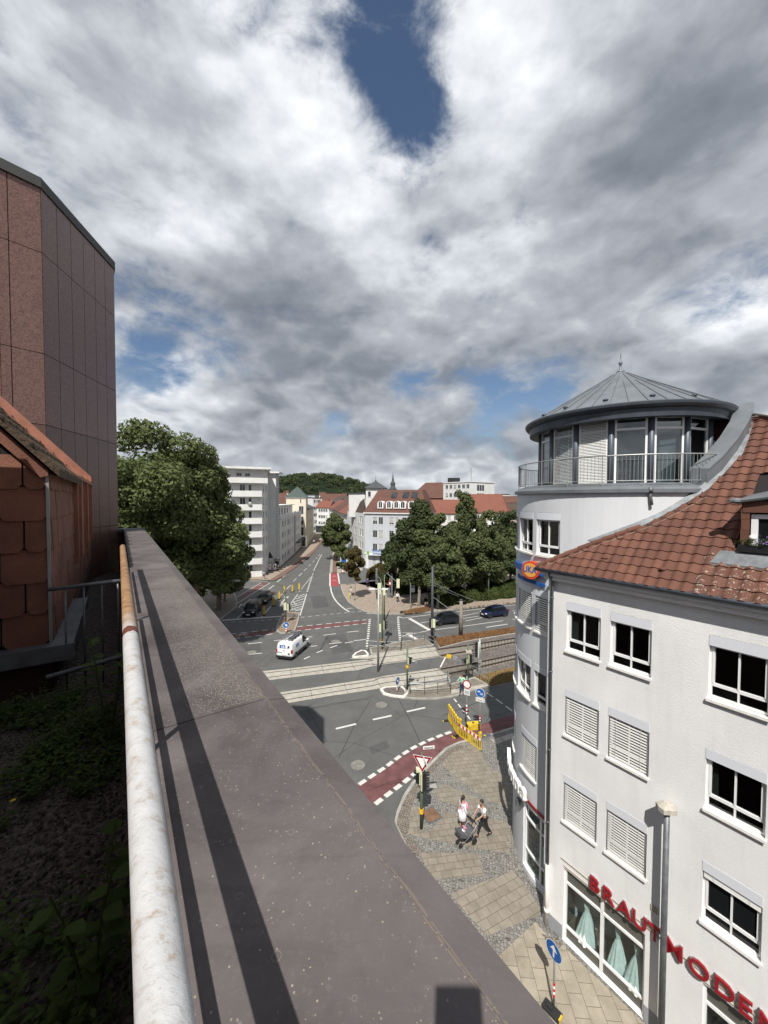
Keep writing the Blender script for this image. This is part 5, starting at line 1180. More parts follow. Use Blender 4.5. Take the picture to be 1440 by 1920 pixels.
for (a_, t_) in ((13.62, 6.5), (13.5, 4.75)):
 v = MB(); c = RS(a_, t_, Z(rz(a_) + .08)); v.ball(c, .11, sc=(1, 1, .55), n=10, m=6); v.build('vent_tile', 'clay_tiles', sb, world=True)
da, t_l = 14.27, roofhit(1352, 1062)[1]
dl = roofhit(1385, 1060)
dr_ = thing('roof_dormer', RS(da, dl[1], Z(-1.9)), 'tile hung roof dormer with white door frame at the right edge', 'dormer')
tl = dl[1]
ch = MB(); zb, ztp = rz(da) + .05, -0.30
ch.add([RS(da, tl, Z(zb)), RS(da, tl, Z(ztp)), RS(da + 1.9, tl, Z(ztp)), RS(da + .1 + (ztp - rz(da)) / SLP, tl, Z(ztp)), RS(da, tl + .06, Z(zb))], [(0, 1, 3), (1, 2, 3)])
for i in range(5):
 z0_ = zb + i * .29; rsbox(ch, da - .03, da + (z0_ + .3 - rz(da)) / SLP + .15, tl + .02, tl + .05 + .01 * (i % 2), z0_, z0_ + .285)
 rsbox(ch, da - .02 - .004 * i, da, tl - .12, tl + .05, z0_, z0_ + .285)
ch.build('tile_cheek', 'clay_tiles', dr_, world=True)
fr = MB(); rsbox(fr, da + .05, da + .15, tl - .28, tl - .14, zb, ztp - .05); rsbox(fr, da + .05, da + .15, tl - 1.7, tl - .28, ztp - .17, ztp - .05); fr.build('door_frame', 'white_pvc', dr_, world=True)
g = MB(); rsbox(g, da + .1, da + .12, tl - 1.7, tl - .28, zb, ztp - .17); g.build('pane', 'glass_dark', dr_, world=True)
hd = MB(); rsbox(hd, da - .05, da + .1, tl - 2, tl + .02, ztp, ztp + .30); hd.build('tile_lintel', 'clay_tiles', dr_, world=True)
gd = MB(); gd.tube([RS(da - .1, tl + .2, Z(ztp + .30)), RS(da - .1, tl - .4, Z(ztp + .40)), RS(da - .1, tl - 1.8, Z(ztp + .66))], .065, 8); gd.build('gutter', 'zinc', dr_, world=True)
rf2 = MB(); vs = [RS(da - .05, tl + .15, Z(ztp + .33)), RS(da - .05, tl - 2, Z(ztp + .74)), RS(da + 3, tl - 2, Z(ztp + 1.2)), RS(da + 1.2, tl + .15, Z(ztp + .5))]; rf2.add(vs + [v - Vector((0, 0, .1)) for v in vs], [(0, 1, 2, 3), (7, 6, 5, 4), (0, 4, 5, 1), (0, 3, 7, 4)]); rf2.build('roof', 'zinc', dr_, world=True)
pt = MB(); pt.ball(RS(da - .05, tl + .16, Z(ztp + .32)), .17, sc=(1.2, 1, .5), n=8, m=5); pt.build('mastic_patch', 'lead_flash', dr_, world=True)
lp = MB(); c = RS(da - .12, tl - .22, Z(-.98)); lp.ball(c, .085, n=14, m=10); lp.cyl(c, c + RX * .15, .03, n=8); lp.build('wall_lamp', 'sill_white', dr_, world=True, smooth=True)
ap = MB(); vs = [RS(13.82, t_l + .25, Z(rz(13.82) + .10)), RS(13.82, -1, Z(rz(13.82) + .10)), RS(14.12, -1, Z(rz(14.12) + .16)), RS(14.12, t_l + .1, Z(rz(14.12) + .16))]; ap.add(vs + [v - Vector((0, 0, .05)) for v in vs], [(0, 1, 2, 3), (7, 6, 5, 4), (0, 4, 5, 1), (0, 3, 7, 4)]); ap.build('apron', 'lead_flash', dr_, world=True)
for k, (tt, lb) in enumerate(((tl - .05, 'black planter of purple flowers nearest the tile cheek on the dormer sill'), (tl - .95, 'black planter with green plants at the very right edge'))):
 r_ = thing('planter_box', RS(14.13, tt - .3, Z(rz(14.12) + .17)), lb, 'planter', 'planters on the dormer sill'); b = MB(); rsbox(b, 14.04, 14.22, tt - .62, tt + .12, rz(14.12) + .17, rz(14.12) + .36); b.build('box', 'black_plastic', r_, world=True)
 pl_ = MB(); q = random.Random(k)
 for _ in range(420):
  p = RS(14.13 + q.gauss(0, .06), tt - .25 + q.gauss(0, .22), Z(rz(14.12) + .36 + abs(q.gauss(0, .09)))); leaf_shape(pl_, p, (q.uniform(-1, 1), q.uniform(-1, 1), q.uniform(0, 1)), .05, .022, (0, 0.1, 1), .2)
 pl_.build('foliage', 'leaf_weed', r_, world=True)
 fl_ = MB()
 for _ in range(60): p = RS(14.1 + q.gauss(0, .07), tt - .45 + q.gauss(0, .12), Z(rz(14.12) + .42 + abs(q.gauss(0, .07)))); fl_.ball(p, .013, n=5, m=3)
 mat('flower_purple', (.25, .16, .4), .7); fl_.build('flowers', 'flower_purple', r_, world=True)
# ---- signs on the round tower
us = thing('round_sign', (*(DC + Vector((math.cos(R(195)), math.sin(R(195)))) * DR), Z(-3)), 'blue band sign with an orange oval reading UKA on the round corner tower', 'sign')
bb = MB(); bb.mbox(dmap, AU(173), AU(206), 0.03, 0.16, Z(-3.08), Z(-2.80), nu=12); bb.build('blue_band', 'sign_blue', us, world=True)
on = Vector((math.cos(R(212)), math.sin(R(212)), 0)); ou = Vector((0, 0, 1)).cross(on); oc = dmap(AU(196.5), .30, Z(-2.90))
OV = lambda x, y, d=0: oc + ou * x + on * d + Vector((0, 0, y))
ov = MB()
for r_, d0, d1, mi in ((1.0, -.22, .0, 0), (.78, .0, .012, 1)):
 n = 28; vs = [OV(r_ * .43 * math.cos(6.283 * i / n), r_ * .37 * math.sin(6.283 * i / n), d) for d in (d0, d1) for i in range(n)]
 ov.add(vs, [tuple(range(n, 2 * n)), tuple(range(n))[::-1]] + [(i, (i + 1) % n, n + (i + 1) % n, n + i) for i in range(n)], mi)
ov.build('oval_panel', ['sign_orange_red', 'sign_orange'], us, world=True)
ob2 = MB(); n = 24; vs = [OV(.42 + .26 * math.cos(6.283 * i / n), .10 + .27 * math.sin(6.283 * i / n), d) for d in (-.32, -.12) for i in range(n)]
ob2.add(vs, [tuple(range(n, 2 * n)), tuple(range(n))[::-1]] + [(i, (i + 1) % n, n + (i + 1) % n, n + i) for i in range(n)]); ob2.build('back_disc', 'sign_orange_red', us, world=True)
mb = MB(); add_text(mb, 'UKA', .33, lambda x, y, z: OV(x, -.10 + y * 1.15, .018 + z), .005, bold=.006); mb.build('lettering', 'sign_blue', us, world=True)
bl = MB(); add_text(bl, 'Umwelt-Kraft-Anlagen', .24, lambda x, y, z: dmap(AU(190.5) + x, .07 + z, Z(-3.50) + y), .02, bold=.008, sx=.95); bl.build('cut_letters', 'sign_blue', us, world=True)
ws = thing('tower_letter_sign', (*(DC + Vector((-1, 0)) * DR), Z(-12.9)), 'white raised script letters ending in a, on the round tower above the shop glass', 'sign')
wl = MB(); add_text(wl, 'Donna', .95, lambda x, y, z: dmap(AU(177.5) + x, .22 + z * 1.6, Z(-12.95) + y), .05, bold=.012, sx=1.0); wl.build('letters', 'sign_white', ws, world=True)
am = thing('wall_loudspeaker', (*(DC + Vector((math.cos(R(184)), math.sin(R(184)))) * (DR + .1)), Z(-13.6)), 'small grey box fixed low on the round tower beside the shop glass', 'fixture')
m = MB(); c = dmap(AU(184), .14, Z(-13.6)); m.cyl(c - Vector((0, 0, .14)), c + Vector((0, 0, .14)), .11, n=10); m.cyl(c, dmap(AU(184), 0, Z(-13.6)), .03, n=6); m.build('housing', 'zinc_pipe', am, world=True)
# ================================================================== BACKGROUND TOWN
mk_tiles('brown_roof', (0.10, 0.06, 0.045), (0.14, 0.085, 0.06))
def mk_roof_far(name, a, b, rowh=0.34):
 k = NB(name); P = k.geo.outputs['Position']; sp = k.n('ShaderNodeSeparateXYZ'); k.link(P, sp.inputs[0])
 fr = k.math('FRACT', k.math('MULTIPLY', sp.outputs[2], 1 / rowh)); ln = k.math('LESS_THAN', fr, 0.3)
 n = k.noise(P, 0.35, 5, .65); n2 = k.noise(k.mapping(P, 0, (1, 1, 3)), 3.0, 3, .6)
 c = k.ramp(n, [(.3, a), (.7, b)]); c = k.mix(k.math('MULTIPLY', n2, .45), c, tuple(x * .5 for x in a)); c = k.mix(k.math('MULTIPLY', ln, .4), c, tuple(x * .4 for x in a)); k.color(c); k.rough(.85)
mk_roof_far('roof_orange', (0.19, 0.066, 0.042), (0.23, 0.088, 0.058)); mk_roof_far('roof_brickred', (0.10, 0.045, 0.032), (0.155, 0.068, 0.048)); mk_roof_far('roof_dull', (0.065, 0.045, 0.036), (0.10, 0.065, 0.05))
mat('roof_slate', (0.055, 0.06, 0.065), .7, var=.2, scale=1); mat('roof_green', (0.045, 0.07, 0.06), .6, var=.2, scale=1); mat('lattice_grey', (0.26, 0.27, 0.28), .7); mat('window_frame_far', (0.6, 0.6, 0.58), .5)
def far_windows(mf, rects, parent, depth=0.14, blinds=0.3, seed=0, bar=True):
 r = random.Random(seed)
 for (a, b, c, d) in rects:
  f = MB(); w = 0.07
  f.mbox(mf, a, a + w, -depth, -depth + .06, c, d); f.mbox(mf, b - w, b, -depth, -depth + .06, c, d); f.mbox(mf, a + w, b - w, -depth, -depth + .055, d - w, d); f.mbox(mf, a + w, b - w, -depth, -depth + .055, c, c + w)
  if bar and b - a > 0.9: f.mbox(mf, (a + b) / 2 - .03, (a + b) / 2 + .03, -depth, -depth + .05, c + w, d - w)
  f.mbox(mf, a - .04, b + .04, 0, .06, c - .07, c - .01)
  fo = f.build('window', 'window_frame_far', parent, world=True)
  g = MB(); g.add([mf(a, -depth + .02, c), mf(b, -depth + .02, c), mf(b, -depth + .02, d), mf(a, -depth + .02, d)], [(0, 1, 2, 3)]); g.build('pane', 'glass_far', fo, world=True)
  if r.random() < blinds:
   k = r.choice([1.0, .75, .5, .9]); q = MB(); q.add([mf(a + w, -depth + .06, d - (d - c) * k), mf(b - w, -depth + .06, d - (d - c) * k), mf(b - w, -depth + .065, d), mf(a + w, -depth + .065, d)], [(0, 1, 2, 3)]); q.build('blind', 'blind_far', fo, world=True)
def wall_face(parent, p0, p1, z0, z1, m, rects=(), mb=None, seed=0, blinds=.3, bar=True):
 mf, ln = plane_map(p0, p1); w = MB(); facade(w, mf, 0, ln, z0, z1, [r for r in rects if r[1] <= ln and r[3] <= z1], 0.14); w.build('wall', m, parent, world=True)
 far_windows(mf, [r for r in rects if r[1] <= ln and r[3] <= z1], parent, seed=seed, blinds=blinds, bar=bar); return mf, ln
def grid(ln, n, z0, floors, fh, ww=1.1, wh=1.35, sill=0.9, m0=0.8, pairs=False):
 out = []
 for j in range(floors):
  for i in range(n):
   c = m0 + (ln - 2 * m0) * (i + .5) / n; z = z0 + j * fh + sill
   if pairs: out += [(c - ww - .08, c - .08, z, z + wh), (c + .08, c + .08 + ww, z, z + wh)]
   else: out.append((c - ww / 2, c + ww / 2, z, z + wh))
 return out
def foot(p0, p1, depth):
 p0 = Vector(p0[:2]); p1 = Vector(p1[:2]); d = (p1 - p0).normalized(); n = Vector((-d.y, d.x)); return [p0, p1, p1 + n * depth, p0 + n * depth]
def gable(mb, F, z, h, ov=.4, hip0=0.0, hip1=0.0, ridge_off=.5):
 "gable or hipped roof over footprint F (front edge F0-F1)"
 a, b, c, d = F; u = (b - a).normalized(); v = (c - b).normalized()
 A, B, C, D = a - u * ov - v * ov, b + u * ov - v * ov, c + u * ov + v * ov, d - u * ov + v * ov
 r0 = A.lerp(D, ridge_off) + u * hip0; r1 = B.lerp(C, ridge_off) - u * hip1
 vs = [(*A, z), (*B, z), (*C, z), (*D, z), (*r0, z + h), (*r1, z + h)]
 fs = [(0, 1, 5, 4), (2, 3, 4, 5), (1, 2, 5), (3, 0, 4)]
 mb.add(vs, fs); mb.add([(p[0], p[1], p[2] - .15) for p in vs[:4]], [(0, 3, 2, 1)]); mb.add([vs[0], vs[1], (*B, z - .15), (*A, z - .15)], [(3, 2, 1, 0)]); mb.add([vs[3], vs[0], (*A, z - .15), (*D, z - .15)], [(3, 2, 1, 0)]); mb.add([vs[1], vs[2], (*C, z - .15), (*B, z - .15)], [(3, 2, 1, 0)])
def simple_house(p0, p1, depth, h, rh, wallm, roofm, label, floors=3, n=4, hip=(0, 0), cat='house', chim=True, name='house', flat=False, side=0, group=None, blinds=.3, z0=0, fh=None, sideleft=0, ww=1.1):
 F = foot(p0, p1, depth); r = thing(name, (F[0].x, F[0].y, 0), label, cat, group); fh = fh or h / floors
 for i, (a, b) in enumerate(((F[0], F[1]), (F[1], F[2]), (F[2], F[3]), (F[3], F[0]))):
  ln = (b - a).length; k = n if i == 0 else (side if i == 1 else (sideleft if i == 3 else 0))
  wall_face(r, a, b, 0, h, wallm, grid(ln, k, 0, floors, fh, sill=fh * .3, wh=fh * .46, ww=ww) if k else (), seed=i + int(abs(p0[0]) * 10), blinds=blinds)
 m = MB()
 if flat:
  c = sum(F, Vector((0, 0))) / 4; m.prism([tuple(c + (p - c) * 1.03) for p in F], h, h + .35)
 else: gable(m, F, h, rh, hip0=hip[0], hip1=hip[1])
 ro = m.build('roof', roofm, r, world=True)
 if chim and not flat:
  c = F[0].lerp(F[2], .5) + (F[1] - F[0]).normalized() * (F[1] - F[0]).length * .2; q = MB(); q.box((c.x, c.y, h + rh * .9 + .4), (.7, .7, 1.6)); q.build('chimney', 'brown_roof', ro, world=True)
 return r, F
A2 = lambda px, Y: atY(px, 938, Y).xy
C0 = A2(490.5, 82.3); L0 = A2(385, 78.5)
ap_ = thing('apartment_tower', (C0.x, C0.y, 0), 'eight storey white apartment tower with stacked balconies behind the big trees', 'building')
fm_, ln = plane_map(L0, C0)
pxu = lambda px: (A2(px, 81) - L0).dot((C0 - L0).normalized())
lev = [18.4 - 2.85 * i for i in range(7)]; rects = []
for z in lev[:-1]: rects += [(pxu(449.5), pxu(460), z - 0.05, z + 1.35), (pxu(466), pxu(472), z - 1.05, z + 1.35)]
rects += [(pxu(461), pxu(473), 1.25, 2.55)]
rects += [(pxu(443.5), pxu(454), 21.45, 22.15), (pxu(459.5), pxu(469.5), 21.45, 22.15)]
wall_face(ap_, L0, C0, 0, 22.9, 'white_render_far', rects, seed=4, blinds=.1)
sd = Vector((-0.075, 0.997)); C1 = C0 + sd * 7.5
wall_face(ap_, C0, C1, 0, 22.9, 'white_render_far', [(1.2 + 2.6 * i, 2.2 + 2.6 * i, z - .2, z + 1.3) for i in range(2) for z in lev[:-1]], seed=9, blinds=.5)
bk = MB(); bk.prism([tuple(L0), tuple(C0 + Vector((-.05, .05))), tuple(C1 + Vector((-.05, 0))), tuple(L0 + sd * 9)], 0, 22.8); bk.build('core', 'dark_room', ap_, world=True) if False else None
q = MB(); q.add([(*C1, 0), (*(L0 + sd * 8), 0), (*(L0 + sd * 8), 22.9), (*C1, 22.9)], [(0, 1, 2, 3)]); q.build('wall', 'white_render_far', ap_, world=True)
for i, z in enumerate(lev):
 b = MB(); u0, u1 = pxu(436 if i else 430), ln + .02; d = 1.3
 if i < 6:
  b.mbox(fm_, u0, u1, 0, d, z - 1.25, z - 1.05); b.mbox(fm_, u0, u1, d - .12, d, z - 1.05, z); b.mbox(fm_, u1 - .12, u1, 0, d - .12, z - 1.05, z); b.mbox(fm_, u0, u0 + .12, 0, d - .12, z - 1.05, z)
 else: b.mbox(fm_, u0, u1, .3, .45, 0, z)
 b.build('balcony', 'white_render_far', ap_, world=True)
b = MB(); b.mbox(fm_, pxu(418), ln + 1.2, -.2, 1.4, 20.0, 20.25); b.mbox(fm_, pxu(418), ln + 1.2, 1.3, 1.4, 20.25, 21.1); b.mbox(fm_, ln + 1.1, ln + 1.2, -6, 1.3, 20.25, 21.1); b.build('terrace', 'white_render_far', ap_, world=True)
b = MB(); b.mbox(fm_, -2, ln + 1.9, -9, 1.9, 22.9, 23.35); b.build('roof', 'white_render_far', ap_, world=True)
S0 = A2(498.8, 88.8); S1 = A2(517.3, 88.8)
for (a, b, m) in ((S0, S1, 'white_render_far'), (S1, S1 + sd * 3.6, 'lattice_grey'), (S0 + sd * 3.6, S0, 'white_render_far')):
 wall_face(ap_, a, b, 0, 22.6, m)
lt = MB(); lmf, l2 = plane_map(S1, S1 + sd * 3.6)
for i in range(56): lt.mbox(lmf, .15, l2 - .15, .0, .10, .6 + .39 * i, .6 + .39 * i + .14)
lt.build('stair_lattice', 'white_render_far', ap_, world=True)
b = MB(); e = (S1 - S0).normalized(); b.prism([tuple(S0 - e * .8 - sd * .9), tuple(S1 + e * 1.0 - sd * .9), tuple(S1 + e * 1.0 + sd * 4), tuple(S0 - e * .8 + sd * 4)], 22.6, 22.95); b.build('stair_roof', 'white_render_far', ap_, world=True)
dm_, _ = plane_map(S0, S1); b = MB(); b.mbox(dm_, 1.9, 3.2, 0.02, 1.2, 2.7, 2.85); b.build('entrance_canopy', 'zinc_dark', ap_, world=True); b = MB(); b.mbox(dm_, 2.0, 2.9, .0, .05, 0.12, 2.4); b.build('door', 'glass_far', ap_, world=True)
mk = MB(); c = (_ * .28, 4.4); mk.add([dm_(_ * .5 - 1.1, .05, 3.0), dm_(_ * .5 + .5, .05, 3.0), dm_(_ * .5 - .3, .05, 4.5)], [(0, 1, 2)]); mk.build('wall_emblem', 'zinc_dark', ap_, world=True)
dish = MB(); p = fm_(pxu(468), 1.45, 15.6); dish.ball(p, .45, sc=(1, .25, 1), n=12, m=8); dish.cyl(p, fm_(pxu(468), 1.2, 15.3), .04, n=6); o = dish.build('satellite_dish', 'galv_steel', base=tuple(p)); tag(o, 'round satellite dish clamped to a balcony of the apartment tower', 'satellite dish')
for k, (a, b, lb) in enumerate(((499.5, 508.5, 'left of two framed poster boards below the apartment tower wall'), (510.5, 517.5, 'right one of two framed poster boards below the apartment tower wall'))):
 P0 = A2(a, 87.6); P1 = A2(b, 87.6); r = thing('poster_board', (P0.x, P0.y, .12), lb, 'billboard', 'poster boards at the street corner'); pm_, l3 = plane_map(P0, P1)
 m = MB(); m.mbox(pm_, 0, l3, -.05, .04, .5, 1.9); m.build('frame', 'galv_steel', r, world=True); m = MB(); m.mbox(pm_, .06, l3 - .06, .04, .05, .58, 1.82); m.build('poster', 'sign_white', r, world=True)
 m = MB(); m.mbox(pm_, l3 * .35, l3 * .75, .052, .056, 1.1, 1.5); m.mbox(pm_, .1, l3 * .5, .052, .056, .7, .85); m.build('print', 'cloth_pink' if k == 0 else 'zinc_dark', r, world=True)
 for u in (.1, l3 - .1): m = MB(); m.mbox(pm_, u - .04, u + .04, -.05, .03, .1, .5); m.build('leg', 'galv_steel', r, world=True)
T0, T1 = Vector(G(525, 1063.5).xy), Vector(G(564.5, 1026).xy)
fl_ = thing('terraced_flats', (T0.x, T0.y, 0), 'four storey white flats with a set back top floor beside the apartment tower', 'building')
ln = (T1 - T0).length
R_ = []
for j in range(4):
 for u in (3, 7.2, 11.5, 15, 19.5, 29, 33.5): R_.append((u, u + (2.3 if u in (3, 11.5) else 1.5), 1.1 + 2.85 * j, 2.6 + 2.85 * j))
mf, ln = wall_face(fl_, T0, T1, 0, 11.7, 'white_render_far', R_, seed=3, blinds=.2)
b = MB(); b.mbox(mf, 23.5, 26.5, .0, .12, .5, 13.0); b.build('stair_lattice', 'lattice_grey', fl_, world=True)
wall_face(fl_, Vector(mf(0, -9, 0).xy), T0, 0, 11.7, 'white_render_far'); wall_face(fl_, T1, Vector(mf(ln, -9, 0).xy), 0, 11.7, 'white_render_far')
b = MB(); b.mbox(mf, -.1, ln + .1, -9, .25, 11.7, 11.9); b.mbox(mf, 0, ln, .15, .2, 11.9, 12.8); b.build('roof_terrace', 'white_render_far', fl_, world=True)
q0, q1 = Vector(mf(.5, -1.6, 0).xy), Vector(mf(ln - 9, -1.6, 0).xy)
wall_face(fl_, q0, q1, 11.9, 14.9, 'white_render_far', [(2 + 4.4 * i, 4.6 + 4.4 * i, 12.2, 14.3) for i in range(5)], seed=8, blinds=0); wall_face(fl_, Vector(mf(.5, -8, 0).xy), q0, 11.9, 14.9, 'white_render_far', [(1, 2.6, 12.4, 14)])
b = MB(); b.mbox(mf, 0, ln - 8.5, -8, -1.0, 14.9, 15.15); b.build('top_roof', 'white_render_far', fl_, world=True)
b = MB(); b.mbox(mf, 27, ln, 0, 1.2, 2.9, 3.2); b.build('shop_canopy', 'zinc_dark', fl_, world=True)
r, F = simple_house(A2(500, 146), A2(541, 146), 8, 15.2, 4.0, 'white_render_far', 'roof_brickred', 'steep red roofed house just visible behind the white flats', floors=5, n=0, hip=(0, 2.5))
K0 = A2(536.5, 136); K1 = A2(573.5, 136); K2 = A2(577, 143)
th_ = thing('tower_house', (K1.x, K1.y, 0), 'cream tower house with dark green pyramid roof and tall glazed stairwell', 'building')
l1 = (K1 - K0).length; l2 = (K2 - K1).length
for (a, b) in ((K0, K1), (K1, K2), (K2, K2 + K0 - K1 + Vector((0, 2))), (K2 + K0 - K1 + Vector((0, 2)), K0)):
 rc = []
 if a is K0: rc = [(l1 * .64, l1 * .88, 4 + 3.7 * j, 6.9 + 3.7 * j) for j in range(3)] + [(l1 * .70, l1 * .77, 15.4, 16.8)]
 wall_face(th_, a, b, 0, 17.5, 'cream_render', rc, blinds=0)
FF = [K0, K1, K2, K2 + K0 - K1 + Vector((0, 2))]; c = sum(FF, Vector((0, 0))) / 4; m = MB(); vs = [(*(c + (p - c) * 1.13), 17.5) for p in FF] + [(c.x, c.y, 21.4)]; m.add(vs, [(0, 1, 4), (1, 2, 4), (2, 3, 4), (3, 0, 4), (3, 2, 1, 0)]); m.build('roof', 'roof_green', th_, world=True)
m = MB(); m.prism([tuple(c + (p - c) * 1.08) for p in FF], 17.2, 17.48); m.build('cornice', 'white_render_far', th_, world=True)
e0, e1 = A2(564, 133), A2(573.5, 133); em, el_ = plane_map(e0, e1); m = MB(); m.mbox(em, 0, el_, -2, 0, .12, 4.0); m.build('entrance_bay', 'white_pvc', th_, world=True); m = MB(); m.mbox(em, .3, el_ - .3, 0, .03, .5, 3.6); m.build('entrance_glass', 'glass_far', th_, world=True)
simple_house(A2(577, 140), A2(588, 176), 10, 13.2, 2.5, 'cream_render', 'roof_slate', 'cream four storey building with dark roof after the green roofed tower', floors=4, n=6, blinds=.2)
simple_house(A2(586, 196), A2(604, 200), 12, 17.4, 3, 'white_render_far', 'roof_slate', 'pale building closing the bend at the far end of the street', floors=5, n=4, flat=True)
simple_house(A2(566, 205), A2(590, 205), 12, 19.0, 2, 'grey_render', 'roof_slate', 'grey flat roofed block behind the far end of the street', floors=5, n=5, flat=True)
rw0, rw1, rw2 = A2(594, 196), A2(617, 194), A2(651, 113)
r, F = simple_house(rw0, rw1, 9, 12.7, 3.6, 'white_render_far', 'roof_orange', 'white house with orange roof and a glazed cafe front at the street bend', floors=4, n=4)
cf = MB(); cmf, cl = plane_map(rw0, rw1); cf.mbox(cmf, 0.2, cl - .2, 0, 1.5, 0.2, 3.0); cf.build('cafe_front', 'glass_far', r, world=True); cf = MB(); cf.mbox(cmf, 0, cl, 0, 1.8, 3.0, 3.5); cf.build('awning', 'zinc_dark', r, world=True)
segs = [0, .36, .68, 1.0]; cols_ = ['white_render_far', 'cream_render', 'white_render_far']; lbs = ['farthest orange roofed house of the curved white row', 'cream house with orange roof in the middle of the curved row', 'nearest white house of the orange roofed row, behind the round street tree']
for i in range(3):
 a, b = rw1.lerp(rw2, segs[i]), rw1.lerp(rw2, segs[i + 1] - .004); simple_house(a, b, 10, 12.6 - .15 * i, 3.9, cols_[i], ['roof_orange', 'roof_brickred', 'roof_orange'][i], lbs[i], floors=4, n=6, group='row of houses with orange roofs', blinds=.15)
P1_, P2_, P3_ = A2(651, 112), A2(684, 93), A2(735, 90.5); P4_ = A2(800, 88.5)
cb = thing('corner_house', (P2_.x, P2_.y, 0), 'blue grey corner building with red mansard roof and a row of arched dormers', 'building')
l1 = (P2_ - P1_).length
def rowz(n=3, z=4.3, fh=3.2): return [(z + fh * j, z + fh * j + 1.75) for j in range(n)]
R1 = [(u, u + 1.5, a, b) for u in (3.0, 9.5, 14.6, 16.7) for a, b in rowz()] + [(12.5, 18.3, .9, 3.3)]
wall_face(cb, P1_, P2_, 0, 13.3, 'white_render_far', R1, seed=5, blinds=.7)
l2 = (P4_ - P2_).length; u_ = lambda px: (A2(px, 91.7) - P2_).dot((P4_ - P2_).normalized())
R2 = [(u_(a), u_(b), c, d) for a, b in ((697, 706.5), (709, 718.5), (731, 740.5), (743.5, 750), (757, 766), (769, 778)) for c, d in rowz()] + [(u_(696), u_(704), .4, 3.2), (u_(711), u_(718), .4, 3.2), (u_(722), u_(734), .4, 3.2)]
cmf, l2 = wall_face(cb, P2_, P4_, 0, 13.3, 'bluegrey_render', R2, seed=6, blinds=.75)
nb = (P4_ - P2_).normalized(); nn = Vector((-nb.y, nb.x)); wall_face(cb, P4_, P4_ + nn * 12, 0, 13.3, 'bluegrey_render'); wall_face(cb, P4_ + nn * 12, P1_ + nn * 2, 0, 13.3, 'white_render_far'); wall_face(cb, P1_ + nn * 2, P1_, 0, 13.3, 'white_render_far')
m = MB(); m.mbox(cmf, -.3, l2 + .3, 0, .35, 13.3, 13.55); m.mbox(cmf, -.1, l2, 0, .12, 3.45, 3.7); m.build('cornice', 'white_render_far', cb, world=True)
m = MB(); m.mbox(cmf, u_(684.3), u_(689), .02, .12, 0, 3.5); m.mbox(cmf, u_(689), u_(735), .05, 1.0, 3.35, 3.5); m.build('canopy', 'white_render_far', cb, world=True)
ro = MB(); o = lambda u, d, z: tuple(cmf(u, d, z)); pR = u_(699.5)
ro.add([o(-.3, .35, 13.55), o(l2 + .3, .35, 13.55), o(l2 - 2, -4.6, 19.0), o(1.9, -4.6, 19.0), o(l2 - 2, -9, 19.2), o(1.9, -9, 19.2), o(-.3, -11, 13.5), o(l2 + .3, -12, 13.5)], [(0, 1, 2, 3), (3, 2, 4, 5), (0, 3, 5, 6), (1, 7, 4, 2), (6, 5, 4, 7)]); rob = ro.build('roof', 'roof_brickred', cb, world=True)
def sl_z(d): return 13.55 + (0.35 - d) * 5.45 / 4.95
for px in (712.5, 730, 745, 758, 774.6):
 c = u_(px) if px < 735 else u_(px); w = .72; z = 14.55; m = MB(); n = 8
 pts = [(-w, 0), (w, 0), (w, 1.2)] + [(w * math.cos(math.pi * i / n), 1.2 + w * .8 * math.sin(math.pi * i / n)) for i in range(1, n)] + [(-w, 1.2)]
 vs = [cmf(c + x, -.15, z + y) for x, y in pts] + [cmf(c + x, -2.6, z + y) for x, y in pts]; k = len(pts)
 m.add(vs, [tuple(range(k))] + [(i, k + i, k + (i + 1) % k, (i + 1) % k) for i in range(k)]); dd = m.build('dormer', 'white_pvc', rob, world=True)
 m = MB(); m.add([cmf(c + x * .62, -.13, z + .2 + y * .85) for x, y in pts], [tuple(range(k))]); m.add([cmf(c - .04, -.12, z + .2), cmf(c + .04, -.12, z + .2), cmf(c + .04, -.12, z + 1.6), cmf(c - .04, -.12, z + 1.6)], [(0, 1, 2, 3)], 1); m.build('dormer_pane', ['glass_far', 'white_pvc'], rob, world=True)
for px in (733.5, 757.5, 775.5): m = MB(); c = u_(px); zz = [(17.0, (17.0 - 13.55) * -4.95 / 5.45 + .35), (18.4, (18.4 - 13.55) * -4.95 / 5.45 + .35)]; m.add([cmf(c - .7, zz[0][1] + .1, zz[0][0] + .1), cmf(c + .7, zz[0][1] + .1, zz[0][0] + .1), cmf(c + .7, zz[1][1] + .1, zz[1][0] + .1), cmf(c - .7, zz[1][1] + .1, zz[1][0] + .1)], [(0, 1, 2, 3)]); m.build('skylight', 'glass_far', rob, world=True)
TT = foot(A2(686, 98), A2(722, 98), 5);
for a, b in zip(TT, TT[1:] + TT[:1]): wall_face(cb, a, b, 13, 19.6, 'white_render_far', [(.5, 1.3, 17.3, 18.7)] if a is TT[0] else [])
c = sum(TT, Vector((0, 0))) / 4; m = MB(); vs = [(*(c + (p - c) * 1.22), 19.6) for p in TT] + [(*(c + (p - c) * .35), 21.0) for p in TT] + [(c.x, c.y, 21.6)]
m.add(vs, [(0, 1, 5, 4), (1, 2, 6, 5), (2, 3, 7, 6), (3, 0, 4, 7), (4, 5, 8), (5, 6, 8), (6, 7, 8), (7, 4, 8), (3, 2, 1, 0)]); m.lathe([(.15, 0), (.2, .3), (.05, .5), (.03, 1.6)], 8, (c.x, c.y, 21.4)); m.build('tower_roof', 'roof_slate', cb, world=True)
W2 = foot(A2(654, 104), A2(684.5, 100), 6)
for a, b in zip(W2, W2[1:] + W2[:1]): wall_face(cb, a, b, 12, 18.1, 'white_render_far')
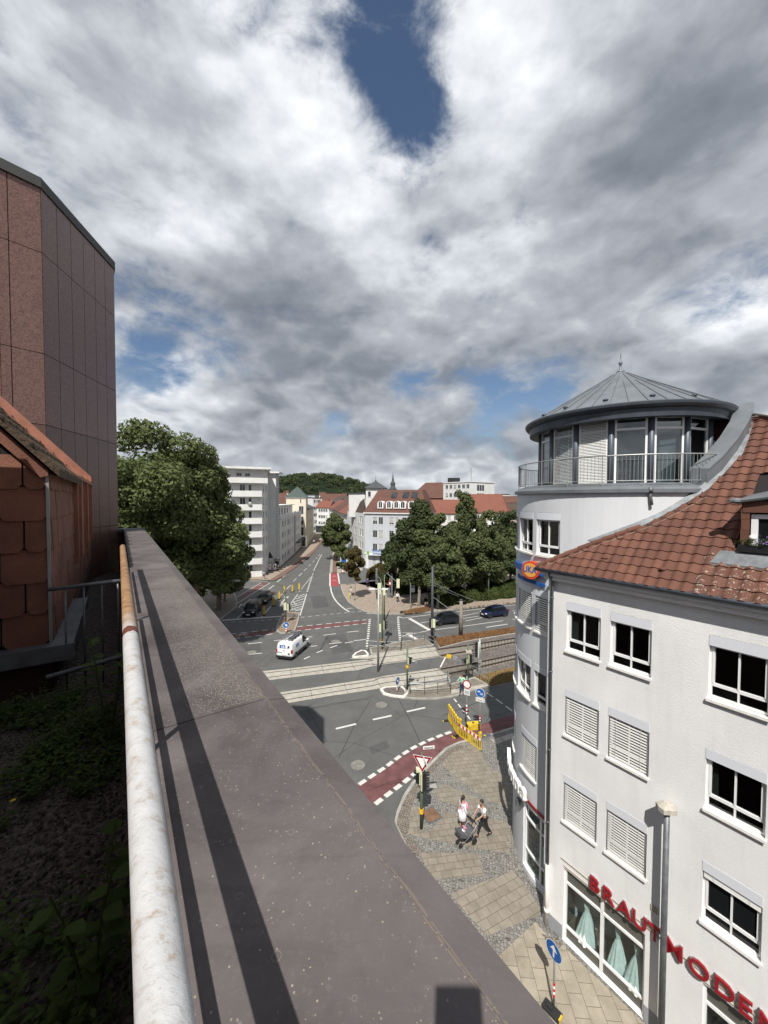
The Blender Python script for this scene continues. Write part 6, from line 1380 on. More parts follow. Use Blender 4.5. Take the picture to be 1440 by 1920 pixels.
m = MB(); c = sum(W2, Vector((0, 0))) / 4; m.prism([tuple(c + (p - c) * 1.04) for p in W2], 18.1, 18.5); m.build('flat_roof', 'roof_slate', cb, world=True)
m = MB(); a, b = P1_, P2_; v = Vector((.95, .3)); m.add([(*(a.lerp(b, .1)), 13.3), (*b, 13.3), (*(b + Vector((-.3, 5))), 17.0), (*(a.lerp(b, .1) + Vector((3, 3))), 14.5)], [(0, 1, 2, 3)]); m.build('lean_to_roof', 'roof_dull', cb, world=True)
m = MB(); add_text(m, 'ORTHO-BIO', .85, lambda x, y, z: plane_map(P1_, P2_)[0](15.0 + x, .06 + z, 3.5 + y), .02, bold=.01); m.build('wall_lettering', 'zinc_dark', cb, world=True)
m = MB(); add_text(m, 'Sanitätshaus', .62, lambda x, y, z: cmf(u_(711) + x, 1.05 + z, 4.35 + y), .03, bold=.015, sx=1.0); add_text(m, 'Orthopädie', .7, lambda x, y, z: cmf(u_(711) + x, 1.05 + z, 3.6 + y), .03, bold=.015, sx=.8); m.build('fascia_lettering', 'sign_blue', cb, world=True)
m = MB(); m.mbox(cmf, u_(688.5), u_(692.5), 1.0, 1.1, 3.55, 4.3); m.build('fascia_emblem', 'sign_green', cb, world=True)
def far_block(a, b, depth, h, rh, wm, rm, lb, **k): return simple_house(A2(*a), A2(*b), depth, h, rh, wm, rm, lb, **k)
far_block((768, 176), (834, 170), 14, 17.6, 7.2, 'roof_dull', 'roof_brickred', 'broad hipped red roof left of the white office block', floors=5, n=9, hip=(6, 0), chim=False)
of, F = far_block((831, 160), (884, 148), 14, 23.6, 1, 'white_render_far', 'white_render_far', 'white flat roofed office block with window grid and roof mast', floors=7, n=6, flat=True, side=0, name='office_block', cat='building', ww=1.5)
om, ol = plane_map(F[1], F[2]); m = MB()
for i in range(3):
 for j in range(3): m.mbox(om, 3.2 + i * 1.5, 4.4 + i * 1.5, .0, .05, 20.4 - 3.3 * j, 22.6 - 3.3 * j)
m.build('side_glazing', 'glass_far', of, world=True)
m = MB(); c = F[0].lerp(F[2], .55); m.cyl((c.x, c.y, 24), (c.x, c.y, 30), .12, n=6);
for z in (28.2, 28.9, 29.6): m.box((c.x, c.y, z), (1.4, .1, .08)); m.cyl((c.x - .6, c.y, z - .3), (c.x - .6, c.y, z + .3), .07, n=5)
m.cyl((c.x - 3, c.y, 24), (c.x, c.y, 27), .05, n=5); m.build('antenna_mast', 'galv_steel', of, world=True)
m = MB(); c = F[0].lerp(F[1], .45); m.box((c.x, c.y + 4, 24.9), (4.5, 3, 1.7)); m.build('roof_plant', 'black_plastic', of, world=True)
far_block((864, 114), (951, 109), 12, 13.1, 5.4, 'white_render_far', 'roof_orange', 'long building with bright orange tiled roof behind the linden trees', floors=4, n=7, hip=(0, 2.5), chim=False, blinds=0, side=3)
far_block((795, 122), (866, 119), 11, 12.5, 4.3, 'white_render_far', 'roof_orange', 'lower orange roof left of the long orange roofed building', floors=4, n=5, chim=False)
far_block((938, 128), (985, 122), 10, 12.2, 3.4, 'pink_render', 'roof_dull', 'pinkish house with dark brown roof beside the white round tower', floors=4, n=4, side=2)
far_block((942, 150), (1000, 150), 12, 15.8, 2.6, 'cream_render', 'roof_brickred', 'cream gabled house with red roof behind the brown roofed one', floors=4, n=4)
far_block((915, 190), (955, 190), 14, 19.5, .3, 'cream_render', 'roof_slate', 'beige flat roofed hall on the horizon right of the office block', floors=4, n=0, flat=True)
hs = [((528, 160), (545, 165), 13.5, 4, 'white_render_far', 'roof_brickred', 'small red roofed house left of the green pyramid roof'), ((583, 250), (600, 250), 16.0, 2.5, 'white_render_far', 'white_render_far', 'low white house with flat bright roof under the hill'), ((602, 235), (622, 235), 16.0, 3, 'pink_render', 'roof_slate', 'dark pink block under the middle of the hill'),
      ((560, 300), (585, 300), 14.5, 6, 'cream_render', 'roof_dull', 'dull roofed house at the foot of the wooded hill'), ((622, 230), (650, 222), 14.5, 4.5, 'white_render_far', 'roof_dull', 'brown gabled house right of the dark pink block'), ((640, 160), (655, 150), 14.5, 3.2, 'white_render_far', 'roof_brickred', 'red roofed house directly behind the curved row'),
      ((600, 330), (640, 330), 15.5, 6.5, 'cream_render', 'roof_brickred', 'distant red roof on the horizon below the hill'), ((655, 250), (690, 250), 15.0, 6.5, 'cream_render', 'roof_dull', 'distant dull red roof left of the square slate roofed turret'), ((610, 210), (640, 205), 13, 3.5, 'grey_render', 'roof_slate', 'grey roofed extension behind the cafe house'), ((548, 230), (566, 230), 17, 2, 'grey_render', 'roof_slate', 'grey block peeping over the green pyramid roof on its right')]
for a, b, h, rh, wm, rm, lb in hs: far_block(a, b, 11, h, rh, wm, rm, lb, floors=4, n=3, group='far houses below the hill', flat=(rm == 'white_render_far' or lb.startswith('dark pink')))
sp_ = thing('church_spire', (*A2(736.5, 400), 0), 'slender dark church spire with lantern on the skyline', 'church'); m = MB(); m.lathe([(4, 0), (4, 28.5), (3.0, 29), (2.0, 32), (2.6, 32.4), (2.6, 34.5), (1.4, 36), (1.0, 38.5), (.5, 41), (.1, 46)], 8); m.build('spire', 'roof_slate', sp_)
hill = MB(); nx, ny = 150, 40; r = random.Random(5)
from mathutils import noise as mnoise
vs = []
for j in range(ny + 1):
 for i in range(nx + 1):
  x = -1500 + 2500 * i / nx; y = 900 + 1100 * j / ny
  ridge = 80 * math.exp(-((x + 270) / 230) ** 2) + 32 * math.exp(-((x + 640) / 260) ** 2) + 26 * math.exp(-((x + 90) / 210) ** 2) + 10
  f = math.sin(math.pi * min(1, max(0, j / ny * 1.0)) * .95) ** .8
  h = ridge * f + 6 * (mnoise.noise((x / 55, y / 55, 1)) * f) + 5.5 * f * mnoise.noise((x / 14, y / 14, 4)); vs.append((x, y, h - 3))
hill.add(vs, [(j * (nx + 1) + i, j * (nx + 1) + i + 1, (j + 1) * (nx + 1) + i + 1, (j + 1) * (nx + 1) + i) for j in range(ny) for i in range(nx)])
mat('hill_wood', (0.010, 0.016, 0.011), 1.0, scale=0.035, col2=(0.026, 0.034, 0.020), world=True, spec=0); struct('hill', hill, 'hill_wood', True)
def crown_points(rng, lobes, n, shell=.55):
 L = np.array(lobes); w = (L[:, 3] * L[:, 4] * L[:, 5]) ** (2 / 3); w /= w.sum(); k = rng.choice(len(L), n, p=w); d = rng.normal(size=(n, 3)); d /= np.linalg.norm(d, axis=1)[:, None]
 rr = shell + (1 - shell) * rng.random(n) ** .6; return L[k, :3] + d * rr[:, None] * L[k, 3:6], d
def leaves_mesh(name, P, Nr, size, rng, matn, parent, jit=.75, asp=.72):
 n = len(P); nm = Nr + rng.normal(size=(n, 3)) * jit; nm /= np.linalg.norm(nm, axis=1)[:, None]; t = np.cross(nm, rng.normal(size=(n, 3))); t /= np.linalg.norm(t, axis=1)[:, None]; b = np.cross(nm, t)
 s = size * (0.6 + .8 * rng.random(n))[:, None]; V = np.empty((n, 4, 3)); V[:, 0] = P - t * s; V[:, 1] = P - b * s * asp; V[:, 2] = P + t * s; V[:, 3] = P + b * s * asp
 V[:, 0] += nm * s * .25; V[:, 2] += nm * s * .25
 me = bpy.data.meshes.new(name); me.vertices.add(4 * n); me.vertices.foreach_set('co', V.reshape(-1)); me.loops.add(4 * n); me.loops.foreach_set('vertex_index', np.arange(4 * n, dtype=np.int32)); me.polygons.add(n); me.polygons.foreach_set('loop_start', np.arange(0, 4 * n, 4, dtype=np.int32)); me.polygons.foreach_set('loop_total', np.full(n, 4, dtype=np.int32)); me.update(calc_edges=True)
 me.materials.append(MATS[matn]); o = bpy.data.objects.new(name, me); COL.objects.link(o)
 if parent is not None: o.parent = parent
 return o
rng = np.random.default_rng(3)
n = 900; xs = rng.uniform(-900, 150, n); ys = rng.uniform(600, 1500, n)
def hz(x, y):
 ridge = 80 * math.exp(-((x + 270) / 230) ** 2) + 32 * math.exp(-((x + 640) / 260) ** 2) + 26 * math.exp(-((x + 90) / 210) ** 2) + 10; f = math.sin(math.pi * min(1, max(0, (y - 900) / 1100)) * .95) ** .8 if y > 900 else 0; return ridge * f
lob = [(x, y, hz(x, y) + 4, rng.uniform(6, 12), rng.uniform(6, 12), rng.uniform(5, 9)) for x, y in zip(xs, ys)]
P, D = crown_points(rng, lob, 70000, .7); D[:, 2] = abs(D[:, 2]); o = leaves_mesh('hill_forest', P, D, 2.2, rng, 'leaf_dark', None); tag(o, kind='stuff')
for k, (px, y) in enumerate(((536, 900), (560, 820), (604, 760), (645, 900))):
 q = A2(px, y); simple_house((q.x - 6, q.y), (q.x + 6, q.y), 9, 26 + (6 if k < 2 else 0), 6, 'cream_render', 'roof_brickred', ['small cream villa among trees at the left foot of the hill', 'pinkish roofed villa low on the wooded hill', 'tiny pale villa in the middle of the wooded hill', 'tiny pale villa on the right slope of the hill'][k], floors=2, n=2, chim=False, group='villas on the hill')
# ================================================================== TREES
def tree(name, base, lobes, nleaf, size, leafm, label, trunk_r=.3, trunk_h=None, group=None, cat='tree', seed=1, barkm='bark', fork=5, clump=.0, shell=.5, trunk_top=None):
 rng = np.random.default_rng(seed); base = Vector(base); r = thing(name, tuple(base), label, cat, group)
 L = [(x - base.x, y - base.y, z - base.z, a, b, c) for x, y, z, a, b, c in lobes]
 sub = []
 for (x, y, z, a, b, c) in L:
  k = max(6, int(9 * (a * b * c) ** (1 / 3)))
  for _ in range(k):
   d = rng.normal(size=3); d /= np.linalg.norm(d); q = rng.uniform(.45, 1.07); s = rng.uniform(.13, .38)
   sub.append((x + d[0] * a * q, y + d[1] * b * q, z + d[2] * c * q, a * s + .3, b * s + .3, (c * s + .3) * .75))
 P, D = crown_points(rng, sub, nleaf, .35); D[:, 2] += .35
 cc = np.array([sum(l[0] for l in L) / len(L), sum(l[1] for l in L) / len(L), 0]);
 leaves_mesh('crown', P, D, size, rng, leafm, r)
 tb = MB(); h = trunk_h or min(l[2] - l[5] for l in L); tr_r = random.Random(seed)
 top = Vector((0, 0, h)) if trunk_top is None else Vector(trunk_top)
 tb.tube([(0, 0, 0), (0, 0, .3), top * .5 + Vector((.1, 0, 0)), top], trunk_r, 10, rr=[trunk_r * 1.35, trunk_r, trunk_r * .9, trunk_r * .75])
 for l in L:
  for _ in range(fork):
   tgt = Vector((l[0] + tr_r.uniform(-.45, .45) * l[3], l[1] + tr_r.uniform(-.1, .5) * l[4], l[2] + tr_r.uniform(-.3, .45) * l[5])); mid = top.lerp(tgt, .5) + Vector((0, 0, -.3)); tb.tube([top * .92, mid, tgt], .1, 6, rr=[trunk_r * .45, trunk_r * .25, trunk_r * .06])
 tb.build('trunk', barkm, r, smooth=True); return r
q = A2(262, 37)
tree('plane_tree', (q.x, q.y, 0), [(q.x, q.y, 16.3, 6.6, 6, 6.6), (q.x - 2, q.y + 4, 12, 7, 6, 6)], 90000, .165, 'leaf_plane', 'tallest plane tree, rising directly beside the granite tower', .5, 6, 'big plane trees on the left', seed=2)
q = A2(352, 43)
tree('plane_tree', (q.x, q.y, 0), [(q.x, q.y, 17.2, 5.0, 5, 6.0), (q.x + 1.7, q.y, 13.0, 4.5, 5, 5.4), (q.x - 3, q.y - 1, 12, 5, 5, 6), (q.x + 3.0, q.y + .5, 10.5, 3.0, 4, 3.4)], 125000, .165, 'leaf_plane', 'broad plane tree hiding the left half of the apartment tower', .5, 5, 'big plane trees on the left', seed=5)
q = A2(408, 57)
tree('plane_tree', (q.x, q.y, 0), [(q.x - 1, q.y, 10.0, 4.2, 4, 4.4), (q.x - 6.0, q.y, 10, 5.5, 4, 6), (q.x + 1.0, q.y - 1, 5.4, 3.2, 3, 3.1), (q.x - 3.5, q.y - 1, 5.6, 3.2, 3, 3.0)], 56000, .165, 'leaf_plane', 'lower plane tree whose skirts reach the street corner', .4, 4, 'big plane trees on the left', seed=8)
q = G(421, 1128)
tree('street_tree', (q.x, q.y, .12), [(q.x, q.y, 5.4, 3.4, 3.2, 3.2)], 12000, .2, 'leaf_linden', 'small pale leaved tree at the kerb under the plane trees', .18, 2.6, seed=11)
mid = lambda px, Y: A2(px, Y)
def linden(px, Y, top_y, w, label, seed, lowz=3.2, n=30000, mt='leaf_linden', base=None):
 c = A2(px, Y); zt = CAM_H + (938 - top_y) / 721 * Y; H_ = zt - lowz; b = base or (c.x, c.y, 0.16)
 lob = [(c.x, c.y, lowz + H_ * .30, w, w * .9, H_ * .32), (c.x, c.y, lowz + H_ * .55, w * .8, w * .75, H_ * .30), (c.x, c.y, lowz + H_ * .80, w * .42, w * .42, H_ * .24)]
 return tree('linden_tree', b, lob, n, .19, mt, label, .24, lowz + .5, 'linden trees in the park', seed=seed, barkm='bark_grey', fork=4)
linden(787, 60.5, 932, 3.7, 'dark linden nearest the corner house, its trunk beside the leaf covered kerb', 21, 3.6, 34000, 'leaf_dark', base=(*G(785, 1137).xy, .12))
linden(872, 62, 924, 3.9, 'tallest linden with a pointed top in front of the orange roof', 22, 3.0, 34000)
linden(822, 58, 965, 3.6, 'light green linden between the pointed one and the dark one', 23, 3.0, 28000)
linden(915, 66, 965, 4.0, 'linden right of the pointed one, before the white building wall', 24, 2.4, 26000)
linden(958, 74, 990, 4.4, 'linden half hidden behind the white round tower', 25, 2.6, 20000)
linden(742, 66, 1000, 2.3, 'small linden overlapping the blue grey corner house', 26, 2.0, 16000, 'leaf_dark')
g_ = G(864, 1192); bp_ = thing('concrete_post', (g_.x, g_.y, .06), 'short brown post standing on the dry verge between the two dark blue cars', 'post'); m = MB(); m.cyl((0, 0, 0), (0, 0, 4.3), .25, .19, n=12); m.build('shaft', 'bark_grey', bp_, smooth=True); m = MB(); m.cyl((0, 0, 4.3), (0, 0, 4.42), .22, .2, n=12); m.cyl((-.5, 0, 4.1), (.5, 0, 4.2), .04, n=6); m.build('cap', 'mast_dark', bp_)
for px, Y, z, s, lb, sd_ in ((948, 69, 5.5, 3.0, 'low spreading tree behind the hedge near the round tower', 41), (968, 84, 10, 4.5, 'tree in front of the pinkish house', 42), (846, 70, 5, 3.4, 'low tree behind the hedge in the middle of the park', 43)):
 c = A2(px, Y); tree('park_tree', (c.x, c.y, .16), [(c.x, c.y, z, s, s, s * .9)], 11000, .2, 'leaf_dark', lb, .2, 2.5, 'low trees in the park', seed=sd_)
c = G(634, 1052); tree('round_street_tree', (c.x - .3, c.y, .12), [(c.x - .5, c.y, 7.6, 3.9, 3.8, 4.2), (c.x - .6, c.y, 5.2, 3.6, 3.4, 2.2), (c.x - .7, c.y, 10.6, 1.8, 1.8, 2.2)], 24000, .24, 'leaf_linden', 'round dark street tree at the mouth of the side street', .2, 2.6, seed=51)
c = G(643, 1070); tree('street_tree', (c.x, c.y, .12), [(c.x, c.y, 4.2, 1.4, 1.4, 1.9)], 6000, .2, 'leaf_linden', 'narrow young tree just in front of the round street tree', .08, 2.2, seed=52)
c = G(665, 1127); tree('young_tree', (c.x, c.y, .12), [(c.x, c.y, 6.3, 1.25, 1.25, 2.0), (c.x, c.y, 4.6, 1.0, 1.0, 1.1), (c.x, c.y, 8.0, .5, .5, .9)], 9000, .13, 'leaf_brown', 'slender brownish young tree on the corner plaza', .07, 3.8, seed=53, barkm='bark_grey')
def mass(name, boxes, n, size, m, label, cat, seed):
 rng = np.random.default_rng(seed); P = []; D = []
 for (a, b, w, h) in boxes:
  k = n // len(boxes); s = rng.random(k); q = np.outer(1 - s, np.array(a)) + np.outer(s, np.array(b)); ang = rng.random(k) * math.pi; rr = 1 + .18 * np.sin(s * 25) + rng.normal(size=k) * .06
  d = (np.array(b) - np.array(a))[:2]; d = d / np.linalg.norm(d); nr = np.array([-d[1], d[0]])
  x = q[:, 0] + nr[0] * np.cos(ang) * w * rr; y = q[:, 1] + nr[1] * np.cos(ang) * w * rr; z = .1 + np.sin(ang) ** .6 * h * rr
  P.append(np.stack([x, y, z], 1)); D.append(np.stack([nr[0] * np.cos(ang), nr[1] * np.cos(ang), np.sin(ang)], 1))
 o = leaves_mesh(name, np.concatenate(P), np.concatenate(D), size, rng, m, None); tag(o, label, cat); return o
def gg(x, y): return tuple(G(*S4([(x, y)])[0]).xy)
mass('ivy_bank', [(gg(735, 240), gg(1030, 190), 1.3, 1.5), (gg(880, 205), gg(1480, 120), 2.0, 1.8), (gg(1030, 190), gg(1480, 155), 1.2, 1.2)], 42000, .17, 'leaf_hedge', 'long dark green ivy hedge bank along the far carriageway', 'hedge', 61)
mass('clipped_hedge', [(gg(420, 150), gg(760, 120), .9, 1.3), (gg(400, 120), gg(730, 95), .8, 1.2)], 16000, .16, 'leaf_dark', 'dark clipped hedge under the dark linden', 'hedge', 62)
mass('shrub_bed', [(tuple(G(700, 1092).xy), tuple(G(716, 1078).xy), 1.3, 2.2)], 6000, .16, 'leaf_brown', 'yellowish shrub bed right of the corner house entrance', 'shrub', 63)
mass('shrub_bed', [(tuple(G(634, 1064).xy), tuple(G(650, 1062).xy), .9, .9)], 3000, .15, 'leaf_hedge', 'low shrubs around the blue advertising board', 'shrub', 64)
mass('shrub_bed', [(tuple(G(452, 1092).xy), tuple(G(462, 1082).xy), .8, 1.6)], 4000, .15, 'leaf_dark', 'dark shrub beside the ground floor balcony of the apartment tower', 'shrub', 65)
for k, (a, b, c_, lb) in enumerate((((735, 500), (1385, 395), .5, 'dry_tufts'), ((1070, 808), (1400, 745), .5, 'dry_tufts'))):
 rng2 = np.random.default_rng(70 + k); n = 15000; s = rng2.random(n); A = np.array(gg(*a)); B = np.array(gg(*b)); d = (B - A) / np.linalg.norm(B - A); nr = np.array([-d[1], d[0]]); w = rng2.uniform(-2.0, .9, n) if k == 0 else rng2.uniform(-2.1, .2, n)
 P = np.stack([A[0] + (B - A)[0] * s + nr[0] * w, A[1] + (B - A)[1] * s + nr[1] * w, .07 + rng2.random(n) * .14], 1); D = np.tile(np.array([0, 0, 1.0]), (n, 1)); o = leaves_mesh('dry_grass', P, D, .09, rng2, 'leaf_fallen' if k == 0 else 'leaf_straw', None) if False else None
mk_leaf('leaf_straw', (0.30, 0.21, 0.09), (0.38, 0.28, 0.13), (0.24, 0.15, 0.06))
def scatter_poly(px4, n, size, m, seed, hgt=.15):
 g = [p for p in gp(S4(px4))]; rng2 = np.random.default_rng(seed); xs = [p.x for p in g]; ys = [p.y for p in g]; X = rng2.uniform(min(xs), max(xs), n * 3); Y = rng2.uniform(min(ys), max(ys), n * 3); c = np.zeros(len(X), bool)
 for i in range(len(g)):
  a, b = g[i], g[i - 1]; cond = ((a.y > Y) != (b.y > Y)) & (X < (b.x - a.x) * (Y - a.y) / ((b.y - a.y) or 1e-9) + a.x); c ^= cond
 X, Y = X[c][:n], Y[c][:n]; P = np.stack([X, Y, .07 + rng2.random(len(X)) * hgt * .5], 1); D = np.tile(np.array([0, 0, 1.6]), (len(X), 1)); o = leaves_mesh('dry_grass', P, D, size, rng2, m, None, 1.0, .4); tag(o, kind='stuff')
scatter_poly([(737, 503), (940, 472), (1200, 438), (1480, 398), (1480, 435), (1000, 515), (785, 570)], 16000, .10, 'leaf_fallen', 71)
scatter_poly([(1070, 810), (1200, 776), (1480, 712), (1480, 810), (1190, 880)], 16000, .10, 'leaf_straw', 72)
# ================================================================== VEHICLES
mat('paint_white', (.78, .78, .77), .25, coat=.6); mat('paint_black', (.006, .006, .008), .35, spec=.3); mat('paint_dkgrey', (.018, .022, .028), .3, .2, spec=.4); mat('paint_navy', (.008, .014, .05), .22, .2, coat=.6)
mat('car_glass', (.005, .006, .007), .08, spec=.3); mat('alloy', (.35, .35, .36), .35, .7); mat('headlamp', (.62, .64, .66), .12, .2); mat('tail_red', (.30, .01, .01), .2); mat('plate_white', (.7, .7, .68), .5)
def ring(st):
 y, zb, zbelt, zt, wb, wt = st; zm = zb + (zbelt - zb) * .5
 if zt - zbelt < .03: rt = [(.80 * wb, zb), (wb * .98, zb + .10), (wb, zm), (wb * .965, zbelt - .04), (wb * .80, zbelt), (wb * .45, zt + .02)]
 else: rt = [(.80 * wb, zb), (wb * .98, zb + .10), (wb, zm), (wb * .965, zbelt), (wt, zt - .07), (wt * .72, zt)]
 return [(x, y, z) for x, z in rt] + [(-x, y, z) for x, z in rt[::-1]]
def car(name, loc, rz, st, segs, paint, label, cat, group=None, wheel_y=(-1.3, 1.3), wr=.32, extra=None):
 root = thing(name, loc, label, cat, group, rz); body = MB(); glass = MB(); n = len(st); R_ = [ring(s) for s in st]
 for i in range(n - 1):
  f = segs[i]
  for k in range(12):
   q = [R_[i][k], R_[i][(k + 1) % 12], R_[i + 1][(k + 1) % 12], R_[i + 1][k]]
   isg = (k in (3, 7) and 's' in f) or (k in (4, 5, 6) and 'w' in f) or (k in (3, 7) and 'w' in f and 'S' in f)
   (glass if isg else body).add(q, [(3, 2, 1, 0)])
 body.add(R_[0], [tuple(range(12))]); body.add(R_[-1], [tuple(range(12))[::-1]])
 wb = max(s[4] for s in st)
 b = body.build('body', paint, root, smooth=False); g = glass.build('windows', 'car_glass', root)
 bev = b.modifiers.new('b', 'WELD'); bev.merge_threshold = .001; sb_ = b.modifiers.new('s', 'SUBSURF'); sb_.levels = 1; sb_.render_levels = 1
 for p in b.data.polygons: p.use_smooth = True
 for y in wheel_y:
  for s in (-1, 1):
   w = thing_part('wheel', root); t = MB(); t.lathe([(wr * .62, -.1), (wr * .95, -.105), (wr, -.07), (wr, .07), (wr * .95, .105), (wr * .62, .1)], 20, M=Matrix.Translation((s * (wb - .10), y, wr)) @ Matrix.Rotation(R(90), 4, 'Y')); t.build('tyre', 'rubber', w)
   r_ = MB(); r_.lathe([(.02, -.02), (wr * .64, -.02), (wr * .66, .02), (wr * .66, .115), (wr * .6, .08), (wr * .2, .10), (.02, .105)], 16, M=Matrix.Translation((s * (wb - .10), y, wr)) @ Matrix.Rotation(R(90 * s), 4, 'Y')); r_.build('rim', 'alloy', w)
 yf, yr = st[-1][0], st[0][0]
 for s in (-1, 1):
  m = MB(); m.ball((s * wb * .70, yf - .14, st[-2][2] - .14), .16, sc=(1.15, .9, .62), n=10, m=6); m.build('headlight', 'headlamp', root, smooth=True)
  m = MB(); m.box((s * wb * .90, yr + .06, st[1][2] - .12), (.14, .16, .34)); m.build('tail_light', 'tail_red', root)
  m = MB(); m.ball((s * (wb + .12), extra['my'] if extra and 'my' in extra else .75, st[2][2] + .08), .11, sc=(1, .6, .75), n=8, m=6); m.box((s * (wb + .02), extra['my'] if extra and 'my' in extra else .75, st[2][2] + .05), (.14, .05, .05)); m.build('mirror', paint, root, smooth=False)
 m = MB(); m.box((0, yf + .01, .48), (.52, .03, .12)); m.build('number_plate', 'plate_white', root); m = MB(); m.box((0, yf - .01, .72), (wb * 1.0, .04, .14)); m.box((0, yf + .0, .32), (wb * 1.3, .04, .14)); m.build('grille', 'black_plastic', root)
 m = MB(); m.box((0, yr - .01, .62), (.52, .03, .12)); m.build('number_plate', 'plate_white', root)
 m = MB()
 for y in wheel_y:
  for s in (-1, 1): m.cyl((s * (wb - .02), y, wr), (s * (wb + .004), y, wr), wr * 1.14, n=20)
 m.build('wheel_arch', 'black_plastic', root)
 return root
def thing_part(name, parent):
 o = bpy.data.objects.new(name, None); COL.objects.link(o); o.parent = parent; return o
hatch = [(-1.98, .35, .82, .82, .72, 0), (-1.92, .22, .95, .95, .84, 0), (-1.80, .20, .96, 1.12, .86, .60), (-1.45, .18, .95, 1.42, .87, .64), (-.7, .18, .93, 1.49, .88, .67), (.1, .18, .92, 1.48, .88, .67), (.55, .18, .92, 1.38, .88, .64), (1.12, .18, .92, .95, .87, .70), (1.7, .20, .82, .82, .84, 0), (1.95, .25, .68, .68, .74, 0)]
hseg = ['', 'w', 'wS', 's', 's', 's', 'wS', '', '', '']; hseg = ['', '', 'w', 's', 's', 's', 'wS', '', '']
mini = [(-2.25, .35, .95, .95, .80, 0), (-2.18, .22, 1.05, 1.15, .88, .66), (-1.95, .18, 1.05, 1.62, .90, .66), (-1.0, .18, 1.02, 1.74, .91, .70), (.2, .18, 1.0, 1.74, .91, .70), (.75, .18, 1.0, 1.62, .91, .67), (1.45, .18, 1.0, 1.04, .90, .72), (2.0, .2, .90, .90, .86, 0), (2.28, .25, .72, .72, .76, 0)]
mseg = ['', 'w', 's', 's', 's', 'wS', '', '']
estate = [(-2.3, .35, .85, .85, .78, 0), (-2.2, .2, .98, 1.0, .88, .66), (-1.9, .18, .98, 1.38, .90, .62), (-1.0, .18, .95, 1.46, .91, .66), (.1, .18, .93, 1.46, .91, .66), (.55, .18, .93, 1.36, .91, .62), (1.1, .18, .93, .97, .90, .70), (1.9, .2, .80, .80, .86, 0), (2.3, .25, .66, .66, .74, 0)]
def ang_px(a, b):
 A, B = G(*a), G(*b); d = B - A; return math.atan2(-d.x, d.y)
SP = lambda x, y: S3([(x, y)])[0]
rz_ = ang_px(SP(395, 395), SP(300, 500))
p = G(*SP(352, 480)); car('black_minivan', (p.x, p.y, 0), math.atan2(-(G(*SP(330, 510)) - G(*SP(430, 400))).x, (G(*SP(330, 510)) - G(*SP(430, 400))).y), mini, mseg, 'paint_black', 'black minivan waiting first at the stop line', 'car', 'cars queueing at the stop line', (-1.4, 1.45), .33, {'my': .95})
p = G(*SP(460, 375)); car('dark_saloon', (p.x, p.y, 0), math.atan2(-(G(*SP(340, 500)) - G(*SP(450, 380))).x, (G(*SP(340, 500)) - G(*SP(450, 380))).y), estate, mseg, 'paint_black', 'black car queueing behind the black minivan', 'car', 'cars queueing at the stop line', (-1.35, 1.42), .32)
T4_ = lambda x, y: G(*S4([(x, y)])[0])
dd = T4_(760, 375) - T4_(900, 360); p = T4_(832, 380); car('dark_hatchback', (p.x, p.y + .25, 0), math.atan2(-dd.x, dd.y), hatch, hseg, 'paint_dkgrey', 'dark grey blue hatchback at the stop line beside the black mast', 'car', None, (-1.25, 1.28), .31)
dd = T4_(1150, 330) - T4_(1290, 312); p = T4_(1215, 322); car('blue_hatchback', (p.x, p.y + .25, 0), math.atan2(-dd.x, dd.y), hatch, hseg, 'paint_navy', 'dark blue small car approaching near the white round tower', 'car', None, (-1.25, 1.28), .31)
van = [(-2.22, .30, 1.05, 1.80, .90, .78), (-2.15, .22, 1.08, 1.86, .925, .80), (-1.2, .20, 1.06, 1.88, .93, .81), (.25, .20, 1.05, 1.87, .93, .80), (.75, .20, 1.03, 1.74, .93, .76), (1.5, .20, 1.0, 1.06, .92, .78), (2.0, .2, .92, .92, .88, 0), (2.2, .25, .78, .78, .78, 0)]
w0 = Vector(G(554.2, 1233.6)); w1 = Vector(G(575.3, 1215.5)); d = (w1 - w0).normalized(); side = Vector((-d.y, d.x, 0)); c = (w0 + w1) / 2 + side * .86
vr = math.atan2(-d.x, d.y)
V = car('white_van', (c.x, c.y, 0), vr, van, ['', '', '', 's', 'wS', '', ''], 'paint_white', 'white delivery van with lettered rear door and loaded roof rack crossing the junction', 'van', None, (-1.38, 1.38), .32, {'my': 1.05})
m = MB(); m.box((0, -2.24, .36), (1.72, .14, .22)); m.build('rear_bumper', 'black_plastic', V)
m = MB(); m.box((.945, 0, .52), (.03, 1.9, .16)); m.box((-.945, 0, .52), (.03, 1.9, .16)); m.build('side_strip', 'black_plastic', V)
m = MB(); add_text(m, 'BTS', .42, lambda x, y, z: Vector((x - .15, -2.245 - z - .05 * (1.3 - 1.3 - y) * 0, 1.30 + y)), .006, bold=.012); m.build('rear_lettering', 'sign_blue', V)
m = MB(); m.lathe([(.02, 0), (.11, 0), (.11, .012), (.02, .012)], 14, M=Matrix.Translation((.52, -2.25, 1.46)) @ Matrix.Rotation(R(90), 4, 'X')); m.box((.44, -2.255, 1.36), (.05, .01, .16)); m.build('rear_emblem', 'zinc_dark', V)
m = MB(); m.add([(-.75, -2.243, 1.26), (.75, -2.243, 1.26), (.75, -2.243, 1.275), (-.75, -2.243, 1.275)], [(0, 1, 2, 3)]); m.box((0, -2.235, .78), (.004, .01, .95)); m.build('door_seam', 'zinc_pipe', V)
m = MB(); add_text(m, 'BTS', .42, lambda x, y, z: Vector((.938 + z - .155 * (y / .42) * .0 - max(0, (1.16 + y - 1.06)) * .18, -.95 + x, 1.10 + y)), .004, bold=.012); m.build('side_lettering', 'sign_blue', V)
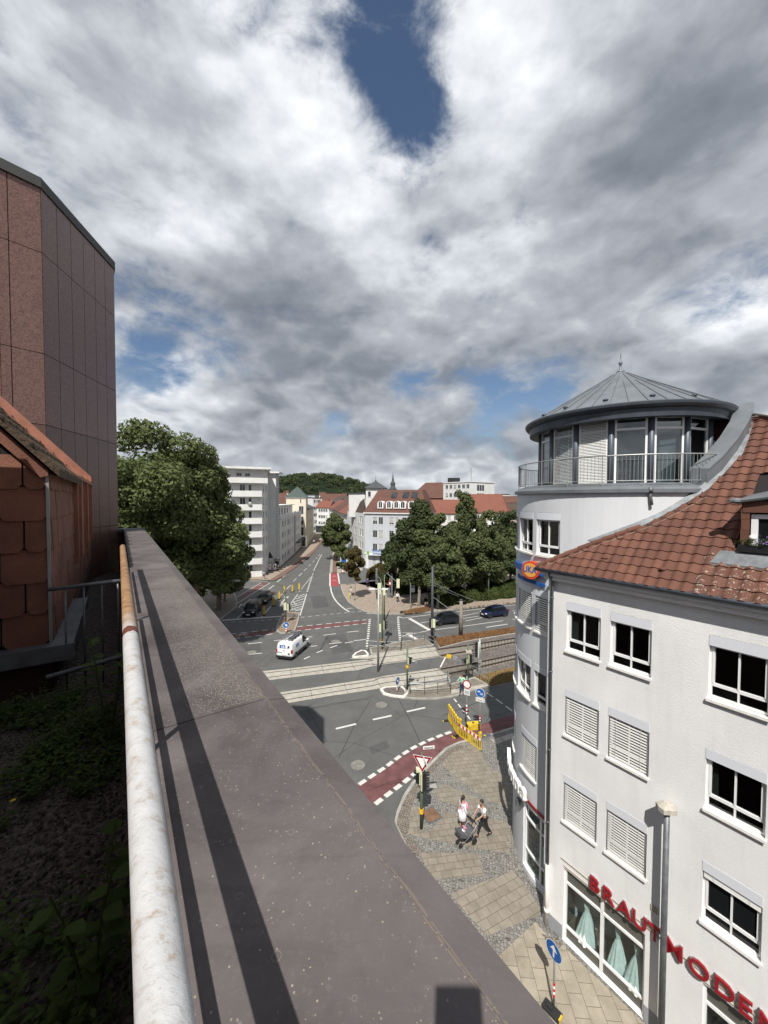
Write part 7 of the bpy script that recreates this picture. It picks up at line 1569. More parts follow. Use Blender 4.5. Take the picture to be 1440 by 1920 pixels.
m = MB(); m.box((-.5, -2.25, .82), (.55, .02, .03)); m.box((0, -2.25, 1.02), (.16, .02, .05)); m.box((.55, -2.245, .72), (.18, .02, .18)); m.build('rear_details', 'zinc_pipe', V)
rk = MB()
for x in (-.62, .62): rk.cyl((x, -1.7, 2.0), (x, .55, 2.0), .025, n=6)
for y in (-1.6, -.9, -.2, .4): rk.cyl((-.68, y, 1.98), (.68, y, 1.98), .022, n=6); rk.cyl((-.66, y, 1.85), (-.66, y, 2.0), .03, n=6); rk.cyl((.66, y, 1.85), (.66, y, 2.0), .03, n=6)
rk.build('roof_rack', 'black_plastic', V)
ld = thing('ladder', (c.x, c.y, 2.0), 'aluminium ladder strapped on the roof rack of the white van', 'ladder', None, vr)
m = MB()
for x in (-.50, -.12): m.box((x, -.55, .06), (.05, 2.7, .07))
m.build('stile', 'alloy', ld); m = MB()
for i in range(9): m.box((-.31, -1.75 + .3 * i, .06), (.36, .03, .03))
m.build('rungs', 'alloy', ld)
pp_ = thing('pipe_bundle', (c.x, c.y, 2.0), 'grey tube box beside the ladder on the van roof', 'pipe', None, vr); m = MB(); m.cyl((.28, -1.85, .10), (.28, .6, .10), .09, n=10); m.box((.5, -.6, .05), (.16, 2.3, .09)); m.build('tube', 'zinc_pipe', pp_)
# ================================================================== PEOPLE
def skin_mesh(name, V_, E_, RR, parent, m, sub=1, root=0):
 me = bpy.data.meshes.new(name); me.from_pydata([tuple(v) for v in V_], E_, []); o = bpy.data.objects.new(name, me); COL.objects.link(o)
 md = o.modifiers.new('skin', 'SKIN'); md.use_smooth_shade = True
 for i, r in enumerate(RR): me.skin_vertices[0].data[i].radius = (r, r) if not isinstance(r, tuple) else r
 me.skin_vertices[0].data[root].use_root = True
 s = o.modifiers.new('sub', 'SUBSURF'); s.levels = sub; s.render_levels = sub
 dg = bpy.context.evaluated_depsgraph_get(); dg.update(); ev = o.evaluated_get(dg); m2 = bpy.data.meshes.new_from_object(ev)
 o.modifiers.clear(); o.data = m2; bpy.data.meshes.remove(me); m2.materials.clear(); m2.materials.append(MATS[m]); m2.name = name
 for p in m2.polygons: p.use_smooth = True
 if parent: o.parent = parent
 return o
def person(loc, rz, label, top='cloth_white', bottom='cloth_black', hair='hair_dark', skinm='skin', h=1.75, stride=.18, armL=None, armR=None, lean=0.0, legs='long', longhair=False, sleeves='short', shoes='cloth_white', headyaw=0, bag=None, skirt=None):
 "faces local +Y; armL / armR = (elbow, wrist) offsets from the shoulder"
 k = h / 1.75; root = thing('person', loc, label, 'person', None, rz); V_ = []; E_ = []; RR = []
 def v(x, y, z, r, par=None):
  V_.append((x * k, y * k, z * k)); RR.append(r * k if not isinstance(r, tuple) else (r[0] * k, r[1] * k)); i = len(V_) - 1
  if par is not None: E_.append((par, i))
  return i
 L = lean
 pel = v(0, 0, .96, (.145, .10)); wa = v(0, .02 + L * .15, 1.12, (.125, .09), pel); ch = v(0, .02 + L * .5, 1.32, (.155, .11), wa); ub = v(0, .01 + L * .7, 1.43, (.12, .085), ch); nk = v(0, .02 + L * .85, 1.53, .052, ub); hd = v(0, .04 + L, 1.60, .075, nk); h2 = v(0, .045 + L, 1.685, .085, hd)
 hand_i = {}; J = {}
 for s, arm in ((-1, armL), (1, armR)):
  sh = v(s * .17, .0 + L * .7, 1.425, .058, ub); sp = V_[sh]; e, w = arm if arm else ((s * .06, -.02, -.27), (s * .08, .08, -.50))
  el = v(s * .17 + e[0], L * .7 + e[1], 1.425 + e[2], .042, sh); wr = v(s * .17 + w[0], L * .7 + w[1], 1.425 + w[2], .028, el)
  d = (Vector(V_[wr]) - Vector(V_[el])).normalized(); pm = v(*(Vector(V_[wr]) / k + d * .05), .030, wr); pk = v(*(Vector(V_[wr]) / k + d * .085), .032, pm)
  side_ = d.cross(Vector((s, 0.01, 0))).normalized();
  for q, ln in ((-.027, .065), (-.009, .075), (.009, .07), (.027, .055)):
   b = Vector(V_[pk]) / k + side_ * q + d * .012; f1 = v(*b, .0095, pk); cur = Vector((-s * .012, 0, 0)); f2 = v(*(b + d * ln * .5 + cur * .5), .009, f1); f3 = v(*(b + d * ln * .9 + cur * 1.8), .008, f2)
  tb0 = Vector(V_[pm]) / k - side_ * .028; t1 = v(*(tb0 + d * .01), .0105, pm); t2 = v(*(tb0 - side_ * .02 + d * .045), .009, t1); J[s] = (sh, el, wr)
 A = {}
 for s in (-1, 1):
  f = stride * s; hp = v(s * .085, 0, .90, .085, pel); kn = v(s * .09, f * .55 + .03, .50, .060, hp); an = v(s * .09, f * 1.25 - (.05 if f < 0 else 0), .09 + (.03 if f < 0 else 0), .040, kn); to = v(s * .10, f * 1.25 + .14, .035, .036, an); A[s] = (hp, kn, an, to)
 body = skin_mesh('body', V_, E_, RR, root, skinm, 1)
 hb = Vector(V_[h2]); M = Matrix.Translation(hb) @ Matrix.Rotation(headyaw, 4, 'Z'); hm = MB(); hm.ball((0, .0, -.005), .098 * k, sc=(.80, 1.0, 1.15), n=16, m=12, M=M); hm.add([(-.014 * k, .09 * k, 0), (.014 * k, .09 * k, 0), (0, .12 * k, -.025 * k), (0, .088 * k, .02 * k), (0, .09 * k, -.035 * k)], [(0, 2, 3), (1, 3, 2), (0, 4, 2), (1, 2, 4)], M=M)
 for s in (-1, 1): hm.ball((s * .03 * k, .084 * k, .012 * k), .010 * k, 1, 6, 4, M=M); hm.ball((s * .079 * k, 0, -.005 * k), .022 * k, 0, 6, 5, sc=(.4, .8, 1.2), M=M)
 hm.box((0, .086 * k, -.048 * k), (.04 * k, .012 * k, .008 * k), 2, M=M)
 bm = bmesh.new(); bm.from_mesh(body.data); me = body.data; me.materials.append(MATS['hair_dark']); me.materials.append(MATS['sign_red'])
 vs = [bm.verts.new(p) for p in hm.v]
 for f, mi in zip(hm.f, hm.mi):
  try: nf = bm.faces.new([vs[i] for i in f]); nf.material_index = mi; nf.smooth = True
  except ValueError: pass
 bm.to_mesh(me); bm.free()
 hh = MB(); hh.ball((0, -.014 * k, .022 * k), .104 * k, sc=(.84, 1.0, 1.12), n=16, m=10, M=M)
 hh.v = [p for p in hh.v]; keep = [i for i, f in enumerate(hh.f) if sum(((M.inverted() @ Vector(hh.v[j])).y < .055 * k or (M.inverted() @ Vector(hh.v[j])).z > .055 * k) and (M.inverted() @ Vector(hh.v[j])).z > -.075 * k for j in f) >= 3]; hh.f = [hh.f[i] for i in keep]; hh.mi = [0] * len(hh.f)
 if longhair: hh.tube([M @ Vector((0, -.08 * k, .03 * k)), M @ Vector((-.02, -.13 * k, -.10 * k)), M @ Vector((-.02, -.12 * k, -.28 * k))], .04 * k, 8, rr=[.05 * k, .045 * k, .015 * k])
 hh.build('hair', hair, root, smooth=True)
 def sub(ix, ed, grow, name, m):
  mp = {o: i for i, o in enumerate(ix)}; vv = [V_[i] for i in ix]; ee = [(mp[a], mp[b]) for a, b in ed]; rr = [(RR[i] + grow) if not isinstance(RR[i], tuple) else (RR[i][0] + grow, RR[i][1] + grow) for i in ix]; return skin_mesh(name, vv, ee, rr, root, m, 1)
 ix = [pel, wa, ch, ub]; ed = [(pel, wa), (wa, ch), (ch, ub)]
 for s in (-1, 1):
  sh, el, wr = J[s]; ix.append(sh); ed.append((ub, sh))
  if sleeves == 'long': ix += [el, wr]; ed += [(sh, el), (el, wr)]
  else:
   V_.append(tuple(Vector(V_[sh]).lerp(Vector(V_[el]), .62))); RR.append(RR[el] + .012); ix.append(len(V_) - 1); ed.append((sh, len(V_) - 1))
 sub(ix, ed, .017, 'shirt' if sleeves == 'short' else 'jacket', top)
 ix = [pel]; ed = []; RR[pel] = (.15 * k, .105 * k)
 for s in (-1, 1):
  hp, kn, an, to = A[s];
  if legs == 'long': ix += [hp, kn, an]; ed += [(pel, hp), (hp, kn), (kn, an)]
  else: V_.append(tuple(Vector(V_[hp]).lerp(Vector(V_[kn]), .75))); RR.append(RR[kn] + .02); ix += [hp, len(V_) - 1]; ed += [(pel, hp), (hp, len(V_) - 1)]
 sub(ix, ed, .014, 'trousers' if legs == 'long' else 'shorts', bottom)
 if skirt: m = MB(); m.lathe([(.17 * k, 1.05 * k), (.20 * k, .85 * k), (.24 * k, .62 * k), (.20 * k, .60 * k), (.15 * k, 1.02 * k)], 18); m.build('skirt', skirt, root, smooth=True)
 for s in (-1, 1):
  hp, kn, an, to = A[s]; a, t = Vector(V_[an]), Vector(V_[to]); m = MB(); m.tube([a + Vector((0, -.05 * k, -.035 * k)), a.lerp(t, .5) + Vector((0, 0, -.015 * k)), t + Vector((0, .06 * k, 0))], .05, 10, rr=[.045 * k, .052 * k, .032 * k]); m.build('shoe', shoes, root, smooth=True)
 return root
mp_ = G(908, 1562, .12); st_p = G(874, 1580, .12)
dirp = (st_p - mp_).xy.normalized(); rzm = math.atan2(-dirp.x, dirp.y)
person(tuple(G(907, 1567, .12)), rzm, 'man in white t-shirt and black trousers leaning forward to push the pram', 'cloth_white', 'cloth_black', h=1.80, stride=.24, armL=((-.03, .20, -.20), (.02, .40, -.30)), armR=((.03, .20, -.22), (-.02, .40, -.34)), lean=.12, shoes='cloth_black')
person(tuple(G(867, 1556, .12)), R(-65), 'woman with a long dark ponytail standing beside the pram, in white top and skirt', 'cloth_white', 'cloth_white', h=1.68, stride=.04, longhair=True, legs='short', sleeves='long', skirt='cloth_white', armL=((-.05, .08, -.26), (.02, .22, -.30)), armR=((.06, .02, -.27), (.05, .14, -.46)), shoes='cloth_black')
bpv = thing('backpack', tuple(G(867, 1556, .12) + Vector((.0, 0, 1.05))), 'pink backpack carried by the woman with the ponytail', 'backpack', None, R(-65)); m = MB(); m.ball((0.02, .19, .13), .17, sc=(.85, .55, 1.2), n=14, m=10); m.build('bag', 'cloth_pink', bpv, smooth=True); m = MB(); m.ball((0.02, .27, .04), .10, sc=(1, .5, .8), n=10, m=8); m.build('pocket', 'cloth_pink', bpv, smooth=True)
for s in (-.09, .11): m = MB(); m.tube([(s, .12, .30), (s, -.02, .34), (s, -.13, .22), (s, -.12, .0), (s, .1, -.04)], .018, 6); m.build('strap', 'cloth_pink', bpv)
pr = thing('pram', tuple(st_p), 'three wheeled grey pram with black folded hood and silver frame', 'pram', None, rzm)
def wheel(c, r_, par):
 w = thing_part('wheel', par); M = Matrix.Translation(c) @ Matrix.Rotation(R(90), 4, 'Y'); t = MB(); t.lathe([(r_ * .74, -.025), (r_, -.02), (r_, .02), (r_ * .74, .025)], 20, M=M); t.build('tyre', 'rubber', w); s = MB(); s.lathe([(.01, -.012), (r_ * .2, -.018), (r_ * .76, -.01), (r_ * .76, .01), (r_ * .2, .018), (.01, .012)], 12, M=M); s.build('rim', 'alloy', w)
for c_ in ((-.27, -.28, .15), (.27, -.28, .15)): wheel(c_, .15, pr)
for c_ in ((-.12, .42, .12), (.12, .42, .12)): wheel(c_, .12, pr)
m = MB()
for s in (-1, 1): m.tube([(s * .24, -.62, 1.02), (s * .25, -.35, .80), (s * .24, .10, .42), (s * .13, .42, .13)], .014, 8); m.tube([(s * .26, -.28, .15), (s * .25, -.10, .45), (s * .24, .28, .72)], .014, 8)
m.tube([(-.24, -.62, 1.02), (-.22, -.66, 1.04), (.22, -.66, 1.04), (.24, -.62, 1.02)], .018, 8); m.tube([(-.26, -.28, .15), (.26, -.28, .15)], .012, 8); m.tube([(-.13, .42, .13), (.13, .42, .13)], .012, 8); m.build('frame', 'alloy', pr, smooth=True)
m = MB(); prf = [(-.30, .66), (-.18, .46), (.20, .44), (.50, .60), (.52, .80), (.40, .74), (.18, .62), (-.15, .60), (-.24, .72)]
m.add([(s * .22, y, z) for s in (-1, 1) for y, z in prf], [tuple(range(9))[::-1], tuple(range(9, 18))] + [(i, (i + 1) % 9, 9 + (i + 1) % 9, 9 + i) for i in range(9)]); m.build('carrycot', 'cloth_grey', pr)
m = MB()
for i in range(6):
 a = R(20 + 26 * i); b_ = R(46 + 26 * i)
 if i < 3: m.add([(s * .23, -.20 + .30 * math.cos(t) * -1, .66 + .42 * math.sin(t)) for t in (a, b_) for s in (-1, 1)], [(0, 1, 3, 2)])
m.tube([(-.23, -.34, .92), (-.20, -.38, 1.02), (.20, -.38, 1.02), (.23, -.34, .92)], .012, 6); m.build('hood', 'cloth_black', pr)
m = MB(); m.box((0, -.08, .30), (.36, .42, .16)); m.build('basket', 'cloth_black', pr)
ch_ = person(tuple(st_p + Vector((dirp.x * .14, dirp.y * .14, .34))), rzm + math.pi, 'small dark haired child sitting in the grey pram', 'cloth_pink', 'cloth_white', h=.62, stride=.05, sleeves='long', shoes='cloth_white', armL=((-.05, .15, -.2), (0, .3, -.25)), armR=((.05, .15, -.2), (0, .3, -.25)))
person(tuple(G(866, 1301, .1)), R(150), 'person in a mint green hooded jacket and dark trousers on the tram stop path', 'cloth_mint', 'cloth_navy', h=1.72, stride=.16, sleeves='long', armL=((-.16, .05, -.22), (-.30, .16, -.40)), armR=((.12, .03, -.25), (.24, .10, -.36)), shoes='cloth_grey')
person(tuple(G(688.5, 1101, .12)), R(5), 'person in a blue coat walking away across the plaza with a bag', 'cloth_blue', 'cloth_black', h=1.70, stride=.12, sleeves='long', hair='hair_grey', shoes='cloth_black')
hb_ = thing('handbag', tuple(G(691.8, 1100, .12) + Vector((0, 0, .25))), 'small dark bag held by the person in the blue coat', 'bag'); m = MB(); m.box((0, 0, .14), (.30, .14, .26)); m.tube([(-.1, 0, .26), (-.06, 0, .40), (.06, 0, .40), (.1, 0, .26)], .012, 6); m.build('bag', 'cloth_black', hb_)
person(tuple(G(745.5, 1130, .12)), R(170), 'person in a pale grey jacket walking past the dark hedge', 'cloth_white', 'cloth_black', h=1.72, stride=.2, sleeves='long', shoes='cloth_white')
person(tuple(G(495, 1086, .12)), R(-160), 'person in a light blue shirt and dark shorts beside the apartment tower', 'cloth_sky', 'cloth_black', h=1.75, stride=.2, legs='short')
person(tuple(G(522, 1073.5, .12)), R(180), 'person dressed all in black standing by the apartment tower entrance', 'cloth_black', 'cloth_black', h=1.78, stride=.06, sleeves='long')
person(tuple(G(657, 1119, .12)), R(-70), 'person in white leaning at the kerb beside the yellow post', 'cloth_white', 'cloth_white', h=1.66, stride=.05, sleeves='long', lean=.1)
person(tuple(G(588.5, 1020.5, .12)), R(180), 'person in a white shirt far down the street on the left pavement', 'cloth_white', 'cloth_black', h=1.75, stride=.15)
person(tuple(G(592.5, 1019.5, .12)), R(180), 'person in dark clothes beside the one in the white shirt far down the street', 'cloth_black', 'cloth_black', h=1.78, stride=.12, sleeves='long')
person(tuple(G(803, 1118, .16)), R(200), 'person in grey standing in the shade behind the dark mast', 'cloth_grey', 'cloth_black', h=1.75, stride=.1, sleeves='long')
def bicycle(loc, rz, label):
 b = thing('bicycle', loc, label, 'bicycle', None, rz)
 for y in (-.52, .52):
  w = thing_part('wheel', b); M = Matrix.Translation((0, y, .34)) @ Matrix.Rotation(R(90), 4, 'Y'); t = MB(); t.lathe([(.30, -.02), (.34, -.015), (.34, .015), (.30, .02)], 20, M=M); t.build('tyre', 'rubber', w); s = MB()
  for i in range(6): s.cyl((0, y, .34), (0, y + .3 * math.cos(i * 1.047), .34 + .3 * math.sin(i * 1.047)), .004, n=4)
  s.build('spokes', 'alloy', w)
 m = MB()
 for a, c_ in (((0, -.52, .34), (0, -.1, .32)), ((0, -.1, .32), (0, -.22, .85)), ((0, -.52, .34), (0, -.19, .75)), ((0, -.1, .32), (0, .36, .78)), ((0, -.2, .78), (0, .34, .86)), ((0, .32, .92), (0, .52, .34))): m.cyl(a, c_, .018, n=6)
 m.build('frame', 'cloth_black', b); m = MB(); m.tube([(-.28, .22, 1.0), (-.1, .32, 1.02), (.1, .32, 1.02), (.28, .22, 1.0)], .013, 6); m.cyl((0, .33, .9), (0, .32, 1.02), .015, n=6); m.build('handlebar', 'black_plastic', b); m = MB(); m.ball((0, -.24, .9), .1, sc=(.7, 1.3, .4), n=8, m=5); m.build('saddle', 'black_plastic', b); return b
bicycle(tuple(G(707.5, 1125, .12)), R(12), 'dark bicycle ridden across the plaza behind the grey mast'); person(tuple(G(707.0, 1121, .12)), R(12), 'dark clothed person with the bicycle behind the grey mast', 'cloth_grey', 'cloth_black', h=1.74, stride=.1, sleeves='long')
# ================================================================== STREET FURNITURE
def pole(mb, h, r0, r1=None, z0=0, n=10): mb.cyl((0, 0, z0), (0, 0, h), r0, r1 or r0, n=n)
def disc(mb, c, nrm, r, th=.02, mi=0, n=28):
 q = Vector(nrm).to_track_quat('Z', 'Y').to_matrix().to_4x4(); mb.lathe([(.001, -th / 2), (r, -th / 2), (r, th / 2), (.001, th / 2)], n, M=Matrix.Translation(c) @ q, mi=mi)
def face(rz, tilt=0): return Vector((-math.sin(rz), math.cos(rz), 0))
class Face:
 "a sign plane: local x right, y up, d outwards"
 def __init__(s, c, out): s.c = Vector(c); s.n = Vector(out).normalized(); s.u = Vector((0, 0, 1)).cross(s.n).normalized() ; s.v = Vector((0, 0, 1))
 def __call__(s, x, y, d=0): return s.c + s.u * x + s.v * y + s.n * d
 def poly(s, mb, pts, d, mi=0): mb.add([s(x, y, d) for x, y in pts], [tuple(range(len(pts)))], mi)
 def plate(s, mb, pts, th=.01, mi=0, mb_back=None):
  n = len(pts); mb.add([s(x, y, 0) for x, y in pts] + [s(x, y, -th) for x, y in pts], [tuple(range(n)), tuple(range(n, 2 * n))[::-1]] + [(i, n + i, n + (i + 1) % n, (i + 1) % n) for i in range(n)], mi)
 def circ(s, r, n=26, cx=0, cy=0): return [(cx + r * math.cos(6.2832 * i / n), cy + r * math.sin(6.2832 * i / n)) for i in range(n)]
def stripes(mb, z0, z1, r, n, m1, m2):
 for i in range(n): a = z0 + (z1 - z0) * i / n; b = z0 + (z1 - z0) * (i + 1) / n; mb.cyl((0, 0, a), (0, 0, b), r, n=12, mi=(m1 if i % 2 == 0 else m2))
def signal_head(parent, c, out, n=3, body='black_plastic', back='signal_cream', sc=1.0):
 F = Face(c, out); w, h = .15 * sc, .15 * sc * n; m = MB(); F.plate(m, [(-w, -h), (w, -h), (w, h), (-w, h)], .22 * sc); hd = m.build('signal_head', body, parent, world=True)
 m = MB(); F.c = F.c - F.n * .23 * sc; F.plate(m, [(-w * 1.02, -h * 1.02), (w * 1.02, -h * 1.02), (w * 1.02, h * 1.02), (-w * 1.02, h * 1.02)], .05 * sc); m.build('back_cover', back, hd, world=True); F.c = F.c + F.n * .23 * sc
 for i in range(n):
  y = h - .15 * sc - .30 * sc * i; m = MB(); F.poly(m, F.circ(.10 * sc, 16, 0, y), .004); m.build('lens', 'lens_off', hd, world=True)
  v = MB(); k = 9; pts0 = [F(.12 * sc * math.cos(math.pi * j / k), y + .12 * sc * math.sin(math.pi * j / k), 0) for j in range(k + 1)]; v.add(pts0 + [p + F.n * .18 * sc for p in pts0], [(j, j + 1, k + 2 + j, k + 1 + j) for j in range(k)]); v.build('visor', body, hd, world=True)
 return hd
mat('lens_off', (.03, .03, .03), .2)
TOC = lambda p: Vector((-p.x, -p.y, 0)).normalized()    # horizontally towards the viewpoint terrace
# --- near signal mast with give way sign and street name plates
b = G(790, 1553, .12); D_ = 18.9 / b.y
def zat(px, py, p):
 d = pxdir(px, py); k = math.hypot(p.x, p.y) / math.hypot(d.x, d.y); return CAM_H + d.z * k
s1 = thing('signal_mast', tuple(b), 'green signal mast with black signal heads, give way sign and street name plates', 'traffic light')
m = MB(); m.cyl((b.x, b.y, .12), (b.x, b.y, zat(790, 1440, b)), .085, .07, n=14); m.cyl((b.x, b.y, zat(790, 1440, b)), (b.x, b.y, zat(795, 1410, b)), .045, n=8); m.build('pole', 'mast_green', s1, world=True, smooth=True)
m = MB(); m.cyl((b.x, b.y, zat(790, 1524, b)), (b.x, b.y, zat(790, 1516, b)), .11, n=12); m.build('push_button', 'button_yellow', s1, world=True)
zc = zat(795, 1434, b); toc = TOC(b); lf = Vector((toc.y, -toc.x, 0))     # lf: to the right seen from camera is -lf
rt = Vector((-toc.y, toc.x, 0))
zg = zat(793, 1430, b); gf = Face(b + toc * .12 + rt * .03 + Vector((0, 0, zg - .12)), toc + rt * -.15)
m = MB(); gf.plate(m, [(-.48, .42), (.48, .42), (0, -.42)], .02); gs = m.build('give_way_sign', 'sign_back', s1, world=True)
m = MB(); gf.poly(m, [(-.48, .42), (0, -.42), (.48, .42)][::1], .004) if False else gf.poly(m, [(-.48, .42), (0, -.42), (.48, .42)], .004); m.build('white_rim', 'sign_white', gs, world=True)
m = MB(); gf.poly(m, [(-.45, .40), (0, -.39), (.45, .40)], .007); m.build('red_border', 'sign_red', gs, world=True)
m = MB(); gf.poly(m, [(-.30, .31), (0, -.22), (.30, .31)], .010); m.build('white_field', 'sign_white', gs, world=True)
zn = zat(805, 1405, b); nf = Face(b + rt * .33 + toc * .06 + Vector((0, 0, zn)), toc + rt * .25); m = MB(); nf.plate(m, [(-.28, -.075), (.30, -.075), (.30, .075), (-.28, .075)], .02); np_ = m.build('street_name_plate', 'sign_white', s1, world=True)
m = MB(); add_text(m, 'Niederwall', .12, lambda x, y, z: nf(x, -.04 + y, .006 + z), .002, bold=.002, sx=.9); m.build('lettering', 'sign_black', np_, world=True)
nf2 = Face(b + rt * .16 + toc * .34 + Vector((0, 0, zat(801, 1423, b))), rt * 1 - toc * .35); m = MB(); nf2.plate(m, [(-.30, -.075), (.30, -.075), (.30, .075), (-.30, .075)], .02); m.build('street_name_plate', 'sign_white', s1, world=True)
m = MB(); m.box(tuple(b + rt * -.16 + Vector((0, 0, zat(785, 1450, b)))), (.24, .24, .28)); m.build('detector', 'signal_cream', s1, world=True)
zh = zat(797, 1465, b); signal_head(s1, b + rt * .20 + toc * .08 + Vector((0, 0, zh)), rt * .9 - toc * .25, 3, sc=.95); signal_head(s1, b - rt * .22 + Vector((0, 0, zat(784, 1460, b))), -rt * .8 - toc * .5, 2, sc=.9)
# --- blue mandatory sign by the shop
b = G(1038, 1893, .12); r = thing('lane_sign', tuple(b), 'round blue sign with white arrow on a grey post before the bridal shop window', 'road sign'); m = MB(); pole(m, zat(1040, 1770, b) - .12 + .05, .032); m.build('post', 'galv_steel', r, smooth=True)
m = MB(); z1, z0 = zat(1039, 1842, b) - .12, zat(1038, 1868, b) - .12; stripes(m, z0, z1, .038, 5, 0, 1); m.build('reflective_band', ['retro_red', 'sign_white'], r)
sf = Face(b + Vector((0, 0, zat(1040, 1788, b))) - Vector((0, 0, 0)) + Vector((-.04, -.03, 0)), -RX * .95 + SX * .12); m = MB(); sf.plate(m, sf.circ(.30), .012); pl_ = m.build('sign_plate', 'sign_back', r, world=True)
m = MB(); sf.poly(m, sf.circ(.30), .003); m.build('white_rim', 'sign_white', pl_, world=True); m = MB(); sf.poly(m, sf.circ(.28), .006); m.build('blue_field', 'sign_blue', pl_, world=True)
m = MB(); sf.poly(m, [(-.03, -.2), (.03, -.2), (.03, .02), (.13, .02), (.0, .2), (-.13, .02), (-.03, .02)], .009); m.build('arrow', 'sign_white', pl_, world=True)
b2 = G(1035, 1898, .12); fp = thing('rubber_slab', tuple(b2), 'black rubber foot plate lying at the base of the blue arrow sign', 'foot plate', None, R(40)); m = MB(); m.box((0, 0, .05), (.30, .55, .10)); m.box((0, .08, .12), (.14, .2, .06)); m.build('plate', 'rubber', fp); m = MB(); m.box((0, -.27, .06), (.2, .05, .09)); m.build('reflector', 'barrier_yellow', fp)
# --- street lamp before the shop
lc_ = RS(11.35, 3.9, 0); d = pxdir(1245, 1515); pa = RS(FA, 4.5, 0)
k_ = 1.0; dd = Vector((pxdir(1240, 1915).x, pxdir(1240, 1915).y, 0)); base = dd * (10.98 / dd.y)
lb_ = Vector((base.x, base.y, .12)); zt = zat(1245, 1512, lb_)
sl_ = thing('street_lamp', tuple(lb_), 'slim grey street lamp with a weathered angular head in front of the white shop building', 'street lamp'); m = MB(); m.cyl((0, 0, 0), (0, 0, zt - .12), .09, .075, n=14); m.build('pole', 'mast_dark2' if 'mast_dark2' in MATS else 'zinc_pipe', sl_, smooth=True)
m = MB(); h = MB(); pr_ = [(-.30, -.20), (.20, -.24), (.30, 0), (.20, .24), (-.30, .20), (-.36, 0)]
top_ = [(x * .35 + .04, y * .35) for x, y in pr_]; dz = zt - .12
h.add([(x * .72, y * .85, dz - .08) for x, y in pr_] + [(x * .72, y * .85, dz + .05) for x, y in pr_] + [(x * .95, y * .95, dz + .17) for x, y in top_], [tuple(range(6))[::-1], tuple(range(12, 18))] + [(i, (i + 1) % 6, 6 + (i + 1) % 6, 6 + i) for i in range(6)] + [(6 + i, 6 + (i + 1) % 6, 12 + (i + 1) % 6, 12 + i) for i in range(6)])
mat('weathered_cap', (.36, .33, .28), .85, scale=9, col2=(.5, .47, .41)); h.build('lamp_head', 'weathered_cap', sl_)
# --- barrier fence with warning lamps
def barrier(p, q, label, lamps, flip=False):
 p = Vector(p); q = Vector(q); d = (q - p); ln = d.length; d.normalize(); r = thing('barrier_fence', tuple(p), label, 'barrier', 'yellow barriers at the roadworks', math.atan2(d.y, d.x))
 f = MB(); f.box((ln / 2, 0, .13), (ln, .035, .10)); f.box((ln / 2, 0, .86), (ln, .045, .26)); f.box((.03, 0, .55), (.06, .045, .95)); f.box((ln - .03, 0, .55), (.06, .045, .95)); f.box((ln / 2, 0, .45), (.30, .035, .6)); n = int(ln / .165)
 for i in range(n): f.box((.1 + (ln - .2) * (i + .5) / n, 0, .45), (.055, .03, .62))
 f.build('panel', 'barrier_yellow', r); n = 12; g = MB()
 for s in (-1, 1):
  for i in range(n):
   x0, x1 = .04 + (ln - .08) * i / n, .04 + (ln - .08) * (i + 1) / n; g.add([(x0, s * .0255, .76), (x1, s * .0255, .76), (x1, s * .0255, .97), (x0, s * .0255, .97)], [(0, 1, 2, 3) if s < 0 else (3, 2, 1, 0)], i % 2)
 g.build('striped_board', ['retro_red', 'sign_white'], r)
 for x in (.0, ln):
  m = MB(); m.box((x, 0, .04), (.18, .75, .08)); m.box((x, 0, .10), (.12, .12, .08)); m.build('foot', 'rubber', r); m = MB(); m.box((x, -.40, .045), (.17, .05, .07)); m.box((x, .40, .045), (.17, .05, .07)); m.build('foot_cap', 'barrier_yellow', r)
 for i in range(lamps):
  x = .12 + (ln - .24) * i / max(1, lamps - 1); l_ = thing_part('warning_lamp', r); m = MB(); m.box((x, 0, 1.06), (.17, .10, .17)); m.build('battery_box', 'barrier_yellow', l_); m = MB(); m.lathe([(.02, -.05), (.095, -.045), (.095, .045), (.02, .05)], 16, M=Matrix.Translation((x, 0, 1.24)) @ Matrix.Rotation(R(90), 4, 'X')); m.build('lens', 'lamp_amber', l_); m = MB(); m.lathe([(.095, -.055), (.115, -.055), (.115, .055), (.095, .055)], 16, M=Matrix.Translation((x, 0, 1.24)) @ Matrix.Rotation(R(90), 4, 'X')); m.build('hood', 'barrier_yellow', l_)
 return r
pA = G(840.5, 1352); pB = G(858.5, 1381); pC = G(902.5, 1408, .12)
barrier(pA, pB, 'yellow barrier fence segment standing in the road, topped by a row of warning lamps', 6); barrier(Vector((pB.x + .05, pB.y, .0)), Vector((pC.x, pC.y, 0)), 'red and white striped yellow barrier fence segment across the pavement', 3)
def foot_block(px, py, z, rz, label, yel=True, hh=.14):
 g = G(px, py, z); r = thing('ballast_block', tuple(g), label, 'block', None, rz); m = MB(); m.box((0, 0, hh / 2), (.95, .42, hh)); m.box((-.2, 0, hh + .02), (.2, .2, .05)); m.box((.2, 0, hh + .02), (.2, .2, .05)); m.build('block', 'barrier_yellow' if yel else 'cloth_grey', r); m = MB(); m.box((-.44, 0, hh * .5), (.08, .40, hh * .8)); m.box((0, 0, hh + .01), (.12, .14, .04)); m.build('recess', 'rubber' if yel else 'barrier_yellow', r)
foot_block(887, 1366, .0, R(10), 'yellow spare foot block stacked behind the striped barrier', True, .42); foot_block(909, 1383, .0, R(25), 'grey foot block with yellow ends lying right of the striped barrier', False)
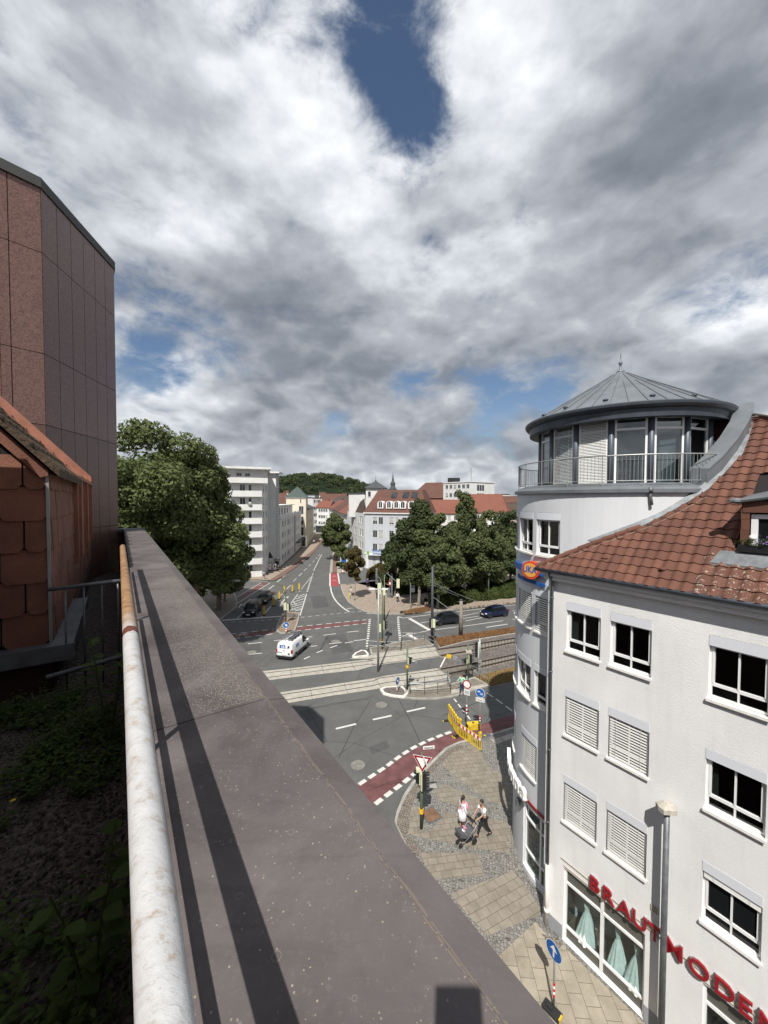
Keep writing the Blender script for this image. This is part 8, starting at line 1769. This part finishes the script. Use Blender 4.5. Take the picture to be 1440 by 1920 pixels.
# --- sign posts inside the roadworks
def signpost(px, py, z, top_px, label, name='road_sign'):
 b = G(px, py, z); zt = zat(*top_px, b); r = thing(name, tuple(b), label, 'road sign'); m = MB(); pole(m, zt - z, .03); m.build('post', 'galv_steel', r, smooth=True); return r, b, zt
r, b, zt = signpost(874.5, 1366, 0, (878, 1268), 'red ringed round sign with a text plate on a grey post at the roadworks'); toc = TOC(b)
sf = Face(b + toc * .05 + Vector((0, 0, zat(878, 1283, b))), toc - RX * .9); m = MB(); sf.plate(m, sf.circ(.31), .012); q_ = m.build('sign_plate', 'sign_back', r, world=True); m = MB(); sf.poly(m, sf.circ(.31), .003); m.build('red_ring', 'sign_red', q_, world=True); m = MB(); sf.poly(m, sf.circ(.235), .006); m.build('white_field', 'sign_white', q_, world=True)
sf = Face(b + toc * .05 + Vector((0, 0, zat(878, 1298, b))), toc - RX * .9); m = MB(); sf.plate(m, [(-.22, -.19), (.22, -.19), (.22, .19), (-.22, .19)], .01); q_ = m.build('text_plate', 'sign_white', r, world=True); m = MB()
for y in (-.09, .0, .09): sf.poly(m, [(-.17, y - .022), (.17, y - .022), (.17, y + .022), (-.17, y + .022)], .004)
m.build('text_lines', 'cloth_grey', q_, world=True)
m = MB(); a_, c_ = zat(877, 1322, b), zat(877, 1338, b); stripes(m, c_, a_, .06, 5, 0, 1); m.build('reflective_band', ['sign_white', 'retro_red'], r)
m = MB(); a_, c_ = zat(877, 1325, b), zat(877, 1337, b); m.box((.0, .04, (a_ + c_) / 2), (.13, .05, a_ - c_)); m.build('lamp_box', 'black_plastic', r)
r, b, zt = signpost(899.5, 1380, .0, (904, 1290), 'round blue sign with two white bicycles and a text plate beside the white round tower'); toc = TOC(b)
sf = Face(b + toc * .05 + Vector((0, 0, zat(904, 1299, b))), toc - RX * .6); m = MB(); sf.plate(m, sf.circ(.33), .012); q_ = m.build('sign_plate', 'sign_back', r, world=True); m = MB(); sf.poly(m, sf.circ(.33), .003); m.build('white_rim', 'sign_white', q_, world=True); m = MB(); sf.poly(m, sf.circ(.305), .006); m.build('blue_field', 'sign_blue', q_, world=True)
m = MB()
for cx, cy, s in ((-.09, .08, 1), (.1, -.06, 1)):
 for w_ in (-.065, .065):
  ro_, ri_ = .05, .034; n = 14; m.add([sf(cx + w_ + ro_ * math.cos(6.283 * i / n), cy - .02 + ro_ * math.sin(6.283 * i / n), .009) for i in range(n)] + [sf(cx + w_ + ri_ * math.cos(6.283 * i / n), cy - .02 + ri_ * math.sin(6.283 * i / n), .009) for i in range(n)], [(i, (i + 1) % n, n + (i + 1) % n, n + i) for i in range(n)])
 sf.poly(m, [(cx - .06, cy - .02), (cx + .01, cy - .02), (cx + .05, cy + .05), (cx - .03, cy + .05)], .009); sf.poly(m, [(cx + .04, cy + .08), (cx + .065, cy - .02), (cx + .075, cy - .02), (cx + .055, cy + .08)], .0095)
m.build('bicycle_symbols', 'sign_white', q_, world=True)
sf = Face(b + toc * .05 + Vector((0, 0, zat(903, 1312, b))), toc - RX * .3); m = MB(); sf.plate(m, [(-.30, -.14), (.30, -.14), (.30, .14), (-.30, .14)], .01); q_ = m.build('text_plate', 'sign_white', r, world=True); m = MB(); sf.poly(m, [(-.26, -.1), (.26, -.1), (.26, .1), (-.26, .1)], .003, 0); sf.poly(m, [(-.24, -.085), (.24, -.085), (.24, .085), (-.24, .085)], .005, 1); m.build('plate_border', ['sign_black', 'sign_white'], q_, world=True); m = MB(); add_text(m, 'Baustelle', .12, lambda x, y, z: sf(x, -.04 + y, .008 + z), .001, sx=.85, bold=.002); m.build('lettering', 'sign_black', q_, world=True)
m = MB(); a_, c_ = zat(901, 1342, b), zat(901, 1352, b); stripes(m, c_, a_, .06, 4, 0, 1); m.build('reflective_band', ['sign_white', 'retro_red'], r)
m = MB(); a_, c_ = zat(901, 1345, b), zat(901, 1355, b); m.box((0, .04, (a_ + c_) / 2), (.12, .06, a_ - c_)); m.build('lamp_box', 'black_plastic', r)
# --- blue arrow signs on the islands
def keep_sign(px, py, z, topy, label, ang, out_x=0.0, r_=.32):
 b = G(px, py, z); r = thing('island_sign', tuple(b), label, 'road sign', None); cz = zat(px, topy, b); m = MB(); pole(m, cz - z, .04); m.build('post', 'galv_steel', r, smooth=True); toc = TOC(b); rt = Vector((-toc.y, toc.x, 0)); out = toc + rt * out_x
 sf = Face(b + toc * .06 + Vector((0, 0, cz)), out); m = MB(); sf.plate(m, sf.circ(r_), .012); q_ = m.build('sign_plate', 'sign_back', r, world=True); m = MB(); sf.poly(m, sf.circ(r_), .003); m.build('white_rim', 'sign_white', q_, world=True); m = MB(); sf.poly(m, sf.circ(r_ * .93), .006); m.build('blue_field', 'sign_blue', q_, world=True)
 ar = [(-.03, .22), (.03, .22), (.03, -.02), (.12, .05), (.12, -.04), (0, -.2), (-.12, -.04), (-.12, .05), (-.03, -.02)]; c_, s_ = math.cos(ang), math.sin(ang); m = MB(); k = r_ / .32; m.add([sf((x * c_ - y * s_) * k, (x * s_ + y * c_) * k, .009) for x, y in ar], [tuple(range(9))]); m.build('arrow', 'sign_white', q_, world=True)
 bm_ = Face(b + toc * .06 + Vector((0, 0, (cz - z) * .38 + z)), out); m = MB(); bm_.plate(m, [(-.09, -.32), (.09, -.32), (.09, .32), (-.09, .32)], .04); mk = m.build('marker_board', 'sign_white', r, world=True); m = MB()
 for i in range(3): y = -.32 + .24 * i; bm_.poly(m, [(-.09, y), (.09, y + .06), (.09, y + .17), (-.09, y + .11)], .003)
 m.build('red_stripes', 'retro_red', mk, world=True); return r
keep_sign(536.3, 1187, .12, 1173.5, 'round blue arrow sign on the brick paved island beside the white van', R(45), r_=.38); keep_sign(745.5, 1297, .14, 1279, 'round blue arrow sign on the white kerbed island before the tram stop', R(45), 1.6)
# --- masts at the junction
def mast(px, py, z, topy, r0, r1, m_, label, name='signal_mast', cat='traffic light'):
 b = G(px, py, z); zt = zat(px, topy, b); r = thing(name, tuple(b), label, cat); mb = MB(); pole(mb, zt - z, r0, r1, n=12); mb.build('pole', m_, r, smooth=True); return r, b, zt, TOC(b), Vector((-TOC(b).y, TOC(b).x, 0))
r, b, zt, toc, rt = mast(709, 1259, .01, 1105, .11, .07, 'galv_steel', 'tall grey lighting mast with a short cross arm standing between the tram tracks', 'lighting_mast', 'mast')
m = MB(); m.cyl(tuple(rt * -.95 + Vector((0, 0, zt - .05))), tuple(rt * .95 + Vector((0, 0, zt + .05))), .06, n=8); m.build('cross_arm', 'galv_steel', r)
for s in (-1, 1): m = MB(); m.box(tuple(rt * (s * .62) + Vector((0, 0, zt + .02))), (.55, .18, .12)); m.build('lamp', 'sill_white', r)
r, b, zt, toc, rt = mast(717, 1217, .1, 1098, .09, .07, 'mast_green', 'green signal mast with a bent top arm behind the grey lighting mast')
m = MB(); m.tube([(0, 0, zt - .4), tuple(rt * -.25 + Vector((0, 0, zt + .6))), tuple(rt * -.75 + toc * .3 + Vector((0, 0, zt + 1.2)))], .05, 8); m.build('arm', 'galv_steel', r)
for px, py, k, oz in ((713, 1176, 3, 0), (723, 1172, 3, 1)): signal_head(r, Vector((b.x, b.y, 0)) + rt * (-.32 if oz == 0 else .38) + Vector((0, 0, zat(px, py, b))), (-toc if oz == 0 else rt - toc * .3), k, sc=1.0)
m = MB(); m.cyl((0, 0, zat(717, 1205, b)), (0, 0, zat(717, 1200, b)), .12, n=10); m.build('push_button', 'button_yellow', r)
for (px, py, lb, sc_, px0) in ((711, 1102, 0, 1.3, 0), (720, 1108, 0, .9, 0)): signal_head(r, Vector((b.x, b.y, 0)) + rt * ((px - 717) / 721 * b.y) + Vector((0, 0, zat(px, py, b))), -toc, 3, sc=sc_)
r, b, zt, toc, rt = mast(720.5, 1163, .12, 1078, .10, .07, 'mast_green', 'green mast on the far corner carrying a long arm with a hanging signal')
m = MB(); e = rt * 1.7 + Vector((0, 0, zat(741, 1093, b))); m.tube([(0, 0, zt - .3), tuple(rt * .3 + Vector((0, 0, zt + .15))), tuple(e)], .045, 8); m.build('arm', 'galv_steel', r); signal_head(r, Vector((b.x, b.y, 0)) + rt * 1.85 + Vector((0, 0, zat(743, 1093, b))), -toc, 3, sc=1.35)
r, b, zt, toc, rt = mast(763.5, 1293, .1, 1215, .085, .08, 'mast_green', 'green signal mast with yellow button at the lower tram platform')
signal_head(r, Vector((b.x, b.y, 0)) + rt * .25 + Vector((0, 0, zat(767, 1238, b))), -toc * .6 + rt, 2, sc=.9); m = MB(); m.cyl((0, 0, zat(763, 1254, b)), (0, 0, zat(763, 1249, b)), .13, n=10); m.build('push_button', 'button_yellow', r); m = MB(); m.cyl((0, 0, zat(763, 1243, b)), tuple(rt * .75 + Vector((0, 0, zat(763, 1241, b)))), .03, n=6); m.box(tuple(rt * .75 + Vector((0, 0, zat(763, 1242, b)))), (.14, .14, .35)); m.build('detector_arm', 'galv_steel', r)
r, b, zt, toc, rt = mast(810, 1205, .06, 1062, .17, .14, 'mast_dark', 'thick dark overhead line mast with long wires to the right', 'overhead_line_mast', 'mast')
m = MB()
for (y0, px, py, Yk) in ((1118, 842, 1140, 46), (1118, 871, 1160, 44), (1095, 860, 1118, 52), (1092, 895, 1128, 50)):
 e = atY(px, py, Yk); s_ = Vector((b.x, b.y, zat(812, y0, b))); m.tube([tuple(s_), tuple(s_.lerp(e, .5) + Vector((0, 0, -.12))), tuple(e)], .028, 5)
m.build('wire', 'galv_steel', r, world=True)
m = MB(); z_ = zat(812, 1163, b); m.cyl((b.x, b.y, z_), (b.x, b.y, .06), .20, n=10) if False else None
signal_head(r, Vector((b.x, b.y, 0)) + rt * .28 - toc * .1 + Vector((0, 0, zat(816, 1168, b))), -toc + rt * .3, 3, sc=1.1); signal_head(r, Vector((b.x, b.y, 0)) - rt * .33 + Vector((0, 0, zat(806, 1168, b))), -rt, 3, sc=1.1)
r, b, zt, toc, rt = mast(812.5, 1204, .06, 1160, .08, .08, 'galv_steel', 'pale thin post clamped in front of the dark overhead line mast', 'grey_post', 'post')
r, b, zt, toc, rt = mast(877, 1281, .1, 1205, .07, .06, 'mast_green', 'thin green mast with black tram signals right of the person in mint')
signal_head(r, Vector((b.x, b.y, 0)) + rt * .35 + Vector((0, 0, zat(883, 1235, b))), rt - toc * .1, 2, sc=1.1); signal_head(r, Vector((b.x, b.y, 0)) - rt * .35 + Vector((0, 0, zat(872, 1239, b))), -rt - toc * .2, 1, sc=1.2)
m = MB(); m.box(tuple(rt * .05 + Vector((0, 0, zat(877, 1224, b)))), (.5, .3, .2)); m.build('detector', 'weathered_cap', r)
r, b, zt, toc, rt = mast(899, 1264, .06, 1197, .08, .08, 'galv_steel', 'grey tram signal mast with tall white edged black signal beside the tracks')
signal_head(r, Vector((b.x, b.y, 0)) - rt * .42 + Vector((0, 0, zat(894, 1218, b))), -rt, 4, back='sill_white', sc=1.15); m = MB(); pole(m, .9, .16, .12); m.build('base', 'galv_steel', r); m = MB(); m.box((0, 0, zat(899, 1240, b) - .06), (.35, .3, .25)); m.build('junction_box', 'galv_steel', r)
# --- street lamp with curved arm on the island
b = G(536, 1168, .12); r = thing('street_lamp', tuple(b), 'green grey street lamp with a long curved arm on the brick paved island', 'street lamp'); toc = TOC(b); rt = Vector((-toc.y, toc.x, 0)); Y = b.y
pt = lambda px, py: Vector(((px - 536) / 721 * Y, 0, CAM_H + (938 - py) / 721 * Y - .12)); m = MB(); m.tube([(0, 0, 0), (0, 0, 3), pt(535.5, 1120), pt(533, 1108), pt(527, 1099), pt(517, 1093), pt(505, 1090), pt(480, 1089), pt(452, 1090)], .07, 8, rr=[.09, .08, .07, .065, .06, .06, .055, .05, .045]); m.build('pole', 'mast_green', r, smooth=True)
m = MB(); q_ = pt(442, 1091); m.ball(tuple(q_), .4, sc=(1.6, .6, .4), n=12, m=8); m.build('lamp_head', 'galv_steel', r, smooth=True)
signal_head(r, Vector((b.x, b.y, 0)) - rt * .1 + Vector((0, 0, zat(535, 1136, b))), -toc, 3, sc=1.1); signal_head(r, Vector((b.x, b.y, 0)) + rt * .45 + Vector((0, 0, zat(541, 1138, b))), -toc + rt, 3, sc=1.0)
b = G(545.5, 1147, .12); r = thing('island_post', tuple(b), 'short grey railing post at the hatched end of the brick island', 'post'); m = MB(); m.tube([(-.3, 0, 0), (-.3, 0, .9), (.3, .2, .9), (.3, .2, 0)], .035, 8); m.build('hoop', 'galv_steel', r)
# --- amber delineator posts
dl_ = [(495, 1153.5, 'amber delineator post nearest the stop line beside the black minivan'), (512.5, 1136, 'second amber delineator post counted from the stop line'), (524, 1123.5, 'amber delineator post beside the lamp mast, third from the stop line'), (533, 1112.5, 'amber delineator post half hidden by the curved lamp arm'), (548.5, 1110, 'amber delineator post left of the last one up the lane'), (561, 1106.5, 'last amber delineator post, nearest the hatched road markings')]
r0_ = None
for i, (px, py, lb) in enumerate(dl_):
 g = G(px, py);
 if r0_ is None:
  r0_ = thing('delineator_post', tuple(g), lb, 'bollard', 'amber delineator posts in the lane'); m = MB(); m.box((0, 0, .05), (.5, .5, .1)); m.build('foot', 'rubber', r0_); m = MB(); m.add([(-.13, -.06, .1), (.13, -.06, .1), (.13, .06, .1), (-.13, .06, .1), (-.15, -.06, .9), (.15, -.06, .9), (.15, .06, .9), (-.15, .06, .9), (-.10, -.05, 1.3), (.10, -.05, 1.3), (.10, .05, 1.3), (-.10, .05, 1.3)], [(0, 3, 2, 1), (0, 1, 5, 4), (1, 2, 6, 5), (2, 3, 7, 6), (3, 0, 4, 7), (4, 5, 9, 8), (5, 6, 10, 9), (6, 7, 11, 10), (7, 4, 8, 11), (8, 9, 10, 11)]); m.build('blade', 'bollard_amber', r0_); m = MB(); m.ball((0, 0, 1.38), .09, n=8, m=6); m.box((0, 0, 1.3), (.12, .1, .06)); m.build('cap_lamp', 'lamp_amber', r0_)
 else: dup(r0_, tuple(g), random.uniform(-.3, .3), lb)
# --- pedestrian guard rails
def guard(pts4, label, h=.95, n=None, z=.1):
 g = [T4_(x, y) for x, y in pts4]; g = [Vector((p.x, p.y, z)) for p in g]; r = thing('pedestrian_railing', tuple(g[0]), label, 'railing', 'pedestrian railings at the tram stop'); m = MB()
 for hh in (h, h * .5): m.tube([tuple(p + Vector((0, 0, hh))) for p in g], .024, 6)
 m.build('rails', 'galv_steel', r, world=True)
 for p in g: m = MB(); m.cyl(tuple(p), tuple(p + Vector((0, 0, h + .02))), .032, n=8); m.build('post', 'zinc_pipe', r, world=True)
guard([(545, 950), (660, 955), (765, 948), (868, 935)], 'front railing of the lower tram platform, facing the near road'); guard([(842, 835), (868, 935)], 'short railing closing the lower platform beside the pale slabs'); guard([(525, 905), (660, 890), (842, 868)], 'railing between the lower track slabs and the platform'); guard([(1040, 800), (1100, 832), (1165, 868)], 'railing between the path and the dry verge'); guard([(215, 590), (345, 600), (472, 598)], 'railing at the pointed end of the upper platform'); guard([(472, 598), (475, 520), (570, 525), (660, 515), (735, 560)], 'railing around the upper platform beside the white stop line')
guard([(505, 905), (512, 945)], 'two short steel posts beside the white kerbed island', .6)
# --- far corner furniture
r, b, zt = signpost(657, 1122, .12, (657, 1070), 'white square zone sign on a pole by the brownish young tree'); toc = TOC(b); sf = Face(b + toc * .05 + Vector((0, 0, zat(657, 1080, b))), toc); m = MB(); sf.plate(m, [(-.42, -.42), (.42, -.42), (.42, .42), (-.42, .42)], .015); q_ = m.build('sign_plate', 'sign_white', r, world=True)
m = MB(); n = 24
for ro_, ri_ in ((.26, .20), (.11, .06)): o_ = len(m.v); m.add([sf(ro_ * math.cos(6.283 * i / n), ro_ * math.sin(6.283 * i / n) + .03, .004) for i in range(n)] + [sf(ri_ * math.cos(6.283 * i / n), ri_ * math.sin(6.283 * i / n) + .03, .004) for i in range(n)], [(i, (i + 1) % n, n + (i + 1) % n, n + i) for i in range(n)])
m.build('ring_symbol', 'zinc_dark', q_, world=True)
b = G(654.5, 1121, .12); r = thing('yellow_post', tuple(b), 'yellow marker post at the kerb under the zone sign', 'post'); m = MB(); m.box((0, 0, .55), (.16, .12, 1.1)); m.build('post', 'barrier_yellow', r); m = MB(); m.box((0, 0, 1.12), (.2, .16, .08)); m.build('cap', 'black_plastic', r)
for px, py, tx, ty, m_, lb in ((731, 1121, 731, 1083, 'sign_red', 'red round sign on a post beside the far pedestrian signal'),):
 r, b, zt = signpost(px, py, .12, (tx, ty), lb); toc = TOC(b); sf = Face(b + toc * .06 + Vector((0, 0, zat(px, 1095, b))), toc); m = MB(); sf.plate(m, [(-.25, -.45), (.25, -.45), (.25, .45), (-.25, .45)], .1); m.build('sign_plate', 'sign_red', r, world=True); m = MB(); sf.poly(m, [(-.12, -.2), (.12, -.2), (.12, .2), (-.12, .2)], .005); m.build('symbol', 'sign_white', r, world=True)
for px, py, w_, h_, lb in ((728, 1121, .5, 1.6, 'grey switch cabinet beside the red sign'), (706, 1095, .35, 3.0, 'tall narrow grey information pillar on the plaza'), (734.5, 1121, .3, 4.0, 'dark slim advertising pillar right of the red sign')):
 b = G(px, py, .12); r = thing('cabinet', tuple(b), lb, 'cabinet'); m = MB(); m.box((0, 0, h_ / 2), (w_, .35, h_)); m.build('housing', 'galv_steel' if h_ < 3.5 else 'mast_dark', r); m = MB(); m.box((0, 0, h_ + .03), (w_ + .06, .41, .06)); m.build('lid', 'zinc', r); m = MB(); m.box((0, -.18, h_ * .5), (w_ * .85, .01, h_ * .85)); m.build('door', 'zinc', r)
r, b, zt = signpost(706, 1081, .12, (706, 1056), 'red and white warning sign before the corner house entrance'); toc = TOC(b); sf = Face(b + toc * .05 + Vector((0, 0, zat(705.5, 1075, b))), toc); m = MB(); sf.plate(m, [(-.45, -.35), (.45, -.35), (.45, .35), (-.45, .35)], .02); q_ = m.build('sign_plate', 'sign_white', r, world=True); m = MB(); sf.poly(m, [(-.35, -.05), (.35, -.05), (0, .32)], .004); m.build('red_triangle', 'sign_red', q_, world=True)
r, b, zt = signpost(642.5, 1076, .12, (642.5, 1069), 'low red and white triangular roadworks sign by the red cycle path'); toc = TOC(b); sf = Face(b + toc * .05 + Vector((0, 0, .75)), toc); m = MB(); sf.plate(m, [(-.5, -.4), (.5, -.4), (0, .45)], .02); q_ = m.build('sign_plate', 'sign_red', r, world=True); m = MB(); sf.poly(m, [(-.3, -.28), (.3, -.28), (0, .24)], .004); m.build('white_field', 'sign_white', q_, world=True)
b = G(769.5, 1142, .12); r = thing('direction_sign', tuple(b), 'grey post with small dark direction boards at the leaf covered kerb', 'road sign'); m = MB(); pole(m, zat(769, 1095, b), .06); m.build('post', 'galv_steel', r); toc = TOC(b); rt = Vector((-toc.y, toc.x, 0))
for k, y in enumerate((1101, 1106, 1110)): sf = Face(b + rt * .35 + Vector((0, 0, zat(772, y, b))), toc + rt * .4); m = MB(); sf.plate(m, [(-.32, -.15), (.32, -.15), (.32, .15), (-.32, .15)], .03); m.build('direction_board', ['zinc_dark', 'cloth_grey', 'zinc_pipe'][k], r, world=True)
b = G(792.5, 1134, .12); r = thing('litter_bin', tuple(b), 'dark round litter bin under the dark linden', 'bin'); m = MB(); m.lathe([(.02, 0), (.26, 0), (.32, .95), (.34, 1.0), (.28, 1.0), (.02, .9)], 16); m.build('bin_body', 'zinc_dark', r, smooth=True); m = MB(); m.lathe([(.34, .96), (.36, .98), (.34, 1.03), (.30, 1.0)], 16); m.build('rim', 'black_plastic', r)
b = G(916, 1127, .12); r = thing('park_lamp', tuple(b), 'thin green park lamp rising from the ivy hedge', 'street lamp'); m = MB(); pole(m, zat(916, 1082, b), .07, .05); m.build('pole', 'mast_green', r, smooth=True); m = MB(); zt = zat(916, 1080, b); m.lathe([(.05, zt - .1), (.22, zt), (.28, zt + .3), (.1, zt + .5), (.02, zt + .55)], 12); m.build('lantern', 'lantern_pale' if 'lantern_pale' in MATS else 'galv_steel', r)
b = G(644.5, 1062, .12); r = thing('advertising_board', tuple(b), 'small blue and white advertising board before the young tree', 'billboard'); toc = TOC(b); sf = Face(b + Vector((0, 0, 1.6)), toc); m = MB(); sf.plate(m, [(-.8, -.75), (.8, -.75), (.8, .75), (-.8, .75)], .1); m.build('board', 'sign_white', r, world=True); m = MB(); sf.poly(m, [(-.65, -.6), (.65, -.6), (.65, .1), (-.65, .45)], .005); m.build('poster', 'sign_blue', r, world=True)
for x in (-.7, .7): m = MB(); m.cyl((x, 0, 0), (x, 0, 1.0), .05, n=6); m.build('leg', 'galv_steel', r)
b = G(743, 1150, .12);
for k, (px, py) in enumerate(((712, 1152), (722, 1150))):
 g0 = G(px, py, .13);
for px, py, lb in ((416, 1128, 'left red and white kerb post under the plane trees'), (425.5, 1121, 'right red and white kerb post under the plane trees')):
 b = G(px, py, .12); r = thing('kerb_post', tuple(b), lb, 'bollard', 'red and white kerb posts'); m = MB(); stripes(m, 0, 1.1, .11, 5, 0, 1); m.build('post', ['sign_white', 'retro_red'], r); m = MB(); m.ball((0, 0, 1.1), .11, n=10, m=6); m.build('cap', 'sign_white', r)
for x, y, s, m_, lb in ((855, 650, (.5, .3, .25), 'barrier_yellow', 'yellow point machine cover on the ballast beside the paved end'), (935, 690, (.6, .5, .2), 'lead_flash', 'pale grey cable cover lying on the ballast'), (905, 665, (.5, .4, .25), 'galv_steel', 'grey track box right of the yellow cover')):
 b = T4_(x, y); r = thing('trackside_box', tuple(b), lb, 'box', 'boxes on the tram ballast', R(-16)); m = MB(); m.box((0, 0, s[2] / 2), s); m.build('casing', m_, r); m = MB(); m.box((0, 0, s[2] + .03), (s[0] * .9, s[1] * .9, .06)); m.build('lid', m_, r); m = MB(); m.cyl((s[0] * .5, 0, .1), (s[0] * .8, 0, .08), .05, n=6); m.build('cable', 'black_plastic', r)
ph = thing('phone', (.019, -.014, CAM_H - .07), 'dark phone held out over the parapet, seen by its rectangular shadow on the coping', 'phone'); m = MB(); m.box((0, 0, 0), (.078, .008, .16)); m.build('case', 'black_plastic', ph)
m = MB(); m.box((0, -.0045, 0), (.072, .001, .152)); m.build('screen', 'glass_dark', ph)
person(RS(-.30, -.36, Z(-2.0)), 0, 'photographer behind the handrail holding up the phone, outside the picture', 'cloth_grey', 'cloth_navy', h=1.80, stride=.05, sleeves='long', armL=((-.02, .22, .02), (.13, .36, .22)), armR=((.05, .0, -.27), (.06, .10, -.48)), shoes='cloth_black')
